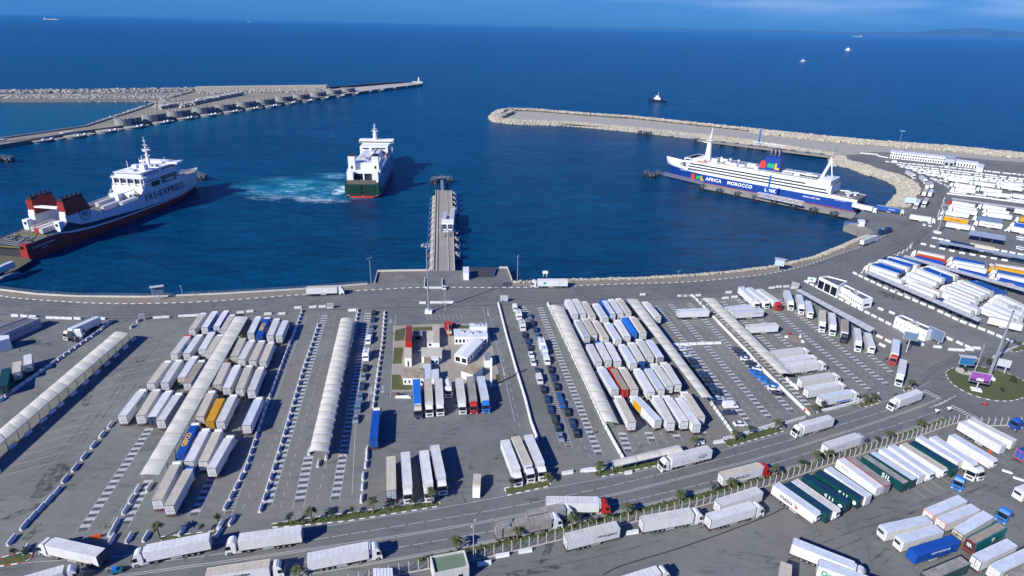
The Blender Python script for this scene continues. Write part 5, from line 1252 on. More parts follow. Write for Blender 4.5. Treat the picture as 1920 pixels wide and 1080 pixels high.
building(z8([(332, 165), (426, 168), (414, 396), (316, 393)]), 5.2, 'tall red container cabin at the left of the central yard', 'cabin', paint('red'), REDR, wins=[(2, 1, .1, 2.1, .35)], name='site_cabin', group=CB, ribs=12)
building(z8([(438, 244), (572, 248), (574, 300), (438, 300)]), 2.9, 'small grey cabin with a dark window right of the red one', 'cabin', paint('grey'), GREYR, wins=[(2, 1, .8, 2.2, .7)], name='site_cabin', group=CB)
building(z8([(730, 155), (828, 155), (832, 412), (735, 412)]), 2.7, 'long white flat cabin left of the red crane lorry', 'cabin', roofm_=CRR, wins=[(1, 2, .9, 1.9, .3)], name='site_cabin', group=CB, ribs=8)
building(z8([(640, 250), (731, 250), (733, 410), (645, 410)]), 2.55, 'white flat cabin with black roof marks, joined to the long one', 'cabin', roofm_=CRR, wins=[(2, 1, .9, 1.9, .4)], name='site_cabin', group=CB)
building(z8([(562, 492), (865, 492), (865, 618), (562, 624)]), 2.75, 'wide cream-roofed cabin in the middle of the yard with two roof hatches', 'cabin', roofm_=CRR, name='site_cabin', group=CB)
building(z8([(312, 495), (412, 495), (410, 648), (308, 645)]), 3.6, 'white cabin with a dark hatch, in front of the red one', 'cabin', roofm_=CRR, name='site_cabin', group=CB, wins=[(2, 1, .1, 2.2, .2)])
building(z8([(597, 626), (699, 626), (700, 738), (594, 738)]), 2.5, 'low cabin with a brown stained roof', 'cabin', roofm_=TANR, name='site_cabin', group=CB)
building(z8([(705, 622), (816, 622), (816, 662), (705, 662)]), 2.55, 'white cabin with two windows above a dark court', 'cabin', roofm_=WHR, wins=[(2, 2, .9, 1.9, .5)], name='site_cabin', group=CB)
building(z8([(594, 742), (702, 742), (704, 955), (604, 955)]), 2.7, 'white ribbed cabin behind the cream lorry', 'cabin', roofm_=WHR, name='site_cabin', group=CB, ribs=9)
building(z8([(712, 828), (818, 812), (822, 958), (714, 958)]), 2.6, 'white ribbed cabin right of the other ribbed one', 'cabin', roofm_=WHR, name='site_cabin', group=CB, ribs=7)
building(z8([(292, 812), (594, 800), (596, 950), (284, 946)]), 2.9, 'wide cream-roofed cabin with brown patches behind the blue lorry', 'cabin', roofm_=TANR, wins=[(2, 5, .8, 1.9, .35)], name='site_cabin', group=CB)
building(z8([(1052, 215), (1535, 240), (1553, 322), (1060, 328)]), 3.4, 'long white office with a ribbed white roof and dark windows', 'office', roofm_=WHR, wins=[(2, 9, .8, 2.1, .55)], name='office_building', ribs=26)
building(z8([(1282, 126), (1540, 124), (1546, 184), (1292, 186)]), 4.4, 'white upper block behind the long ribbed office', 'office', roofm_=WHR, name='office_building', ribs=16)
building(z8([(1296, 338), (1480, 392), (1248, 638), (1058, 590)]), 3.2, 'white pitched-roof cabin turned at an angle', 'cabin', roofm_=WHR, wins=[(2, 2, .5, 2.3, .7), (1, 6, .9, 2.0, .4)], name='office_building', gable=.5, ribs=14)
building(z8([(1495, 570), (1590, 565), (1602, 682), (1508, 682)]), 3.0, 'small white cabin with a dark roof beside the tall white panel', 'cabin', roofm_=GREYR, name='site_cabin', group=CB)
building(z8([(1160, 842), (1320, 737), (1480, 797), (1335, 902)]), 2.9, 'square cabin with a brown stained roof, turned at an angle', 'cabin', roofm_=TANR, name='site_cabin', group=CB)
b = MB(); p_ = G(920.5, 726); b.box(-.35, .35, -.12, .12, 0, 11.5, WHITEP, M=Matrix.Translation(p_)); tag(b.build('totem_sign'), 'tall narrow white sign panel standing in the central yard', 'sign')
# offices of the right side
building([(1569, 533.5), (1586, 536), (1637, 561), (1618, 563.5)], 4.2, 'white office with a toothed facade and flat dark roof', 'office', roofm_=DKR, parapet=.5, wins=[(3, 12, 1.5, 2.3, .35), (2, 1, 1.2, 2.2, .5)], name='office_building')
building([(1536, 520.5), (1551, 518.5), (1589, 528.5), (1572, 538)], 5.6, 'white entrance block with a tall glass front', 'office', roofm_=DKR, parapet=.4, wins=[(3, 3, .6, 4.6, .85)], name='office_building')
building([(1679, 595), (1690, 592), (1752, 619), (1738, 622.5)], 4.3, 'plain white low office with a dark roof above the slanting lorries', 'office', roofm_=DKR, parapet=.45, wins=[(3, 7, 2.2, 2.7, .2)], name='office_building')
building([(-30, 624), (54, 594.5), (75, 597.5), (-22, 640)], 3.6, 'long low grey building at the left edge with a row of small windows', 'building', mat('render_grey', (.42, .43, .44), .8, var=.15, vscale=.5), DKR, parapet=.35, wins=[(2, 16, 1.8, 2.4, .3)], name='long_building')
building([(-12, 630), (16, 628), (17, 634), (-12, 642)], 4.6, 'white block at the left edge in front of the low grey building', 'building', roofm_=WHR, name='service_block')
building([(1673, 281), (1775, 292.5), (1774.5, 296), (1671, 285)], 6.0, 'long white two-storey terminal below the seawall', 'terminal', roofm_=WHR, wins=[(2, 22, 3.6, 4.8, .7), (2, 22, .6, 2.4, .55)], name='terminal_building')
building([(1774, 291), (1792, 293), (1791.5, 299), (1773, 297)], 6.8, 'grey entrance block in the middle of the white terminal', 'terminal', paint('palegrey'), SLATB, wins=[(2, 2, .5, 3, .6)], name='terminal_building')
building([(1792, 298), (1834, 303), (1834, 307), (1791, 302)], 4.6, 'white kiosk row right of the terminal with tall dark bays', 'terminal', roofm_=WHR, wins=[(2, 8, .4, 3.2, .45)], name='terminal_building')
building([(1834, 306), (1846, 308), (1844, 315), (1833, 313)], 4.2, 'small white corner kiosk at the end of the terminal', 'terminal', roofm_=WHR, name='terminal_building')
building([(806.5, 1046), (871, 1034), (879.5, 1064), (814, 1078)], 3.8, 'square guard hut with a sunken green-grey roof at the bottom edge', 'guard hut', mat('hut_wall', (.60, .59, .55), .8, var=.3, vscale=.8), mat('green_roof', (.15, .17, .13), .95, var=.4, vscale=1.5, col2=(.08, .17, .10)), parapet=.45, wins=[(2, 2, 1.3, 2.3, .25)], name='guard_hut')
building([(700, 1066), (735, 1065), (737, 1090), (700, 1092)], 2.8, 'white cabin roof at the bottom edge left of the guard hut', 'cabin', roofm_=WHR, name='site_cabin', ribs=6)
building([(868, 500.5), (879, 500), (879, 511), (869, 511)], 4, 'small white pump house at the foot of the central pier', 'hut', roofm_=WHR, name='pump_house')
building([(1609, 411), (1620, 411.5), (1623, 415), (1612, 415)], 3.5, 'white hut on the little quay below the blue ferry', 'hut', roofm_=WHR, name='pump_house', wins=[(3, 1, .8, 2.2, .5)])

# ------------------------------------------------------------------ fence with concrete posts
def fence():
    pts = GP([(782, 1071), (904, 1048), (1040, 1015), (1164, 985), (1311, 950), (1441, 911), (1545, 875), (1639, 844), (1711, 822), (1793, 793), (1815, 796), (1852, 799), (1935, 797)])
    pts2 = GP([(655, 1098), (720, 1084), (782, 1071)])
    for pp, lab in ((pts2+pts[1:], 'concrete post fence with wire mesh between the road strip and the near yard'),):
        root = empty('fence', pp[3], 0, 1, label=lab, cat='fence'); o = pp[3]
        p, L_ = pl_points(pp, n=99)
        for a, t in p:
            b = MB(); q = a-o; rz = atan2(t.y, t.x)
            M = Matrix.Translation((q.x, q.y, 0)) @ Matrix.Rotation(rz, 4, 'Z'); b.box(-.09, .09, -.09, .09, 0, 2.7, LIGHTCONC, M=M)
            b.bar(M @ Vector((0, 0, 2.65)), M @ Vector((0, .4, 3.1)), .12, LIGHTCONC); b.build('post', root)
        b = MB()
        for i in range(len(p)-1):
            a, c = p[i][0]-o, p[i+1][0]-o
            for z in (.35, .75, 1.15, 1.55, 1.95, 2.35, 2.6): b.bar((a.x, a.y, z), (c.x, c.y, z), .028, STEEL)
            for k in range(1, 8):
                q = a.lerp(c, k/8); b.bar((q.x, q.y, .1), (q.x, q.y, 2.6), .022, STEEL)
        b.build('wire_mesh', root)
        b = MB()
        for i in range(len(p)-1): a, c = p[i][0]-o, p[i+1][0]-o; b.bar((a.x, a.y, .12), (c.x, c.y, .12), .22, LIGHTCONC, .3)
        b.build('footing', root)
fence()
# low white walls along the road
def wall_run(pts, label, h=.95, wd=.3, m=None, name='low_wall', cat='wall', ext=0):
    p = GP(pts); b = MB()
    for a, c in zip(p, p[1:]): b.bar((a.x, a.y, h/2), (c.x, c.y, h/2), wd, m or BARR, h)
    return tag(b.build(name), label, cat)
wall_run([(1356, 825), (1405, 812), (1452, 797)], 'low white wall behind the two-palm grass island')
wall_run([(1472, 795), (1510, 784)], 'short low white wall left of the loading gap')
wall_run([(1530, 774), (1560, 768), (1600, 757), (1648, 740)], 'low white wall below the six staggered lorries')
wall_run([(1862, 671), (1905, 652), (1935, 640)], 'low white wall right of the roundabout approach')
wall_run([(708, 509.5), (758, 508.5), (806, 508)], 'pale parapet on the quay step left of the central pier', m=LIGHTCONC)
wall_run([(703, 531), (708, 511)], 'short slanting parapet at the left corner of the quay step', m=LIGHTCONC)
wall_run([(936, 503), (951, 503), (960, 527)], 'pale parapet at the right corner of the quay step', m=LIGHTCONC)
wall_run([(796, 538), (797, 522)], 'white kerb wall left of the mast plinth', m=BARR); wall_run([(830, 541), (829, 525)], 'white kerb wall right of the mast plinth', m=BARR); wall_run([(797, 541), (829, 541)], 'white kerb wall closing the mast bay', m=BARR)
# promenade wall with railing along the left shore
p, L_ = pl_points(GP([(-300, 478), (-150, 514), (0, 541.5), (75, 550.5), (150, 554.5), (280, 555.5), (420, 549.5), (560, 541.5), (690, 531.5)]), step=3.2)
b = MB(); rl = MB()
for i in range(len(p)-1):
    a, c = p[i][0], p[i+1][0]; b.bar((a.x, a.y-1.2, .35), (c.x, c.y-1.2, .35), .5, LIGHTCONC, .7)
    rl.bar((a.x, a.y+.2, 0), (a.x, a.y+.2, 1.2), .09, STEEL)
    for z in (.5, .85, 1.2): rl.bar((a.x, a.y+.2, z), (c.x, c.y+.2, z), .05, STEEL)
tag(b.build('sea_wall'), 'low pale wall along the left shore of the harbour', 'wall'); tag(rl.build('railing'), 'grey metal railing along the left shore', 'railing')
# ------------------------------------------------------------------ central pier
def pier_deck(bl, br, tr, tl, label, th=1.3, lines=(), m=None, name='pier', zt=.3):
    q = [G(x, y, zt) for x, y in (bl, br, tr, tl)]; c = sum(q, Vector())/4; c.z = 0
    root = empty(name, c, 0, 1, label=label, cat='pier')
    b = MB(); b.prism([(p.x-c.x, p.y-c.y) for p in q], zt-th, zt, QUAYW, m or DRYC); b.build('deck', root)
    for k, (u, wd, h, mm) in enumerate(lines):
        a, e = q[0].lerp(q[1], u)-c, q[3].lerp(q[2], u)-c; b = MB(); a.z = e.z = zt+h/2; b.bar(a, e, wd, mm, h); b.build('kerb', root)
    return root, q, c
CP, cq, cc = pier_deck((812, 507), (853.5, 507), (847.5, 357), (816.5, 357), 'central concrete pier reaching straight out from the quay', lines=[(.17, .35, .5, LIGHTCONC), (.20, .3, .06, DARK), (.70, .35, .25, LIGHTCONC), (.73, .3, .06, DARK), (.97, .4, .6, LIGHTCONC), (.02, .4, .6, LIGHTCONC)])
BLUEP = mat('blue_steel', (.01, .12, .45), .5); FEND = mat('fender_rubber', (.02, .02, .024), .8)
for side, n0 in (('left', 13), ('right', 11)):
    for k in range(n0):
        u = (k+.5)/n0*.93
        if side == 'left': e = cq[0].lerp(cq[3], u)-cc; s = -1
        else: e = cq[1].lerp(cq[2], .12+u*.95)-cc; s = 1
        b = MB(); b.box(e.x+min(s*.1, s*2.6), e.x+max(s*.1, s*2.6), e.y-2.2, e.y+2.2, -3.6, -.2, CONC); b.box(e.x+min(s*.1, s*1.6), e.x+max(s*.1, s*1.6), e.y-1.4, e.y+1.4, -.2, .45, LIGHTCONC)
        b.cyl((e.x+s*2.2, e.y, .0), (e.x+s*2.2, e.y, .9), .25, n=6, m=DARK)
        o = b.build('mooring_block', CP)
        b = MB(); b.box(e.x+min(s*2.62, s*3.2), e.x+max(s*2.62, s*3.2), e.y-1.6, e.y+1.6, -3.2, .0, FEND); b.bar((e.x+s*3.3, e.y-3.4, .5), (e.x+s*3.3, e.y+3.4, .5), .35, BLUEP); b.bar((e.x+s*3.3, e.y-3.4, .5), (e.x+s*3.3, e.y-3.4, -3.2), .3, BLUEP); b.build('fender', o)
def truss(root, a, e, wd=2.0, h=1.6, m=None, z0=0., name='catwalk', nseg=16, local=None):
    m = m or STEEL; c = local; a = a-c; e = e-c; a.z = e.z = z0
    t = (e-a).normalized(); n_ = Vector((-t.y, t.x, 0))*wd/2; b = MB()
    b.bar(a, e, wd, mat('grating', (.22, .24, .26), .7), .12)
    for s in (-1, 1):
        for z in (0, h): b.bar(a+n_*s+Vector((0, 0, z)), e+n_*s+Vector((0, 0, z)), .16, m)
        for k in range(nseg):
            p0, p1 = a.lerp(e, k/nseg)+n_*s, a.lerp(e, (k+1)/nseg)+n_*s
            b.bar(p0, p0+Vector((0, 0, h)), .12, m); b.bar(p0 if k % 2 else p0+Vector((0, 0, h)), p1+Vector((0, 0, h)) if k % 2 else p1, .1, m)
    return b.build(name, root)
truss(CP, G(829.5, 357), G(828.5, 338), local=cc, nseg=8)
DOLM = mat('dolphin_steel', (.10, .115, .135), .7, var=.3, vscale=.6)
def dolphin(root, p, r=2.6, h=.8, local=None, name='mooring_dolphin', col=None):
    col = col or DOLM
    b = MB(); q = p-local
    b.box(q.x-r, q.x+r, q.y-r, q.y+r, -.6, h, col or CONC)
    for dx in (-.6, .6):
        for dy in (-.6, .6): b.cyl((q.x+dx*r, q.y+dy*r, -6), (q.x+dx*r, q.y+dy*r, -1.2), r*.22, n=8, m=DARK)
    b.cyl((q.x, q.y, h), (q.x, q.y, h+1.1), .35, n=8, m=DARK); b.bar((q.x-r*.9, q.y, h+1.2), (q.x+r*.9, q.y, h+1.2), .12, STEEL); b.box(q.x-r-.5, q.x-r-.05, q.y-r*.6, q.y+r*.6, -3.3, h-.2, FEND); b.box(q.x+r*.0-.5, q.x+.5, q.y-r-.45, q.y-r-.05, -3.3, h-.2, FEND)
    return b.build(name, root)
for x, y in ((828.5, 334), (813, 336.5), (843.5, 335.5)): dolphin(CP, G(x, y), 2.6 if x == 828.5 else 2.0, 1.2, cc)
truss(CP, G(813, 336.5), G(843.5, 335.5), wd=1.2, h=1.0, local=cc, nseg=8, z0=1.0)
b = MB(); q = G(816.2, 340, -2)-cc; b.cyl((q.x, q.y-3.5, -3.2), (q.x, q.y-3.5, -1.6), .9, n=8, m=paint('orange')); b.build('fender_buoy', CP)
# linkspan machine standing on the pier
g0 = G(838, 440); LM = empty('loading_ramp_tower', g0, radians(3.5), 1, label='white and grey steel ramp machine standing on the central pier', cat='ramp tower')
b = MB(); b.box(-3.6, -1.3, 14, 34, .3, 4.2, paint('palegrey')); b.build('gangway', LM); b = MB(); b.box(.6, 3.6, 12, 42, .3, 4.6, paint('palegrey')); b.build('gangway', LM)
b = MB(); b.box(-3.4, 3.8, 4, 11.5, .3, 6.0, WHITEP); b.build('cabin', LM); b = MB(); b.box(-2.7, -.3, 3.96, 4.0, 2.5, 5.0, GLASS); b.box(.5, 3.0, 3.96, 4.0, 2.5, 5.0, GLASS); b.build('window', LM)
b = MB()
for x in (-3.2, 3.4):
    for y in (-8, -4, 0, 3.6): b.bar((x, y, .3), (x, y, 5.0), .3, STEEL)
    b.bar((x, -8, 5), (x, 4, 5), .3, STEEL); b.bar((x, -8, 2.6), (x, 4, 2.6), .25, STEEL)
for y in (-8, -4, 0): b.bar((-3.2, y, 5), (3.4, y, 5), .3, STEEL); b.bar((-3.2, y, 5), (3.4, y, .5), .18, STEEL)
b.build('frame', LM)
# recessed boat ramp right of the pier and stone steps
b = MB(); q = [G(x, y, .03) for x, y in ((879, 520), (928, 520), (933, 501.5), (880, 501.5))]; b.sheet([(a.x, a.y, .03) for a in q], mat('wet_concrete', (.07, .06, .055), .55, var=.4, vscale=.4, coord='World')); b.build('ramp', kind='structure')
b = MB(); q = [G(x, y, .03) for x, y in ((710, 528), (795, 528), (806, 511), (716, 511))]; b.sheet([(a.x, a.y, .028) for a in q], mat('stained_concrete', (.19, .175, .155), .85, var=.45, vscale=.15, coord='World')); b.build('quay_step', kind='structure')
for x1, y1, x2, y2 in ((877, 519, 884, 519), (926, 518, 931, 505)): wall_run([(x1, y1), (x2, y2)], 'blue steel edge beside the dark boat ramp' if x1 < 900 else 'blue steel rail on the right of the dark boat ramp', m=BLUEP, h=1.2, name='steel_edge', cat='railing')
# ------------------------------------------------------------------ ferry jetties on the right
def jetty(f0, f1, b1, b0, dol, label, catw, clus, gang=None, blue=None, zt=.4):
    root, q, c = pier_deck(f0, f1, b1, b0, label, th=1.6, name='jetty', zt=zt, lines=[(.06, .3, .35, LIGHTCONC)])
    for x, y in dol:
        p = G(x, y, -1); dolphin(root, p, 2.3, 1.0, c, 'fender_tower')
    truss(root, G(*catw[0], 1), G(*catw[1], 1), wd=2.2, h=1.8, local=c, z0=.6, nseg=18)
    for x, y in clus: dolphin(root, G(x, y), 2.3, 1.0, c)
    if gang:
        o = truss(root, G(*gang[0], 3), G(*gang[1], 3), wd=2.6, h=2.6, m=WHITEP, local=c, z0=2.2, nseg=14, name='gangway')
        p = G(*blue)-c; b = MB(); b.bar((p.x, p.y, .3), (p.x, p.y, 17), 1.0, BLUEP); b.bar((p.x-1.6, p.y, .3), (p.x, p.y, 8), .4, BLUEP); b.bar((p.x+1.6, p.y, .3), (p.x, p.y, 8), .4, BLUEP); b.build('gangway_mast', root)
    return root
jetty((1319, 350), (1601, 407), (1606, 399.5), (1323, 344), [(1318, 352), (1350, 359.5), (1384, 365.5), (1417.5, 372), (1453, 380), (1489, 388), (1526, 395.5), (1565, 403)], 'long concrete jetty beside the blue and white ferry', ((1318, 344), (1243, 326)), [(1212, 324), (1221, 328), (1234, 324.5)], ((1421, 365), (1506, 383)), (1437.5, 371))
jetty((1308, 262.5), (1565, 294.5), (1566, 290.5), (1309, 259.5), [(1307, 263), (1356, 269), (1382, 272), (1408, 275.5), (1434, 278.5), (1460, 282), (1487, 285.5), (1514, 289), (1540, 292)], 'narrow jetty close under the rubble breakwater', ((1306, 259), (1222, 248)), [(1201, 247), (1211, 248.5), (1219, 249)], ((1411, 268), (1473, 277)), (1422, 272))
b = MB(); q = [(1582, 424.5), (1606, 433), (1621, 441), (1640, 436), (1622, 425), (1600, 417)]; b.prism([(G(*a).x, G(*a).y) for a in q], -6, .1, QUAYW, DRYC); tag(b.build('quay_step'), 'pale concrete landing step below the blue ferry pier', 'quay')
b = MB(); q = [(1583, 417), (1618, 421), (1630, 415), (1600, 409)]; b.prism([(G(*a).x, G(*a).y) for a in q], -5, .6, BLUEP, mat('dark_deck', (.04, .045, .05), .7)); tag(b.build('ramp_platform'), 'dark blue-edged loading ramp below the pier of the blue ferry', 'ramp')
# ------------------------------------------------------------------ berth bits at the left
o = empty('mooring_jetty', G(372, 325), 0, 1, label='steel mooring jetty with black fenders at the bow of the red and white ferry', cat='jetty'); L0_ = G(372, 325)
for x, y in ((380, 331), (371, 328)): dolphin(o, G(x, y), 2.6, 1.4, L0_)
truss(o, G(368, 326), G(340, 322), local=L0_, nseg=8)
o = empty('mooring_jetty', G(8, 296), 0, 1, label='steel mooring jetty with black fenders at the left edge', cat='jetty'); L0_ = G(8, 296)
for x, y in ((18, 298), (6, 296)): dolphin(o, G(x, y), 2.8, 1.6, L0_)
truss(o, G(4, 297), G(-25, 300), local=L0_, nseg=8)
b = MB(); q = [G(x, y, -1) for x, y in ((-40, 533), (0, 523), (38, 511), (36, 508), (-5, 516), (-40, 524))]; b.prism([(a.x, a.y) for a in q], -3.6, -1.2, mat('pontoon_grey', (.10, .12, .15), .6), mat('pontoon_deck', (.28, .32, .37), .6, var=.3, vscale=.3)); tag(b.build('pontoon'), 'grey pontoon with a pointed end at the left edge below the red ferry', 'pontoon')
o = lorry((-14, 505), (20, 490.5), 'iceblue', label='white trailer on the loading ramp at the stern of the red and white ferry', group='lorries at the red ferry')
b = MB(); q = [G(x, y, -.6) for x, y in ((-80, 545), (-80, 500), (8, 466), (60, 487), (30, 505))]; b.prism([(a.x, a.y) for a in q], -1.6, -.7, mat('ramp_edge', (.06, .07, .08), .7), mat('ramp_deck', (.07, .08, .08), .75, var=.5, vscale=.5, col2=(.11, .10, .04))); tag(b.build('loading_ramp'), 'dark loading ramp with yellow marks at the stern of the red ferry', 'ramp')

# ------------------------------------------------------------------ left breakwater with round caissons
SANDY = mat('quarry_ground', (.25, .225, .175), .95, var=.35, vscale=.03, coord='World')
b = MB(); q = [(-60, 280), (0, 273), (160, 246), (255, 233), (350, 217), (500, 197), (645, 177), (640, 168), (560, 167), (370, 169), (330, 180), (310, 187), (250, 210), (160, 238), (0, 262), (-60, 270)]
b.prism([(G(*a).x, G(*a).y) for a in q], -8, .8, QUAYW, SANDY); b.build('left_quay', kind='structure')
b = MB(); q = [(-60, 190), (0, 187.5), (310, 187.5), (345, 178), (370, 172), (345, 170), (175, 172), (0, 175), (-60, 176)]
b.prism([(G(*a).x, G(*a).y) for a in q], -8, 1.5, QUAYW, mat('rubble_core', (.20, .19, .17), .95, var=.4, vscale=.2, coord='World')); b.build('outer_breakwater', kind='structure')
b = MB(); q = [(640, 178), (700, 169.5), (760, 162), (792, 158), (790, 154.5), (755, 157), (690, 162.5), (616, 168.5)]
b.prism([(G(*a).x, G(*a).y) for a in q], -8, 1.0, QUAYW, CONC); b.build('breakwater_head', kind='structure')
wall_run([(616, 167), (690, 161.5), (757, 156.5)], 'dark low parapet along the outer end of the left breakwater', h=4, wd=2, m=mat('parapet_dark', (.10, .10, .10), .9))
wall_run([(-60, 271), (0, 263), (160, 239.5), (255, 209), (312, 187)], 'low parapet on the basin side of the left quay', h=2.4, wd=1.2, m=CONC)
wall_run([(-60, 277), (0, 269), (80, 259.5), (160, 246)], 'inner parapet beside the round platforms on the left quay', h=1.6, wd=1.0, m=CONC)
low = [(-45, 283), (15, 272.5), (80, 265), (145, 256.5), (204, 247), (255, 239), (305, 230.5), (350, 222.5), (395, 216), (436, 210), (475, 204), (511, 199), (545.5, 193.5), (578, 189), (609, 184), (639, 180), (666, 176), (692, 171.5), (714, 169), (737.5, 165.5), (760, 162.5), (779, 160)]
DRUMC = mat('caisson_concrete', (.27, .27, .265), .9, var=.3, vscale=.12); DRUML = mat('caisson_top', (.34, .33, .31), .9, var=.25, vscale=.12)
for k, (x, y) in enumerate(low):
    p0 = G(x, y+2, SEA); nxt = G(*low[min(k+1, len(low)-1)], SEA); prv = G(*low[max(k-1, 0)], SEA)
    t = (nxt-prv).normalized(); back = Vector((-t.y, t.x, 0)); rad = 9.0
    tall = 5 <= k <= 16
    root = empty('caisson', (p0.x, p0.y, SEA), atan2(t.y, t.x), 1, label=f'round {"tall-drummed" if tall else "low"} caisson, {ordn(k)} from the left along the left quay', cat='caisson', group='round caissons of the left quay')
    b = MB(); b.cyl((0, 4, -3), (0, 4, 1.6), rad, n=20, m=DRUMC, cap=DRUML); b.cyl((0, 4, 1.6), (0, 4, 2.4), rad+.7, n=20, m=DRUML); b.build('platform', root, smooth=False)
    b = MB(); b.box(rad-1, 30 if k > 12 else 22, 5, 13, -3, 1.4, DRUMC, DRUML); b.cyl((rad+8, 5, -3), (rad+8, 5, 1.5), 5.0, n=12, m=DRUMC, cap=DRUML); b.build('link_wall', root)
    b = MB(); b.box(-.9, .9, -4.2, -2.6, 2.4, 4.0, WHITEP); b.box(rad-1, rad+1.2, -1, 1.4, 1.5, 3.4, WHITEP); b.build('bollard', root)
    if tall:
        b = MB(); b.cyl((0, 17, .5), (0, 17, 10.2), 8.6, n=20, m=DRUMC, cap=SANDY)
        for q_ in range(12):
            an = 2*pi*q_/12; b.box(cos(an)*8.2-.5, cos(an)*8.2+.5, 17+sin(an)*8.2-.5, 17+sin(an)*8.2+.5, 10.2, 11.6, DRUML)
        b.build('drum', root, smooth=False)
        b = MB(); b.cyl((16, 19, .5), (16, 19, 9.5), 7.8, n=16, m=DRUMC, cap=SANDY); b.build('side_drum', root, smooth=False)
    elif k in (1, 3):
        b = MB(); b.box(-6, 6, 12, 17, 1, 5, LIGHTCONC); b.build('block', root)
p_, _ = pl_points(GP([(371, 172.5), (500, 170.5), (615, 168.8)]), 96)
root = empty('crown_wall', p_[0][0], 0, 1, label='pale crown wall with close vertical buttresses on the left breakwater', cat='sea wall')
b = MB()
for a, c in zip(p_, p_[1:]):
    q, r_ = a[0]-p_[0][0], c[0]-p_[0][0]; b.bar((q.x, q.y, 4.5), (r_.x, r_.y, 4.5), 1.2, CONC, 8); b.bar((q.x, q.y-1.5, 8.6), (r_.x, r_.y-1.5, 8.6), 4, LIGHTCONC, .8)
b.build('wall', root)
for a, t in p_[:95]: 
    q = a-p_[0][0]; b = MB(); b.box(q.x-.7, q.x+.7, q.y-5, q.y-.7, .8, 8.1, LIGHTCONC); b.build('buttress', root)
# concrete block stacks and spoil
blk = MB()
for (x0, y0, x1, y1, n_, w_) in ((366, 197, 452, 179.5, 34, 2), (370, 193, 440, 180, 28, 1), (340, 203, 372, 196, 10, 1), (303, 206, 345, 199, 12, 2)):
    for a, t in pl_points(GP([(x0, y0), (x1, y1)]), n_)[0]:
        for k in range(w_):
            for zz in (0, 1):
                q = a+Vector((R.uniform(-1, 1), k*5+R.uniform(-1, 1), .8+zz*2.6)); M = Matrix.Translation(q) @ Matrix.Rotation(R.uniform(-.4, .4), 4, 'Z') @ Matrix.Rotation(R.uniform(-.3, .3), 4, 'X')
                blk.box(-1.4, 1.4, -1.4, 1.4, 0, 2.4, LIGHTCONC, M=M)
tag(blk.build('concrete_blocks'), 'stacked concrete armour blocks on the left quay platform', 'blocks', kind='stuff')
lh = empty('light_tower', G(785.5, 155.5), 0, 1, label='small white light tower at the tip of the left breakwater', cat='lighthouse')
b = MB(); b.cyl((0, 0, 1), (0, 0, 9), 1.8, 1.3, 10, WHITEP); b.build('tower', lh); b = MB(); b.cyl((0, 0, 9), (0, 0, 9.4), 2.2, n=10, m=WHITEP); b.cyl((0, 0, 9.4), (0, 0, 11.4), 1.0, .5, 8, WHITEP); b.build('lantern', lh); b = MB(); b.box(-13, 8, -4, 4, 1, 2.8, LIGHTCONC); b.build('base', lh)

# ------------------------------------------------------------------ rubble armour
ROCKM = mat('rubble', (.42, .395, .33), .95, var=.5, vscale=.35, coord='World', col2=(.30, .27, .21)); ROCKG = mat('rubble_grey', (.40, .385, .35), .95, var=.5, vscale=.3, coord='World', col2=(.18, .17, .16))
def rock_unit():
    # rough angular block from a perturbed box
    vs = [(sx_*R.uniform(.6, 1), sy*R.uniform(.6, 1), sz*R.uniform(.5, .95)) for sx_ in (-1, 1) for sy in (-1, 1) for sz in (-1, 1)]
    return vs
RF = [(0, 1, 3, 2), (4, 6, 7, 5), (0, 4, 5, 1), (2, 3, 7, 6), (0, 2, 6, 4), (1, 5, 7, 3)]
def rocks(mb, p, q, n_, s0, s1, z0, z1, m, jit=0):
    for _ in range(n_):
        i = R.randrange(len(p)-1); u = R.random(); v_ = R.random()
        a = p[i].lerp(p[i+1], u).lerp(q[i].lerp(q[i+1], u), v_); z = z0+(z1-z0)*v_; s = R.uniform(s0, s1)
        M = Matrix.Translation((a.x+R.uniform(-jit, jit), a.y+R.uniform(-jit, jit), z)) @ Matrix.Rotation(R.uniform(0, 6.3), 4, 'Z') @ Matrix.Rotation(R.uniform(-.6, .6), 4, 'X')
        mb.add([M @ (Vector(c)*s) for c in rock_unit()], RF, m)
def even2(pts, n_, off): e = even(GP(pts), n_); return e, offset_poly(e, off)
def seglen(e): return sum((e[i+1]-e[i]).length for i in range(len(e)-1))
rk = MB()
mi = [(922, 218), (930, 224), (962, 228), (1075, 232), (1195, 243), (1380, 263), (1500, 282), (1563, 292)]
e1, e2 = even2(mi, 60, 7); rocks(rk, e1, e2, 3200, .7, 1.5, 0, 1.0, ROCKM, .5); rocks(rk, offset_poly(e1, -4), e1, 1800, .8, 1.6, SEA-.3, 0, ROCKM, .4)
mo = [(922, 217), (930, 209), (950, 206), (1000, 207), (1100, 215), (1190, 221), (1275, 230), (1380, 241), (1530, 257), (1650, 268), (1767, 276), (1920, 291), (2000, 300)]
e1, e2 = even2(mo, 70, -13); rocks(rk, e1, e2, 4800, .9, 2.0, .3, 3.0, ROCKM, .5); rocks(rk, offset_poly(e1, 4), e1, 1500, .9, 2.0, SEA, .3, ROCKM, .5)
e3 = offset_poly(e1, -26); rocks(rk, [a for a in e2[40:]], [a for a in e3[40:]], 1800, .9, 2.0, 3.2, 1.0, ROCKM, .5)
rocks(rk, GP([(922, 217), (935, 208), (950, 206)]), GP([(940, 222), (955, 216), (962, 212)]), 420, 1.0, 2.1, SEA, 2.6, ROCKG, 1)
bs = [(1563, 293), (1567, 303), (1600, 309), (1633, 322), (1667, 331), (1693, 344), (1698, 355), (1687, 369), (1673, 386)]
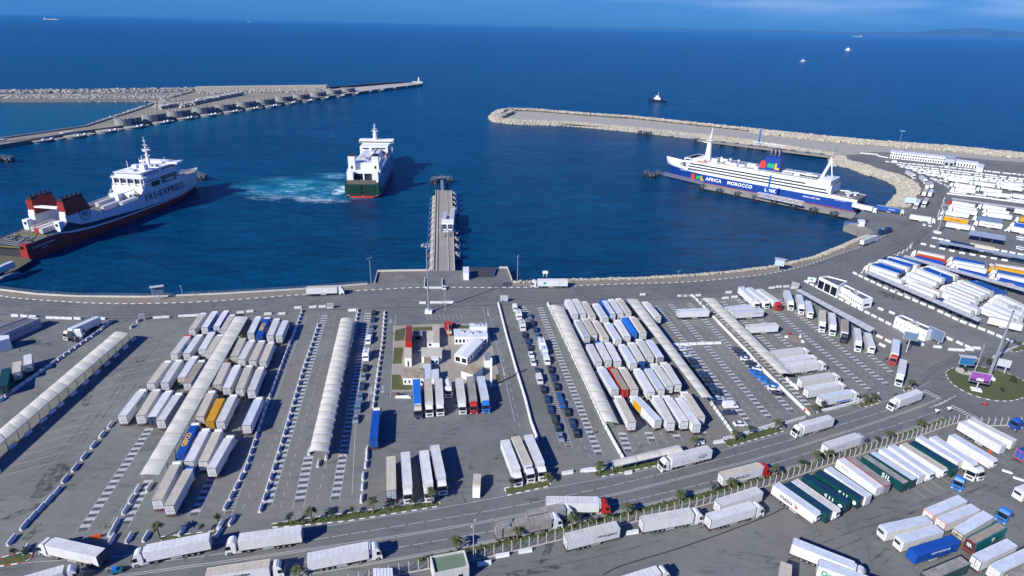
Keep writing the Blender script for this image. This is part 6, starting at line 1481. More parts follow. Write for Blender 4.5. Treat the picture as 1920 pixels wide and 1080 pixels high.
e1, e2 = even2(bs, 50, 9.5); rocks(rk, e1, e2, 2600, .7, 1.4, 0, .9, ROCKM, .6); rocks(rk, offset_poly(e1, -4), e1, 900, .7, 1.5, SEA-.2, 0, ROCKM, .4)
rs = [(962, 527.5), (1000, 526), (1080, 523), (1200, 520), (1300, 514), (1387, 506), (1450, 498), (1525, 481), (1575, 461), (1622, 441)]
e1, e2 = even2(rs, 60, -2.6); rocks(rk, e1, e2, 1200, .35, .75, -.3, .25, ROCKM, .3)
e1, e2 = even2(rs, 60, 3); e1, e2 = e2, e1; rocks(rk, e1, e2, 1400, .45, .9, SEA-.2, -.8, ROCKM, .3)
tag(rk.build('rock_armour'), 'pale quarried boulders lining the breakwater and the right shore', 'rocks', kind='stuff')
rk = MB()
e1 = even(GP([(-60, 188), (0, 186), (310, 186.5), (345, 178)]), 40); e2 = even(GP([(-60, 178), (0, 177.5), (310, 175.5), (372, 170)]), 40)
rocks(rk, e1, e1, 10, 1.2, 2.0, 1.3, 1.6, ROCKG, 1); rocks(rk, [a.lerp(c, .12) for a, c in zip(e1, e2)], [a.lerp(c, .5) for a, c in zip(e1, e2)], 1500, 1.0, 2.1, 1.3, 1.7, ROCKG, 2); rocks(rk, offset_poly(e1, -6), e1, 1200, 1.2, 2.6, SEA, 1.3, ROCKG, 1); e3 = even(GP([(-60, 175), (0, 173.5), (175, 171.5), (372, 168)]), 40); rocks(rk, e2, e3, 700, 1.4, 2.8, 1.6, 2.6, ROCKG, 2)
rocks(rk, even(GP([(374, 178), (620, 172)]), 30), even(GP([(374, 174), (620, 169.5)]), 30), 900, 1.0, 2.2, 1, 2, ROCKG, 2)
rocks(rk, even(GP([(160, 239), (312, 188)]), 20), even(GP([(163, 237), (315, 186)]), 20), 500, 1, 2.2, SEA, 1, ROCKG, 2); rocks(rk, GP([(290, 206), (330, 200)]), GP([(300, 196), (345, 194)]), 420, .8, 2, 1, 5, ROCKG, 3)
tag(rk.build('rock_armour'), 'grey boulders of the outer breakwater at the left', 'rocks', kind='stuff')
# railing posts along the mole crest, small lamp posts
rl = MB(); p, _ = pl_points(GP([(950, 210), (1000, 210.5), (1190, 224), (1380, 245), (1500, 258), (1620, 270)]), step=3.0)
for i in range(len(p)-1):
    a, c = p[i][0], p[i+1][0]; rl.bar((a.x, a.y, 0), (a.x, a.y, 3.4), .16, LIGHTCONC); rl.bar((a.x, a.y, 2.2), (c.x, c.y, 2.2), .08, STEEL)
tag(rl.build('railing'), 'post railing along the crest of the right breakwater', 'railing')
# ------------------------------------------------------------------ masts, lamps, signs
def high_mast(x, y, h, label, r=.45):
    o = empty('lighting_mast', G(x, y), 0, 1, label=label, cat='lighting mast', group='high lighting masts')
    b = MB(); b.cyl((0, 0, 0), (0, 0, h), r, r*.4, 10, STEEL); b.build('pole', o)
    b = MB(); b.box(-1.5, 1.5, -1.5, 1.5, 0, 1.2, WHITEP); b.build('plinth', o)
    b = MB()
    for k in range(12):
        a = 2*pi*k/12; a2 = 2*pi*(k+1)/12; b.bar((cos(a)*1.6, sin(a)*1.6, h-.8), (cos(a2)*1.6, sin(a2)*1.6, h-.8), .14, STEEL)
        if k % 3 == 0: b.bar((0, 0, h-.8), (cos(a)*1.6, sin(a)*1.6, h-.8), .12, STEEL)
    b.build('lamp_ring', o)
    for k in range(8):
        a = 2*pi*k/8; b = MB(); M = Matrix.Translation((cos(a)*1.9, sin(a)*1.9, h-.8)) @ Matrix.Rotation(a, 4, 'Z'); b.box(-.3, .35, -.35, .35, -.25, .15, paint('palegrey'), M=M); b.build('floodlight', o)
high_mast(804, 586, 31.5, 'tall mast beside the central pier with a ring of floodlights')
high_mast(1852, 711, 29.5, 'tall mast rising from the roundabout lawn', .6)
high_mast(1757, 437, 19, 'mast at the ferry junction in the upper right')
high_mast(1677, 303, 30, 'slim mast by the breakwater root', .3)
def street_lamp(x, y, h, label, arms=2, base=False):
    o = empty('street_lamp', G(x, y), R.uniform(0, 3), 1, label=label, cat='street lamp', group='street lamps of the harbour')
    b = MB(); b.cyl((0, 0, 0), (0, 0, h), .13, .08, 6, paint('palegrey')); b.build('pole', o)
    for k in range(arms):
        b = MB(); s = 1 if k else -1; b.bar((0, 0, h-.1), (s*.9, 0, h+.1), .1, STEEL); b.box(min(s*.7, s*1.3), max(s*.7, s*1.3), -.18, .18, h, h+.16, paint('palegrey')); b.build('lamp_head', o)
street_lamp(696, 530, 12.5, 'lamp post at the left end of the quay step'); street_lamp(970, 525, 12.5, 'lamp post at the right end of the quay step'); street_lamp(835, 581, 11, 'lamp post right of the tall central mast')
street_lamp(1270, 528, 5.5, 'short lamp post on the right shore verge'); street_lamp(344, 560, 6.5, 'lamp post on the left shore verge', 1); street_lamp(1824, 706, 12.5, 'white lamp post on the roundabout lawn'); street_lamp(888, 1056, 12, 'pole with white lamps behind the guard hut'); street_lamp(180, 616, 7.5, 'lamp post beside the lone trailer with tan cab', 1)
street_lamp(1582, 472, 5, 'short lamp post on the far right verge', 1); street_lamp(1687, 340+67, 6, 'lamp post near the blue lorry at the ferry stern', 1); street_lamp(1757, 535, 8, 'lamp post amid the packed upper right lot', 1); street_lamp(1474, 505, 5.5, 'short lamp post beside the shore sign', 1)
def board(x, y, w_, h_, hz, rz, label, face=None, posts=1, lift=None, name='billboard', text=None, back=None, roofed=False):
    o = empty(name, G(x, y), rz, 1, label=label, cat='sign')
    b = MB(); b.box(-w_/2, w_/2, -.15, .15, hz, hz+h_, paint('palegrey')); b.build('panel', o)
    b = MB(); b.box(-w_/2+.15, w_/2-.15, -.2, -.16, hz+.15, hz+h_-.15, face or paint('iceblue')); b.build('face', o)
    for k in range(posts):
        px_ = 0 if posts == 1 else -w_*.3+w_*.6*k/(posts-1); b = MB(); b.cyl((px_, 0, 0), (px_, 0, hz), .22, n=8, m=paint('palegrey')); b.build('post', o)
    if roofed: b = MB(); b.box(-w_/2-.4, w_/2+.4, -1.0, 1.2, hz+h_+.25, hz+h_+.4, paint('palegrey')); b.bar((-w_*.3, 0, hz+h_), (-w_*.3, .1, hz+h_+.3), .1, STEEL); b.bar((w_*.3, 0, hz+h_), (w_*.3, .1, hz+h_+.3), .1, STEEL); b.build('lamp_canopy', o)
    if text: put_text(o, text[0], text[1], text[2], (0, -.24, hz+h_/2), (1, 0, 0), (0, 0, 1), bold=.01)
    return o
PURP = mat('screen_purple', (.22, .06, .28), .5)
o = board(1829.5, 731.5, 6.2, 3.9, 3.2, radians(-22), 'large billboard with a purple picture on the roundabout lawn', PURP)
b = MB(); b.box(-2.9, 2.9, -.235, -.21, 3.4, 4.3, mat('screen_dark', (.05, .02, .07), .5)); b.build('skyline', o); b = MB()
for k in range(9): b.box(-1.0+k*.24, -.85+k*.24, -.26, -.24, 3.9, 4.6+.5*abs(sin(k*1.3)), TW)
b.build('motif', o); b = MB(); b.box(-1.6, 1.6, -1.2, 1.2, 0, .5, WHITEP); b.build('plinth', o)
o = board(1806, 697, 5.0, 3.0, 3.0, radians(-10), 'blue billboard with lamps over it, left on the roundabout lawn', mat('board_blue', (.02, .12, .30), .5), roofed=True)
b = MB(); b.cyl((0, 0, -.0), (0, 0, .15), 2.6, n=14, m=mat('gravel_ring', (.45, .42, .36), .95)); b.build('gravel_ring', o)
board(1873, 698, 5.0, 3.0, 2.6, radians(150), 'back of a white billboard right of the tall mast on the roundabout', posts=2)
board(1750, 641, 6.5, 4.6, 1.2, radians(-65), 'slatted blue-grey gantry sign beside the plain white office', paint('steel'), posts=2, name='gantry_sign')
board(1699, 660, 4.8, 3.2, 5.5, radians(-30), 'blue-grey overhead sign above the barrier bend', paint('steel'), posts=1, name='gantry_sign')
board(620, 578, 3.0, 1.8, .7, 0, 'grey panel sign behind the barrier row at the central canopy', paint('grey'), posts=2, name='panel_sign'); board(268, 600, 2.4, 2.4, .4, radians(20), 'dark slatted sign at the entrance gap of the left lot', paint('grey'), posts=2, name='panel_sign')
board(1490, 541, 3.4, 2.6, .6, radians(-30), 'grey panel sign at the barrier bend above the slanting lorries', paint('grey'), posts=2, name='panel_sign'); board(1520, 532, 3.8, 2.4, 1.0, radians(-20), 'white sign with a green logo by the entrance block', WHITEP, posts=2, name='panel_sign', text=('M', 2.0, TGN))
board(299, 562, 4.6, 3.2, 2.8, radians(25), 'billboard with lamps on the left shore verge', paint('steel'), roofed=True); board(1459, 507.5, 4.6, 3.4, 2.8, radians(-30), 'white-framed billboard on the right shore', mat('board_pale', (.35, .45, .55), .5), roofed=True)
board(1704, 387, 7.5, 4.0, 2.6, radians(-10), 'pale sign board at the foot of the basin rocks', mat('board_pale2', (.45, .6, .75), .5)); board(1022, 519, 2.8, 1.6, 1.6, 0, 'small white sign behind the lorry with a green dot', WHITEP, posts=2, name='panel_sign')
board(945, 566, 3.6, 2.6, .6, 0, 'grey panel sign at the head of the right lot', paint('palegrey'), posts=2, name='panel_sign')
for k, (x, y) in enumerate([(1752, 783), (1775, 779)]):
    b = MB(); b.cyl((0, 0, 0), (0, 0, 2.2), .05, n=6, m=STEEL); M = Matrix.Rotation(radians(-20), 4, 'Z'); b.add([M @ Vector(v) for v in ((-.7, 0, 3.2), (.7, 0, 3.2), (0, 0, 2.0), (-.7, .05, 3.2), (.7, .05, 3.2), (0, .05, 2.0))], [(0, 1, 2), (5, 4, 3)], WHITEP)
    o = b.build('road_sign'); o.location = G(x, y); tag(o, f'white triangular road sign, {["left", "right"][k]} one before the zebra crossing', 'road sign')
# ------------------------------------------------------------------ palms and small trees
FROND = mat('palm_frond', (.075, .095, .03), .7, var=.4, vscale=2, rnd=.2); TRUNK = mat('palm_trunk', (.16, .12, .08), .95, var=.3, vscale=5); LEAF = mat('tree_leaf', (.04, .07, .022), .8, var=.45, vscale=3, rnd=.2)
def palm_crown(seed, big=.84):
    rr_ = random.Random(seed); b = MB()
    for k in range(30):
        an = k*2.4+rr_.uniform(-.2, .2); el = rr_.uniform(-.35, 1.25); ln = rr_.uniform(1.5, 2.1)*big; pr = None; nseg = 5
        d = Vector((cos(an), sin(an), 0)); side = Vector((-sin(an), cos(an), 0))
        for s in range(nseg+1):
            u = s/nseg; r_ = ln*(u*cos(el)+.12*u*u); z = ln*(u*sin(el)-u*u*(.75 if el > 0 else .35)*.8); wd = .34*big*(1-abs(u-.45)*1.5)+.04
            c = d*r_+Vector((0, 0, z)); q = (c-side*wd, c+Vector((0, 0, .08)), c+side*wd)
            if pr:
                b.add([pr[0], pr[1], q[1], q[0]], [(0, 1, 2, 3)], FROND); b.add([pr[1], pr[2], q[2], q[1]], [(0, 1, 2, 3)], FROND)
            pr = q
    return b.mesh('crown')
def palm_trunk(h):
    b = MB(); n = 6
    for k in range(n): z0, z1 = h*k/n, h*(k+1)/n; b.cyl((.06*sin(k), 0, z0), (.06*sin(k+1), 0, z1), .26-.02*k, .24-.02*k, 8, TRUNK)
    b.cyl((0, 0, h-.5), (0, 0, h+.1), .3, .36, 8, TRUNK); return b.mesh('trunk')
def bush_crown(seed):
    rr_ = random.Random(seed); b = MB(); cl = [(rr_.uniform(-.5, .5), rr_.uniform(-.5, .5), rr_.uniform(-.1, .6), rr_.uniform(.4, .65)) for _ in range(6)]
    for _ in range(330):
        cx, cy, cz, r_ = rr_.choice(cl); v = Vector((rr_.gauss(0, 1), rr_.gauss(0, 1), rr_.gauss(0, .8))).normalized()*r_*rr_.uniform(.5, 1.1)+Vector((cx, cy, cz))
        a = Vector((rr_.uniform(-1, 1), rr_.uniform(-1, 1), rr_.uniform(-1, 1)))*.17; c = Vector((rr_.uniform(-1, 1), rr_.uniform(-1, 1), rr_.uniform(-1, 1)))*.17
        b.add([v, v+a, v+a+c, v+c], [(0, 1, 2, 3)], LEAF)
    return b.mesh('crown')
def bush_trunk():
    b = MB(); b.cyl((0, 0, 0), (0, 0, 1.7), .07, .05, 6, TRUNK); b.bar((0, 0, 1.3), (.35, .1, 2.0), .05, TRUNK); b.bar((0, 0, 1.4), (-.3, .2, 2.1), .05, TRUNK); return b.mesh('trunk')
crowns = [palm_crown(s) for s in (3, 8, 21)]; bushes = [bush_crown(s) for s in (2, 5)]; bt = bush_trunk()
palms = [(301, 1012, 4.6, 'leftmost palm, tall, at the bottom left island'), (585, 979, 4.0, 'left palm on the long palm strip below the empty lanes'), (700, 962, 4.2, 'palm on the long strip left of the cream trailer'), (810, 946, 4.6, 'palm before the paired white lorries on the long strip'),
    (1028, 906, 2.6, 'low palm at the corner of the three white lorries'), (1124, 888, 3.4, 'palm at the left end of the small roadside canopy'), (1301, 839, 3.0, 'palm right of the small roadside canopy'), (1377, 828, 3.4, 'left palm on the island beside the low white wall'), (1454, 808, 3.6, 'right palm on the island beside the low white wall'),
    (1620, 759, 3.2, 'left palm on the island by the yard gate near the roundabout'), (1638, 753, 2.6, 'right palm on the island by the yard gate near the roundabout'), (1527, 776, 2.6, 'small palm behind the low wall below the staggered lorries'), (1707, 728, 2.8, 'dark palm on the tiny island near the roundabout'),
    (560, 1082, 2.6, 'palm at the bottom edge left of the guard hut'), (857, 1033, 3.6, 'palm behind the guard hut'), (970, 1012, 3.4, 'palm before the grimy canvas lorry'), (1073, 989, 3.6, 'palm at the nose of the grimy canvas lorry'), (1176, 968, 3.6, 'palm in the strip below the red-cabbed white lorry'),
    (1273, 945, 3.6, 'palm above the left lorry on the fence'), (1367, 918, 3.2, 'palm below the red-cabbed cream lorry'), (1451, 896, 3.4, 'palm above the pale trailer with the red wedge logo'), (1527, 871, 3.8, 'tall palm above the green trailers'), (1552, 861, 2.8, 'low palm at the tail of the off-white lorry'), (1725, 806, 3.0, 'lone palm at the fence bend near the zebra crossing'), (1666, 826, 2.8, 'palm above the fanned row near the road lorry')]
for k, (x, y, h, lab) in enumerate(palms):
    o = empty('palm_tree', G(x, y), R.uniform(0, 6), 1, label=lab, cat='palm tree', group='palms along the road'); inst('trunk', cached(('pt', h), lambda: palm_trunk(h)), o); inst('crown', crowns[k % 3], o, (0, 0, h)); o.rotation_euler.x = R.uniform(-.05, .05)
bsh = [(30, 1046, 'on the bottom left grass island'), (51, 1050, 'at the right of the bottom left grass island'), (380, 998, 'above the lorry beside the leftmost palm'), (411, 984, 'thin one at the lot exit by the white barriers'), (545, 983, 'at the left end of the long palm strip'), (624, 975, 'between two palms of the long strip'),
    (661, 967, 'left of the second palm of the long strip'), (737, 956, 'below the cream trailer on the long strip'), (774, 950, 'below the first white lorry on the long strip'), (930+30, 917, 'on the grass before the three white lorries'), (1142, 977, 'in the fence strip below the red-cabbed white lorry'), (1335, 927, 'in the fence strip left of the cream lorry'), (1501, 881, 'in the fence strip above the dark blue trailer'),
    (1642, 832, 'dark one at the nose of the off-white road lorry'), (1541, 769, 'behind the low wall below the staggered lorries'), (1406, 818, 'between the two palms by the low white wall'), (1806, 702, 'under the blue billboard of the roundabout'), (1851, 689, 'at the back of the roundabout lawn'), (1877, 738, 'at the front of the roundabout lawn'), (1896, 722, 'at the right of the roundabout lawn'), (1907, 653, 'on the small grass island at the right edge'), (1110, 985, 'small one by the fence right of the grimy lorry')]
for k, (x, y, lab) in enumerate(bsh):
    o = empty('young_tree', G(x, y), R.uniform(0, 6), R.uniform(.85, 1.3), label='young bushy tree '+lab, cat='tree', group='young trees along the road'); inst('trunk', bt, o); inst('crown', bushes[k % 2], o, (0, 0, 2.0))
# ------------------------------------------------------------------ people
def person(x, y, rz, top, legs, label, pose=0, scale=1.0):
    o = empty('person', G(x, y), rz, scale, label=label, cat='person', group=None)
    sp = .17+.08*pose
    J = [(0, 0, .98), (0, 0, 1.2), (.02, 0, 1.42), (.03, 0, 1.52), (.04, 0, 1.64), (.05, 0, 1.74),
         (sp, .1, .52), (sp-.1*pose, .1, .08), (sp+.14, .1, .04), (-sp, -.1, .52), (-sp-.14*pose, -.1, .1), (-sp+.1, -.1, .04),
         (0, .2, 1.4), (-.1*pose, .27, 1.14), (.1, .25, .9), (0, -.2, 1.4), (.14*pose, -.27, 1.14), (.2, -.25, .92)]
    E_ = [(0, 1), (1, 2), (2, 3), (3, 4), (4, 5), (0, 6), (6, 7), (7, 8), (0, 9), (9, 10), (10, 11), (2, 12), (12, 13), (13, 14), (2, 15), (15, 16), (16, 17)]
    rad = [.15, .14, .15, .06, .1, .085, .08, .055, .05, .08, .055, .05, .07, .05, .04, .07, .05, .04]
    def skin(name, idx, edges, m, grow=0.):
        me = bpy.data.meshes.new(name); me.from_pydata([J[i] for i in idx], [(idx.index(a), idx.index(b__)) for a, b__ in edges], []); me.materials.append(m)
        ob = bpy.data.objects.new(name, me); C.objects.link(ob); ob.parent = o; ob.modifiers.new('skin', 'SKIN'); ss = ob.modifiers.new('sub', 'SUBSURF'); ss.levels = ss.render_levels = 1
        for k, i in enumerate(idx): me.skin_vertices[0].data[k].radius = (rad[i]+grow, rad[i]+grow)
        me.skin_vertices[0].data[0].use_root = True
        return ob
    skin('body', list(range(18)), E_, mat('skin', (.33, .19, .12), .6))
    skin('jacket', [0, 1, 2, 12, 13, 15, 16], [(0, 1), (1, 2), (2, 12), (12, 13), (2, 15), (15, 16)], paint(top), .025)
    skin('trousers', [0, 6, 7, 9, 10], [(0, 6), (6, 7), (0, 9), (9, 10)], paint(legs), .022)
    b = MB(); b.cyl((.03, 0, 1.66), (.02, 0, 1.8), .1, .06, 8, mat('hair', (.015, .01, .008), .8)); b.build('hair', o)
person(199, 991, .3, 'orange', 'brown', 'person in an orange jacket walking beside the bottom left barriers', 1); person(257, 680, .8, 'black', 'navy', 'person in dark clothes walking on the open left lot', 1)
person(737, 628, .4, 'navy', 'black', 'person in dark clothes on the lane left of the red cabin'); person(833.5, 660, 1, 'black', 'black', 'person in black standing behind the cream cabin'); person(1112, 815, .5, 'brown', 'navy', 'person crossing the empty bay below the first right canopy', 1)
person(1658, 677, .2, 'black', 'black', 'left of two people in black near the red-cabbed lorry', 1); person(1661, 675, 2, 'navy', 'black', 'right of two people in black near the red-cabbed lorry'); person(1677, 742, 1, 'black', 'black', 'person standing at the yard gate near the roundabout'); person(1706, 435+1, .1, 'black', 'navy', 'person alone on the asphalt below the junction mast')
person(205, 1074, 1, 'black', 'black', 'person in black at the bottom edge beside the blue machine'); person(1789, 435, 0, 'navy', 'black', 'person on the open asphalt left of the blue-grey shelter'); person(38, 660, .4, 'navy', 'navy', 'person behind the pair of trailers at the left edge')
# small machines and odds and ends
def small(name, x, y, boxes, label, cat, rz=0):
    b = MB()
    for bx in boxes: b.box(*bx[:6], bx[6])
    o = b.build(name); o.location = G(x, y); o.rotation_euler.z = rz; tag(o, label, cat)
small('motor_tricycle', 222, 1073, [(-1.2, .9, -.6, .6, .4, 1.0, paint('teal')), (-1.0, -.1, -.55, .55, 1.0, 1.5, paint('skyblue')), (.9, 1.5, -.2, .2, .5, 1.2, paint('black')), (-.9, -.5, -.7, .7, 0, .5, TYRE), (1.2, 1.6, -.1, .1, 0, .55, TYRE)], 'small teal and blue cargo tricycle at the bottom left edge', 'tricycle', .4)
small('scooter', 1846, 760, [(-.8, .8, -.15, .15, .35, .7, paint('red')), (.5, .7, -.35, .35, .9, 1.0, DARK), (-.95, -.45, -.08, .08, 0, .5, TYRE), (.45, .95, -.08, .08, 0, .5, TYRE), (-.6, -.1, -.2, .2, .7, .95, paint('orange'))], 'red scooter riding round the front of the roundabout', 'scooter', -.3)
small('waste_bin', 747, 744, [(-.6, .6, -.5, .5, 0, 1.1, paint('orange')), (-.65, .65, -.55, .55, 1.1, 1.2, DARK)], 'orange bin at the corner of the central lawns', 'bin'); small('pipe_stack', 756, 746, [(-2.6, 2.6, -.3, .1, 0, .4, WHITEP), (-2.2, 2.4, .2, .6, 0, .4, WHITEP), (-2.4, 2.0, -.1, .4, .4, .75, WHITEP)], 'white pipes lying beside the orange bin', 'pipes')
small('plastic_barrier', 181, 1008, [(-1, 1, -.25, .25, 0, .8, paint('orange'))], 'orange plastic barrier on the bottom left exit', 'barrier', .3); small('plastic_barrier', 1511, 771, [(-.8, .8, -.3, .3, 0, .9, paint('orange'))], 'orange plastic barrier at the foot of the stepped barrier line', 'barrier', .3)
small('bollard_disc', 1856, 849, [(-.6, .6, -.1, .1, 0, 1.2, paint('orange'))], 'orange marker between the pale fanned trailers', 'marker'); small('plastic_barrier', 851, 612, [(-.9, .9, -.6, .6, 0, 1.5, paint('red'))], 'red drum-like barrier right of the crane lorry', 'barrier')
small('concrete_slab', 1888, 885, [(-1.2, 1.2, -.35, .35, 0, .35, WHITEP)], 'flat white slab lying in the near yard, the farther one', 'slab', -.6); small('concrete_slab', 1909, 898.5, [(-1.2, 1.2, -.35, .35, 0, .35, WHITEP)], 'flat white slab lying in the near yard, the nearer one', 'slab', -.6)
for k, (x, y) in enumerate([(1474, 633), (1480, 627), (1500, 632), (1505, 642)]): small('traffic_marker', x, y, [(-.6, .6, -.35, .35, 0, .8, paint('red') if k == 1 else WHITEP)], ['white', 'red', 'white', 'white'][k]+' marker block, '+ordn(k)+' from the left round the sandy patch', 'marker', k*.6)
b = MB(); q = smooth_poly(GP([(1475, 633), (1484, 628), (1502, 631), (1506, 640), (1495, 645), (1480, 641), (1475, 633)]), 2)[:-1]; b.sheet([(a.x, a.y, .018) for a in q], mat('sand_patch', (.26, .235, .18), .95, var=.4, vscale=1)); b.build('sand_patch', kind='structure')
# ------------------------------------------------------------------ ships
def hull_mesh(st, bands_):
    """st: list of (x, half_width_deck, half_width_waterline, list of z levels); bands_: materials between levels"""
    b = MB(); nl = len(st[0][3])
    for side in (-1, 1):
        for i in range(len(st)-1):
            for k in range(nl-1):
                q = []
                for (s, lv) in ((st[i], k), (st[i+1], k), (st[i+1], k+1), (st[i], k+1)):
                    x, wd, ww, zs = s[:4]; zt = zs[-1]; u = min(1, max(0, zs[lv]/max(zt, .1)))**.7
                    q.append((x+(s[4]*u if len(s) > 4 else 0), side*(ww+(wd-ww)*u), zs[lv]))
                b.add(q if side < 0 else q[::-1], [(0, 1, 2, 3)], bands_[k])
    return b
def deck(b, st, z, m, x0=-1e9, x1=1e9):
    s = [a for a in st if x0 <= a[0] <= x1]
    b.add([(a[0]+(a[4] if len(a) > 4 else 0), -a[1]+.15, z(a) if callable(z) else z) for a in s]+[(a[0]+(a[4] if len(a) > 4 else 0), a[1]-.15, z(a) if callable(z) else z) for a in s], [(i, i+1, len(s)+i+1, len(s)+i) for i in range(len(s)-1)], m)
HRED = mat('hull_red', (.33, .022, .02), .5, var=.4, vscale=1.0, stretch=(.4, .4, .08)); HNAVY = mat('hull_navy', (.008, .02, .055), .4, var=.15, vscale=.1); HWHITE = mat('hull_white', (.68, .72, .76), .45, var=.25, vscale=1.1, stretch=(.5, .5, .06)); HBLUE = mat('hull_blue', (.008, .05, .27), .4, var=.25, vscale=1.0, stretch=(.4, .4, .08))
HGREEN = mat('hull_green', (.003, .055, .036), .5, var=.4, vscale=.5); DECKG = mat('ship_deck', (.16, .16, .155), .85, var=.4, vscale=.15); BOOT = mat('boot_topping', (.45, .035, .02), .6); FUNR = mat('funnel_red', (.27, .018, .015), .5)
def windows_row(b, x0, x1, y, z0, z1, step, frac=.6):
    x = x0
    while x < x1: b.box(x, x+step*frac, min(y, y*1.003), max(y, y*1.003), z0, z1, GLASS); x += step
def rail(b, x0, x1, y, z, m=None):
    m = m or WHITEP; b.bar((x0, y, z+1.1), (x1, y, z+1.1), .12, m); b.bar((x0, y, z+.6), (x1, y, z+.6), .08, m); k = int(abs(x1-x0)/3)
    for i in range(k+1): b.bar((x0+(x1-x0)*i/max(k, 1), y, z), (x0+(x1-x0)*i/max(k, 1), y, z+1.1), .1, m)
def lifeboat(root, x, y, z, ln=8):
    b = MB(); n = 8
    pr = [(-.5, 0, .2), (-.42, .9, .9), (0, 1.3, 1.1), (.42, .9, .9), (.5, 0, .2)]
    for (x0, w0, h0), (x1, w1, h1) in zip(pr, pr[1:]):
        b.add([(x+x0*ln, y-w0, z+1), (x+x1*ln, y-w1, z+1), (x+x1*ln, y-w1*.5, z-h1*.6), (x+x0*ln, y-w0*.5, z-h0*.6), (x+x0*ln, y+w0*.5, z-h0*.6), (x+x1*ln, y+w1*.5, z-h1*.6), (x+x1*ln, y+w1, z+1), (x+x0*ln, y+w0, z+1)], [(0, 1, 2, 3), (3, 2, 5, 4), (4, 5, 6, 7)], WHITEP)
        b.add([(x+x0*ln, y-w0, z+1), (x+x1*ln, y-w1, z+1), (x+x1*ln, y, z+1+h1*.8), (x+x0*ln, y, z+1+h0*.8), (x+x1*ln, y+w1, z+1), (x+x0*ln, y+w0, z+1)], [(0, 1, 2, 3), (3, 2, 4, 5)], paint('orange'))
    b.build('lifeboat', root)
def ship_mast(root, x, y, z, h, lattice=True, name='mast'):
    b = MB()
    b.cyl((x, y, z), (x, y, z+h*.55), 1.4, .7, 6, WHITEP); b.cyl((x, y, z+h*.55), (x, y, z+h), .35, .15, 6, WHITEP)
    for k, (u, w_) in enumerate(((.35, 4.5), (.55, 6.5), (.7, 3.5), (.85, 2.2))): b.bar((x, y-w_/2, z+h*u), (x, y+w_/2, z+h*u), .28, WHITEP); b.bar((x-w_*.3, y, z+h*u), (x+w_*.3, y, z+h*u), .25, WHITEP)
    b.box(x-1.6, x+1.6, y-1.4, y+1.4, z+h*.5, z+h*.53, WHITEP); b.bar((x+.8, y-1.8, z+h*.6), (x+.8, y+1.8, z+h*.6), .3, WHITEP)
    return b.build(name, root)
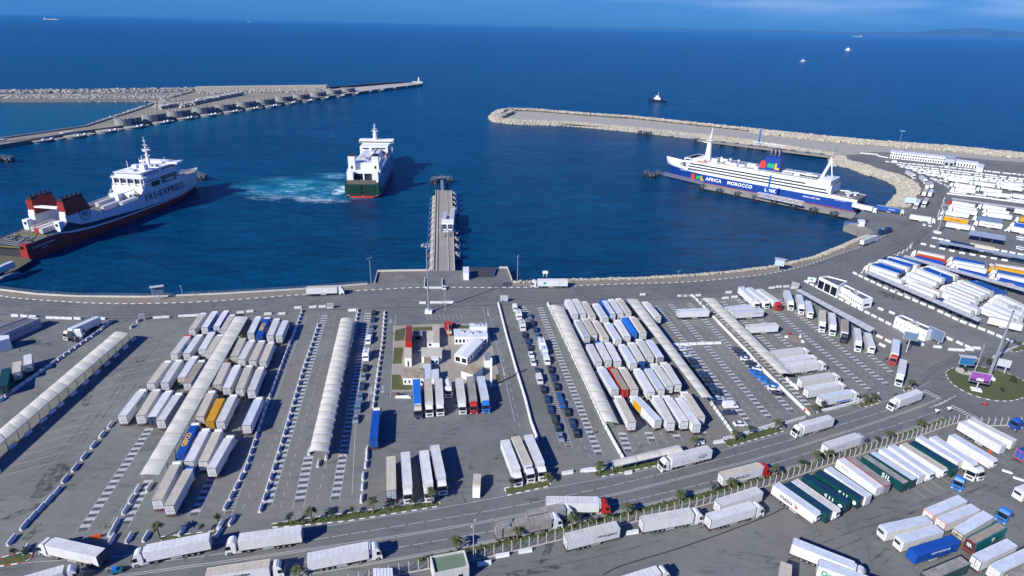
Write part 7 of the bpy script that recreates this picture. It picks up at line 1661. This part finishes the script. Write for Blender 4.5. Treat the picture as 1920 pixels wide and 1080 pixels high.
# --- red and white freight ferry at the left berth
def red_ferry():
    A = G(59, 491, SEA); B_ = 23.0; Q = G(376, 350, SEA)-A; hd = atan2(Q.y, Q.x)-math.asin(B_/2/Q.length); kx = sqrt(Q.length**2-(B_/2)**2)/149; f = Vector((cos(hd), sin(hd), 0)); l = Vector((-f.y, f.x, 0)); org = A+l*B_/2
    root = empty('ferry', (org.x, org.y, SEA), hd, 1, label='red, navy and white freight ferry moored at the left with its stern ramp open', cat='ferry'); root.scale = (kx, 1, 1)
    h = B_/2
    # levels: below water, red top, white stripe top, navy top, sheer
    st = [(0, h, h*.96, [-1, 9.0, 9.1, 9.2, 9.3]), (10, h, h, [-1, 9.2, 9.3, 9.4, 9.5]), (20, h, h, [-1, 8.6, 9.2, 9.5, 9.6]), (26, h, h, [-1, 6.8, 7.9, 13.0, 13.2]), (33, h, h, [-1, 5.8, 7.0, 9.4, 15.0]), (40, h, h, [-1, 5.0, 6.1, 8.2, 14.2]), (48, h, h, [-1, 4.5, 5.5, 7.8, 11.5]), (60, h, h, [-1, 4.0, 4.9, 6.8, 11.5]),
          (78, h, h, [-1, 3.6, 4.4, 5.2, 11.8]), (81, h, h, [-1, 3.6, 4.4, 5.1, 15.5]), (98, h, h*.98, [-1, 3.4, 4.1, 4.5, 15.8]), (112, h*.97, h*.86, [-1, 3.2, 3.7, 4.0, 16.0]), (121, h*.88, h*.68, [-1, 3.0, 3.3, 3.5, 16.2, ]), (128, h*.74, h*.46, [-1, 2.8, 3.0, 3.2, 15.2], 1.0), (135, h*.52, h*.24, [-1, 2.6, 2.8, 2.9, 14.4], 2.5), (141, h*.26, h*.07, [-1, 2.4, 2.5, 2.6, 14.4], 4.0), (144, .1, .02, [-1, 2.2, 2.3, 2.4, 14.8], 5.0)]
    hull_mesh(st, [HRED, HWHITE, HNAVY, HWHITE]).build('hull', root)
    b = MB(); deck(b, st, 9.0, DECKG, -1, 82); deck(b, st, 13.2, mat('foredeck', (.32, .27, .20), .8, var=.3, vscale=.2), 110, 150)
    b.build('deck', root)
    # open stern: dark mouth between two red posts
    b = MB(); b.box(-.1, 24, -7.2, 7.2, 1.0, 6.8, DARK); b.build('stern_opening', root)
    for s in (-1, 1): b = MB(); b.box(-.6, 2.2, min(s*7.3, s*11.6), max(s*7.3, s*11.6), -1, 9.4, FUNR); b.build('stern_post', root)
    b = MB(); b.box(-1.5, 12, -9.5, 9.5, 7.6, 8.6, mat('ramp_truss', (.07, .08, .09), .7)); 
    for k in range(14): b.bar((-1.4+k*.95, -9.4, 8.6), (-1.4+k*.95, -9.4+R.uniform(14, 18), 9.8), .3, STEEL if k % 2 else DARK)
    for k in range(9): b.bar((R.uniform(-1, 12), -9+k*2.1, 8.7), (R.uniform(2, 14), -9+k*2.1, 10.2), .35, DARK)
    b.box(13, 14.2, -10, 10, 9.0, 9.5, mat('yellow_edge', (.16, .14, .03), .8, var=.5, vscale=2)); b.box(-1.8, -1.4, -9.5, 9.5, 7.8, 8.5, MATS['yellow_edge']); b.build('stern_ramp', root)
    # side casings and funnels
    for s in (-1, 1):
        b = MB(); y0, y1 = sorted((s*7.6, s*h*.995)); yi = (y0, y1)
        prof = [(25, 9), (25, 16.5), (29, 17), (40, 16), (44, 14.5), (49, 11.5), (51, 9)]
        b.ext(prof, y0, y1, HWHITE); b.build('casing', root)
        fn = MB(); fn.ext([(26, 16.0), (25.6, 23.5), (31, 25.5), (38.5, 24.0), (42, 16)], y0, y1, FUNR); o = fn.build('funnel', root)
        fw = MB(); fw.box(25.4, 25.9, y0+.1, y1-.1, 13, 18.5, WHITEP); fw.build('funnel_base', root)
        ft = MB(); 
        for x in (27.5, 30.5, 33.5, 36.5): ft.cyl((x, (y0+y1)/2, 24), (x, (y0+y1)/2, 27), .5, n=8, m=DARK)
        ft.box(26, 39, y0+.3, y1-.3, 24.2, 25.6, DARK); ft.build('exhaust', o)
        wb = MB(); wb.box(20.5, 23.5, *sorted((s*8.2, s*11.2)), 9, 14.5, WHITEP); wb.build('deck_house', root)
        wb = MB(); wb.box(20.3, 20.5, *sorted((s*8.9, s*10.2)), 12, 13.4, GLASS); wb.build('window', root)
    b = MB(); b.bar((26, -7, 20.5), (26, 7, 20.5), .9, WHITEP); b.bar((28, -7, 20.5), (28, 7, 20.5), .5, WHITEP); b.build('bridge_beam', root)
    # round emblem on the starboard casing
    b = MB(); y = -h-.06
    for k in range(20):
        a0, a1 = 2*pi*k/20, 2*pi*(k+1)/20; b.bar((37+3.6*cos(a0), y, 14.6+3.6*sin(a0)), (37+3.6*cos(a1), y, 14.6+3.6*sin(a1)), .25, TB)
    b.build('emblem', root); put_text(root, 'FRS', 3.2, TB, (37, y-.02, 14.2), (1, 0, 0), (0, 0, 1), bold=.05)
    # superstructure
    b = MB(); b.box(84, 116, -h+.4, h-.4, 9.3, 22.6, HWHITE); b.box(85, 114, -h+2.2, h-2.2, 22.6, 25.6, HWHITE); b.box(100, 117, -h+1.6, h-1.6, 22.6, 26.2, WHITEP); b.box(82.2, 84, -h+.8, h-.8, 9.3, 17.8, WHITEP); b.build('superstructure', root)
    b = MB(); b.box(83, 117.5, -h+.1, h-.1, 22.6, 22.95, WHITEP); b.box(112, 118, -h-2.5, h+2.5, 25.9, 27.2, WHITEP); b.box(84, 100, -h+2, h-2, 25.6, 25.9, WHITEP); b.build('roof', root)
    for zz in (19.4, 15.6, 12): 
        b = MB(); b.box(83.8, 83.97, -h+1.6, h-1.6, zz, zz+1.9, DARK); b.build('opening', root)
    for yy in (-9.5, -5, 0, 5, 9.5):
        b = MB(); b.box(83.0, 83.9, yy-.3, yy+.3, 11, 22.6, WHITEP); b.build('column', root)
    b = MB(); windows_row(b, 86, 113, -h+.37, 19.6, 20.6, 2.4, .5); windows_row(b, 87, 112, -h+2.17, 23.6, 24.6, 2.2, .55); b.build('window', root)
    b = MB()
    for zz in (13.1, 16.6, 19.0): b.box(83.2, 84.05, -h+.3, h-.3, zz-.35, zz, WHITEP)
    for k in range(12): b.box(83.3, 84, -h+1.2+k*1.8, -h+1.9+k*1.8, 9.4, 10.6+(k % 3)*.5, paint('grey'))
    b.bar((76, -8, 13.4), (84, -4, 15.4), .5, WHITEP); b.bar((75, 0, 14), (84, -6, 16.6), .45, WHITEP); b.box(78, 83, 4, 10, 9.1, 13.4, WHITEP); b.build('aft_gallery', root)
    b = MB(); windows_row(b, 86, 116, -h+.37, 17.4, 18.1, 1.7, .45); windows_row(b, 86, 99, -h+.37, 13.4, 14.2, 1.7, .45); windows_row(b, 102, 116, -h+1.57, 24.2, 25.3, 1.5, .7); b.box(83.9, 83.98, -h+2, h-2, 20.2, 21.6, GLASS); b.build('window', root)
    b = MB(); b.box(96, 99, 3, 6, 25.9, 28, WHITEP); b.box(88, 91, -2, 2, 25.9, 27, paint('palegrey')); b.box(101, 104, -7, -4, 26.2, 27.6, paint('palegrey')); b.bar((94, 7, 26), (94, 7, 31), .2, WHITEP); b.bar((110, -7, 27), (110, -7, 31), .15, WHITEP); b.bar((114, 8, 27), (114, 8, 31), .15, WHITEP); b.build('roof_plant', root)
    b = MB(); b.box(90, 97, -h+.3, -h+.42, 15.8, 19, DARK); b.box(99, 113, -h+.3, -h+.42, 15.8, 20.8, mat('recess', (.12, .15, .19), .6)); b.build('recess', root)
    lifeboat(root, 106, -h-.1, 17.6, 8)
    b = MB(); b.box(117.98, 118.05, -h, h, 26.1, 26.9, GLASS); b.build('bridge_window', root)
    b = MB(); rail(b, 84, 116, -h+.4, 22.9); rail(b, 84, 116, h-.4, 22.9); rail(b, 112, 118, -h-2.4, 27.2); rail(b, 112, 118, h+2.4, 27.2); b.bar((84, -h+.5, 23.9), (84, h-.5, 23.9), .12, WHITEP); rail(b, 120, 140, -7, 13.3); b.build('railing', root)
    ship_mast(root, 105, 1, 26, 19); b = MB(); b.box(92, 95.5, -6.5, -3, 25.6, 29.2, WHITEP); b.cyl((98, -2, 25.6), (98, -2, 29), .3, n=6, m=WHITEP); b.cyl((98, -2, 29), (98, -2, 30.6), .9, n=8, m=WHITEP); b.cyl((93.7, -4.7, 29), (93.7, -4.7, 35), .25, n=6, m=WHITEP); b.build('radar_house', root)
    for s in (-1, 1): b = MB(); b.box(118, 126, *sorted((s*5, s*7.5)), 13.2, 15, paint('palegrey')); b.cyl((130, s*3, 13.2), (130, s*3, 14.6), 1.1, n=8, m=paint('grey')); b.build('windlass', root)
    put_text(root, 'FRS-EXPRESS', 5.8, TB, (100, -h-.25, 10.4), (1, 0, 0), (0, 0, 1), bold=.05, space=1.14)
    put_text(root, 'AL ANDALUS EXPRESS', 1.3, TW, (9, -h-.1, 6.5), (1, 0, 0), (0, 0, 1)); put_text(root, 'LIMASSOL', .8, TW, (9, -h-.1, 4.9), (1, 0, 0), (0, 0, 1))
    # deck cargo are things of their own
    for k, (x, y, c_, s_, lab) in enumerate([(15, -5.2, 'white', 'offwhite', 'white trailer on the aft deck of the red ferry, starboard one'), (15.5, -1.8, 'white', 'red', 'trailer with red end on the aft deck of the red ferry, middle one'), (17, 1.8, 'dirty', None, 'grey-topped trailer on the aft deck of the red ferry, port one'),
            (56, -4.5, 'iceblue', None, 'pale trailer amidships on the red ferry, starboard one'), (62, 4.5, 'cream', None, 'cream trailer amidships on the red ferry, port one'), (66, -8.2, 'iceblue', 'iceblue', 'blue-grey long container row along the starboard deck of the red ferry')]):
        w_ = org+f*x*kx+l*y*1.0; o = empty('semi_trailer', (w_.x, w_.y, SEA+9.05), hd, 1, label=lab, cat='trailer', group='trailers on the deck of the red ferry')
        inst('cargo_box', trailer_box(c_, s_ or 'white'), o, (0, 0, -.6)); inst('rear_doors', doors_mesh('red' if s_ == 'red' else 'offwhite', 'red' if s_ == 'red' else 'black'), o, (0, 0, -.6))
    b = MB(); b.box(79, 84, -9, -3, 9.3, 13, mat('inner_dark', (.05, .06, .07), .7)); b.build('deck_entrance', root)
red_ferry()
# --- blue and white passenger ferry at the right jetty
def blue_ferry():
    A = G(1602, 397.5, SEA); F = G(1257, 325.5, SEA); d = F-A; hd = atan2(d.y, d.x)+math.asin(11/d.length); L_ = sqrt(d.length**2-121); f = Vector((cos(hd), sin(hd), 0)); st_b = Vector((f.y, -f.x, 0))  # starboard = away from camera
    B_ = 22.0; h = B_/2; org = A+st_b*h
    root = empty('ferry', (org.x, org.y, SEA), hd, 1, label='blue and white passenger ferry with large white lettering at the right jetty', cat='ferry')
    k = L_/156
    X = lambda u: u*156*k
    st = [(0, h, h*.97, [-1, .3, 6.6, 7.6, 8.6]), (X(.03), h, h, [-1, .3, 6.6, 7.6, 8.6]), (X(.10), h, h, [-1, .3, 6.6, 7.8, 9.0]), (X(.12), h, h, [-1, .3, 6.6, 7.8, 9.0]), (X(.5), h, h, [-1, .3, 6.6, 7.8, 9.0]), (X(.78), h, h*.95, [-1, .3, 7.0, 8.0, 9.2]), (X(.86), h*.92, h*.72, [-1, .3, 7.4, 8.6, 10.0]), (X(.92), h*.76, h*.46, [-1, .3, 8.0, 9.6, 11.4], 1.2), (X(.96), h*.52, h*.24, [-1, .3, 8.6, 10.4, 12.6], 2.8), (X(.985), h*.3, h*.1, [-1, .3, 9.2, 11.2, 13.6], 4.2), (X(1.0), .15, .02, [-1, .3, 9.8, 12, 14.6], 5.6)]
    hull_mesh(st, [BOOT, HBLUE, HWHITE, WHITEP]).build('hull', root)
    b = MB(); deck(b, st, 8.4, DECKG); b.add([(0, -h, 8.4), (0, h, 8.4), (0, h, -1), (0, -h, -1)], [(0, 1, 2, 3)], HBLUE); b.build('deck', root)
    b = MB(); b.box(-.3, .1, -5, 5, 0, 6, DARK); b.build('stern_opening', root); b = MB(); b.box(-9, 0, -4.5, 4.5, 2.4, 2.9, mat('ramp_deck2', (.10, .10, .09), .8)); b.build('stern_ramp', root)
    # three window decks
    b = MB(); b.box(X(.12), X(.87), -h+.05, h-.05, 9.0, 15.0, WHITEP); b.box(X(.17), X(.84), -h+1.5, h-1.5, 15.0, 17.2, WHITEP); b.box(X(.13), X(.19), -h+.6, h-.6, 15.0, 18.6, WHITEP); b.box(X(.78), X(.88), -h+1.4, h-1.4, 15, 18.4, WHITEP); b.build('superstructure', root)
    for zz, x0, x1 in ((9.1, .13, .86), (11.3, .14, .86), (13.5, .24, .85)):
        for s in (-1, 1): b = MB(); b.box(X(x0), X(x1), *sorted((s*(h-.05), s*(h+.02))), zz, zz+1.1, mat('window_band', (.02, .03, .045), .25)); b.build('window_band', root)
    b = MB(); deck(b, st, 15.05, DECKG, X(.11), X(.86)); b.box(X(.20), X(.8), -h+1.8, h-1.8, 17.2, 17.35, mat('sun_deck', (.30, .30, .29), .8, var=.3, vscale=.2)); b.build('upper_deck', root)
    # funnel with AML letters
    b = MB(); b.ext([(X(.385), 15.1), (X(.395), 28.0), (X(.47), 27.5), (X(.495), 15.1)], -3.6, 3.6, HBLUE); o = b.build('funnel', root)
    b = MB()
    for x in (.41, .43, .45): b.cyl((X(x), -1.4, 29), (X(x), -1.4, 33.5), .55, n=8, m=paint('darkblue')); b.cyl((X(x), 1.4, 29), (X(x), 1.4, 33.0), .55, n=8, m=paint('tan'))
    b.bar((X(.395), -3.6, 31), (X(.465), -3.6, 31), .4, HBLUE); b.bar((X(.395), 3.6, 31), (X(.465), 3.6, 31), .4, HBLUE); b.build('exhaust', o)
    AR, AG_, AY = mat('logo_red', (.60, .03, .02), .5), mat('logo_green', (.01, .33, .12), .5), mat('logo_yellow', (.75, .42, .01), .5)
    def logo(par, x, y, z, s):
        # rounded a, m and l shapes; text faces port (+y)
        def arch(b, x0, r_, m):
            vs = [(x-(x0+r_*cos(pi*t/10)), y, z+r_*.6+r_*sin(pi*t/10)) for t in range(11)]+[(x-(x0-r_), y, z-r_), (x-(x0+r_), y, z-r_)]
            b.add(vs, [tuple(range(len(vs)))], m)
        for x0, m, n_ in ((-2.1*s, AR, 'a'), (.0, AG_, 'm'), (1.1*s, AG_, 'm')):
            b = MB(); arch(b, x0, (.95 if n_ == 'a' else .62)*s, m); b.build('logo_letter', par)
            b = MB(); b.box(x-x0-.09*s, x-x0+.09*s, y, y+.04, z-.95*s if n_ == 'a' else z-.62*s, z-.3*s, HBLUE); b.build('logo_cut', par)
        b = MB(); b.box(x-2.5*s, x-1.9*s, y-.01, y+.02, z-.6*s, z+1.1*s, AY); b.box(x-3.4*s, x-1.9*s, y-.01, y+.02, z-.95*s, z-.3*s, AY); b.build('logo_letter', par)
    logo(o, X(.445), 3.75, 21.0, 2.3)
    logo(root, X(.80), h+.15, 3.6, 1.75)
    put_text(root, 'AFRICA', 3.6, TW, (X(.705), h+.12, 3.9), (-1, 0, 0), (0, 0, 1), bold=.12, space=1.15); put_text(root, 'MOROCCO', 3.6, TW, (X(.56), h+.12, 3.9), (-1, 0, 0), (0, 0, 1), bold=.12, space=1.15); put_text(root, 'LINK', 3.6, TW, (X(.40), h+.12, 3.9), (-1, 0, 0), (0, 0, 1), bold=.12, space=1.15)
    put_text(root, 'www.aml.ma', 2.0, TW, (X(.2), h+.12, 4.6), (-1, 0, 0), (0, 0, 1), bold=.03, space=1.2); put_text(root, 'MOROCCO STAR', .95, TW, (X(.07), h+.1, 6.0), (-1, 0, 0), (0, 0, 1)); put_text(root, 'MOROCCO STAR', .9, TW, (X(.89), h*.86, 7.2), (-1, .12, 0), (0, 0, 1))
    # mast tower forward, bridge, small gear
    b = MB(); b.cyl((X(.785), 1, 15.1), (X(.787), 1, 33), 3.0, 1.6, 10, WHITEP); b.cyl((X(.787), 1, 33), (X(.78), 1, 44), .9, .2, 8, WHITEP); b.bar((X(.785), 1, 31), (X(.825), 1, 31.6), 1.2, WHITEP, .5); b.bar((X(.787), -4, 34.5), (X(.787), 6, 34.5), .5, WHITEP); b.cyl((X(.787), 1, 33), (X(.787), 1, 33.6), 3.0, n=10, m=WHITEP); b.build('mast', root)
    b = MB(); b.box(X(.845), X(.885), -h-1, h+1, 15.0, 18.4, WHITEP); b.build('bridge', root); b = MB(); b.box(X(.885), X(.886)+.1, -h+.4, h-.4, 16.6, 17.8, GLASS); b.box(X(.85), X(.88), h+1, h+1.05, 16.6, 17.8, GLASS); b.build('bridge_window', root)
    lifeboat(root, X(.785), h-.3, 15.6, 10); 
    for u, w_, y_, hh in ((.70, 6, -3, 2.2), (.66, 4, 3, 1.6), (.62, 5, 6, 1.8), (.58, 4, 4, 1.4), (.54, 7, 0, 2.4), (.50, 3, 6, 2.2), (.35, 8, 2, 1.2), (.30, 4, 4, 2.0), (.26, 5, -3, 1.5), (.73, 5, 5, 2.8)): b = MB(); b.box(X(u)-w_/2, X(u)+w_/2, y_-1.6, y_+1.6, 17.3, 17.3+hh, WHITEP if w_ != 8 else paint('palegrey')); b.build('deck_locker', root)
    for u in (.695, .645, .6): b = MB(); b.cyl((X(u), 5.5, 17.3), (X(u), 5.5, 21), .2, n=6, m=WHITEP); b.cyl((X(u), 5.5, 21), (X(u), 5.5, 22.4), .8, n=8, m=WHITEP); b.build('radar_dome', root)
    b = MB(); b.box(X(.205), X(.37), 2, 5, 19.0, 19.6, WHITEP); b.build('awning', root)
    b = MB(); b.bar((X(.20), 2.5, 15), (X(.165), 2.5, 32), .7, WHITEP); b.bar((X(.145), 2.5, 21), (X(.165), 2.5, 34), .6, WHITEP); b.bar((X(.2), -2.5, 15), (X(.165), -2.5, 32), .7, WHITEP); b.bar((X(.15), -4, 28), (X(.15), 5, 28), .8, WHITEP); b.bar((X(.165), 0, 33), (X(.155), 0, 41), .25, paint('navy')); b.bar((X(.14), 0, 28), (X(.17), 0, 28), 1.4, WHITEP, .4); b.build('stern_mast', root)
    b = MB(); rail(b, X(.02), X(.12), h-.3, 8.6); rail(b, X(.2), X(.84), h-1.6, 17.3); rail(b, X(.2), X(.84), -h+1.6, 17.3); rail(b, X(.12), X(.85), h-.2, 15.05); b.build('railing', root)
    for (u, y_) in ((.055, 3), (.075, -4), (.035, -3)): b = MB(); b.cyl((X(u), y_, 8.5), (X(u), y_, 10.4), 1.0, n=8, m=WHITEP); b.cyl((X(u), y_, 10.4), (X(u), y_, 10.7), 2.2, n=10, m=WHITEP); b.build('deck_ventilator', root)
    for u in (.9, .93): b = MB(); b.box(X(u)-1.5, X(u)+1.5, -2, 2, 9.2, 11.8, paint('grey')); b.build('windlass', root)
    b = MB(); b.box(X(.88), X(.895), -3, 3, 8.6, 13, WHITEP); b.build('fore_house', root)
    b = MB(); b.box(X(.14), X(.87), h-.3, h+.01, 15.05, 16.0, WHITEP); b.build('bulwark', root)
blue_ferry()
# --- white and green ferry leaving between the piers
def green_ferry():
    Al, Ar = G(647, 371, SEA), G(713, 371, SEA); d = Ar-Al; hd = radians(94.5); B_ = d.length*.97; h = B_/2; org = (Al+Ar)/2
    root = empty('ferry', (org.x, org.y, SEA), hd, 1, label='white and green ferry seen from astern, leaving the basin in the centre', cat='ferry')
    # local +y is port (left in the photo)
    st = [(0, h, h*.9, [-1, 1.8, 2.3, 9.8, 10.2]), (6, h, h*.95, [-1, 1.8, 2.3, 9.8, 10.2]), (7, h, h, [-1, 1.2, 2.0, 5.5, 12.0]), (30, h, h, [-1, 1.2, 2.0, 3.4, 13.5]), (90, h, h, [-1, 1.2, 2.0, 3.2, 14]), (112, h*.85, h*.7, [-1, 1.2, 2.0, 3.2, 15]), (124, h*.5, h*.3, [-1, 1.2, 2, 3.2, 16], 2), (132, .2, .05, [-1, 1.2, 2, 3.2, 17], 5)]
    HGREY = mat('hull_blue_grey', (.26, .33, .42), .5)  # even blue-grey for the hull above and below the green band
    hull_mesh(st, [BOOT, HGREY, HGREEN, HGREY]).build('hull', root)
    b = MB(); b.add([(0, -h, 10), (0, h, 10), (0, h*.92, 2.2), (0, -h*.92, 2.2)], [(0, 1, 2, 3)], HGREEN); b.add([(0, -h*.92, 2.2), (0, h*.92, 2.2), (0, h*.9, 1.7), (0, -h*.9, 1.7)], [(0, 1, 2, 3)], WHITEP)
    b.add([(0, -h*.9, 1.7), (0, h*.9, 1.7), (0, h*.3, -1.2), (0, -h*.3, -1.2)], [(0, 1, 2, 3)], BOOT); b.build('transom', root)
    for s in (-1, 1):
        b = MB(); b.box(-.5, -.05, *sorted((s*.5, s*h*.78)), 1.9, 9.4, mat('door_dark_green', (.003, .035, .03), .6)); 
        for k in range(7): b.box(-.7, -.5, *sorted((s*(.7+k*1.25), s*(.95+k*1.25))), 2.0, 9.3, HGREEN)
        for z in (4.5, 7): b.box(-.72, -.5, *sorted((s*.5, s*h*.78)), z, z+.3, HGREEN)
        b.build('stern_door', root)
        b = MB(); b.box(-.3, 1.2, *sorted((s*h*.8, s*h)), 2.2, 10.2, HGREEN); b.build('stern_post', root)
        b = MB(); b.box(14, 20, *sorted((s*(h-6), s*(h-1.2))), 12, 27, WHITEP); b.build('funnel', root); b = MB(); b.box(14.5, 19.5, *sorted((s*(h-5.6), s*(h-1.6))), 27, 28.2, DARK); b.box(13.9, 14, *sorted((s*(h-4.4), s*(h-3))), 18, 20.2, GLASS); b.build('funnel_top', root)
        b = MB(); b.box(6, 10, *sorted((s*(h-5.4), s*(h-1))), 10, 17.5, WHITEP); b.build('deck_house', root)
    b = MB(); b.box(.5, 13, -h+1, h-1, 9.4, 9.9, DECKG); b.box(.6, 1.6, -h+2, h-2, 9.9, 12.6, mat('ramp_brown', (.12, .10, .08), .8)); b.build('aft_deck', root)
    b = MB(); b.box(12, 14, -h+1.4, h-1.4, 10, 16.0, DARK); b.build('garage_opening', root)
    b = MB(); b.box(11, 12, -h+1, h-1, 15.2, 16.6, WHITEP); b.box(11, 12, -.5, .5, 9.9, 15.4, WHITEP); b.box(11, 12, -h+.6, -h+1.8, 9.9, 16, WHITEP); b.box(11, 12, h-1.8, h-.6, 9.9, 16, WHITEP); b.build('portal', root)
    b = MB(); b.box(13, 92, -h+.2, h-.2, 12, 17, WHITEP); b.box(17, 88, -h+5.5, h-4.5, 17, 21.5, WHITEP); b.box(70, 96, -h+1, h-1, 17, 24, WHITEP); b.build('superstructure', root)
    b = MB(); b.box(17, 86, -h+6, h-5, 21.5, 21.9, mat('upper_roof', (.56, .58, .60), .6, var=.15, vscale=.15)); b.box(86, 94, -h-2, h+2, 24, 26.5, WHITEP); b.build('roof', root)
    b = MB(); b.box(85.9, 86, -h-1.8, h+1.8, 24.4, 25.3, GLASS); b.build('bridge_window', root)
    ship_mast(root, 88, 1, 26, 14); b = MB(); b.cyl((88, 1, 24), (88, 1, 33), 2.2, 1.2, 8, WHITEP); b.build('mast_base', root)
    lifeboat(root, 60, -h+.8, 18.5, 12); lifeboat(root, 78, -h+.8, 18.5, 9)
    b = MB(); rail(b, 13, 60, -h+.4, 17); rail(b, 13, 60, h-.4, 17); b.bar((13, -h+1, 18.1), (13, h-1, 18.1), .12, WHITEP); b.build('railing', root)
    b = MB()
    for _ in range(26): x, y = R.uniform(18, 60), R.choice((R.uniform(h-4.2, h-1), R.uniform(-h+1, -h+5))); b.box(x, x+R.uniform(.6, 2), y-.6, y+.6, 17, 17+R.uniform(.8, 2.4), paint('palegrey'))
    for x in (20, 30): b.bar((x, 0, 21.9), (x, 0, 27), .2, WHITEP); b.bar((x, 0, 27), (x-6, 5, 21.9), .08, STEEL); b.bar((x, 0, 27), (x-6, -5, 21.9), .08, STEEL)
    for _ in range(16): x, y = R.uniform(3, 11), R.uniform(-h+2, h-2); b.box(x, x+R.uniform(.5, 1.6), y-.5, y+.5, 9.9, 9.9+R.uniform(.5, 1.6), paint('grey'))
    tag(b.build('deck_gear', root), kind='stuff')
    b = MB(); windows_row(b, 20, 90, -h+.17, 13.4, 14.4, 2.2, .5); b.box(13-.08, 13, -h+2, h-2, 12.6, 14.2, GLASS); b.box(69.9, 70, -h+3, h-3, 19, 20, GLASS); b.box(69.9, 70, -h+3, h-3, 22, 23, GLASS); b.build('window', root)
    b = MB(); b.box(24, 84, -2.2, -1.2, 21.9, 22.6, paint('palegrey')); b.box(30, 36, 1, 4, 21.9, 23.4, paint('palegrey')); b.box(48, 52, -3, 0, 21.9, 23.2, WHITEP); b.box(64, 67, 1, 3, 21.9, 23.6, WHITEP); b.build('roof_plant', root)
    for s in (-1, 1):
        b = MB(); b.cyl((24, s*(h-3), 17), (24, s*(h-3), 20.4), 1.3, n=10, m=WHITEP); b.bar((30, s*(h-3), 17), (36, s*(h-3), 22), .5, WHITEP); b.build('crane_post', root)
green_ferry()
# --- small craft and distant ships
def tug(x, y, rz, s, hullc, label, white=True):
    o = empty('tug_boat', G(x, y, SEA), rz, s, label=label, cat='boat')
    st = [(-14, 4, 3.6, [-1, 1, 2.6]), (0, 4.6, 4.2, [-1, 1, 2.8]), (9, 3.6, 2.8, [-1, 1, 3.6]), (14, 1.6, .8, [-1, 1, 4.4], .6), (15.5, .1, .05, [-1, 1, 4.8], 1)]
    hb = hull_mesh(st, [hullc, hullc]); deck(hb, st, 2.6, DECKG); hb.build('hull', o)
    b = MB(); b.box(-3, 7, -2.8, 2.8, 2.6, 6, WHITEP); b.box(0, 5, -2.2, 2.2, 6, 9, WHITEP); b.build('wheelhouse', o); b = MB(); b.box(4.9, 5.05, -2, 2, 7, 8.4, GLASS); b.box(.3, 4.7, -2.25, -2.2, 7, 8.4, GLASS); b.build('window', o)
    b = MB(); b.cyl((1, 0, 9), (1, 0, 15), .3, .15, 6, WHITEP); b.bar((1, -1.6, 12), (1, 1.6, 12), .2, WHITEP); b.build('mast', o); b = MB(); b.cyl((-4.5, 1.5, 2.6), (-4.5, 1.5, 8), .8, n=8, m=hullc); b.cyl((-4.5, -1.5, 2.6), (-4.5, -1.5, 8), .8, n=8, m=hullc); b.build('funnel', o)
tug(1234, 190, radians(175), 1.05, HNAVY, 'dark blue tug with a white wheelhouse passing outside the breakwater')
tug(1590, 95, radians(100), 1.9, WHITEP, 'white vessel far out beyond the breakwater at the right')
tug(1505, 115.5, radians(10), .9, WHITEP, 'small white speedboat far out at sea')
def cargo(x, y, rz, L_, label, bridge=1):
    o = empty('cargo_ship', G(x, y, SEA), rz, 1, label=label, cat='ship'); B_ = L_*.07
    st = [(-L_/2, B_, B_*.9, [-1, 2, 10]), (L_*.35, B_, B_, [-1, 2, 10]), (L_*.47, B_*.5, B_*.4, [-1, 2, 12]), (L_*.5, .3, .1, [-1, 2, 13], 3)]
    hb = hull_mesh(st, [BOOT, paint('palegrey')]); deck(hb, st, 10, DECKG); hb.build('hull', o)
    b = MB(); b.box(-L_*.46, -L_*.38, -B_*.8, B_*.8, 10, 30, WHITEP); b.build('bridge', o)
    b = MB(); b.box(-L_*.2, -L_*.17, -2, 2, 10, 22, WHITEP); b.box(L_*.1, L_*.13, -2, 2, 10, 22, WHITEP); b.box(-L_*.33, L_*.3, -B_*.6, B_*.6, 10, 13, paint('offwhite')); b.build('deck_gear', o)
cargo(98, 37, 0, 330, 'long pale cargo ship on the horizon at the left'); cargo(467, 41.5, radians(20), 110, 'small pale ship on the horizon left of the centre'); cargo(1607, 69, radians(180), 260, 'low cargo ship near the horizon at the right')
# ------------------------------------------------------------------ haze over the strait
hz = bpy.data.materials.new('haze'); hz.use_nodes = True; t = hz.node_tree; t.nodes.remove(t.nodes['Principled BSDF'])
pv = t.nodes.new('ShaderNodeVolumePrincipled'); pv.inputs['Color'].default_value = (.10, .46, 1, 1); pv.inputs['Density'].default_value = HAZE
t.links.new(pv.outputs[0], t.nodes['Material Output'].inputs['Volume']); b = MB(); b.box(-45000, 45000, -1500, 45000, -12, 1150, hz); b.build('haze', kind='stuff')
if 'DEBUG_LABELS' in globals():
    for o in C.objects:
        if o.get('label') and len(o['label'].replace('-', ' ').split()) > 16: print('LONG', len(o['label'].split()), o['label'])
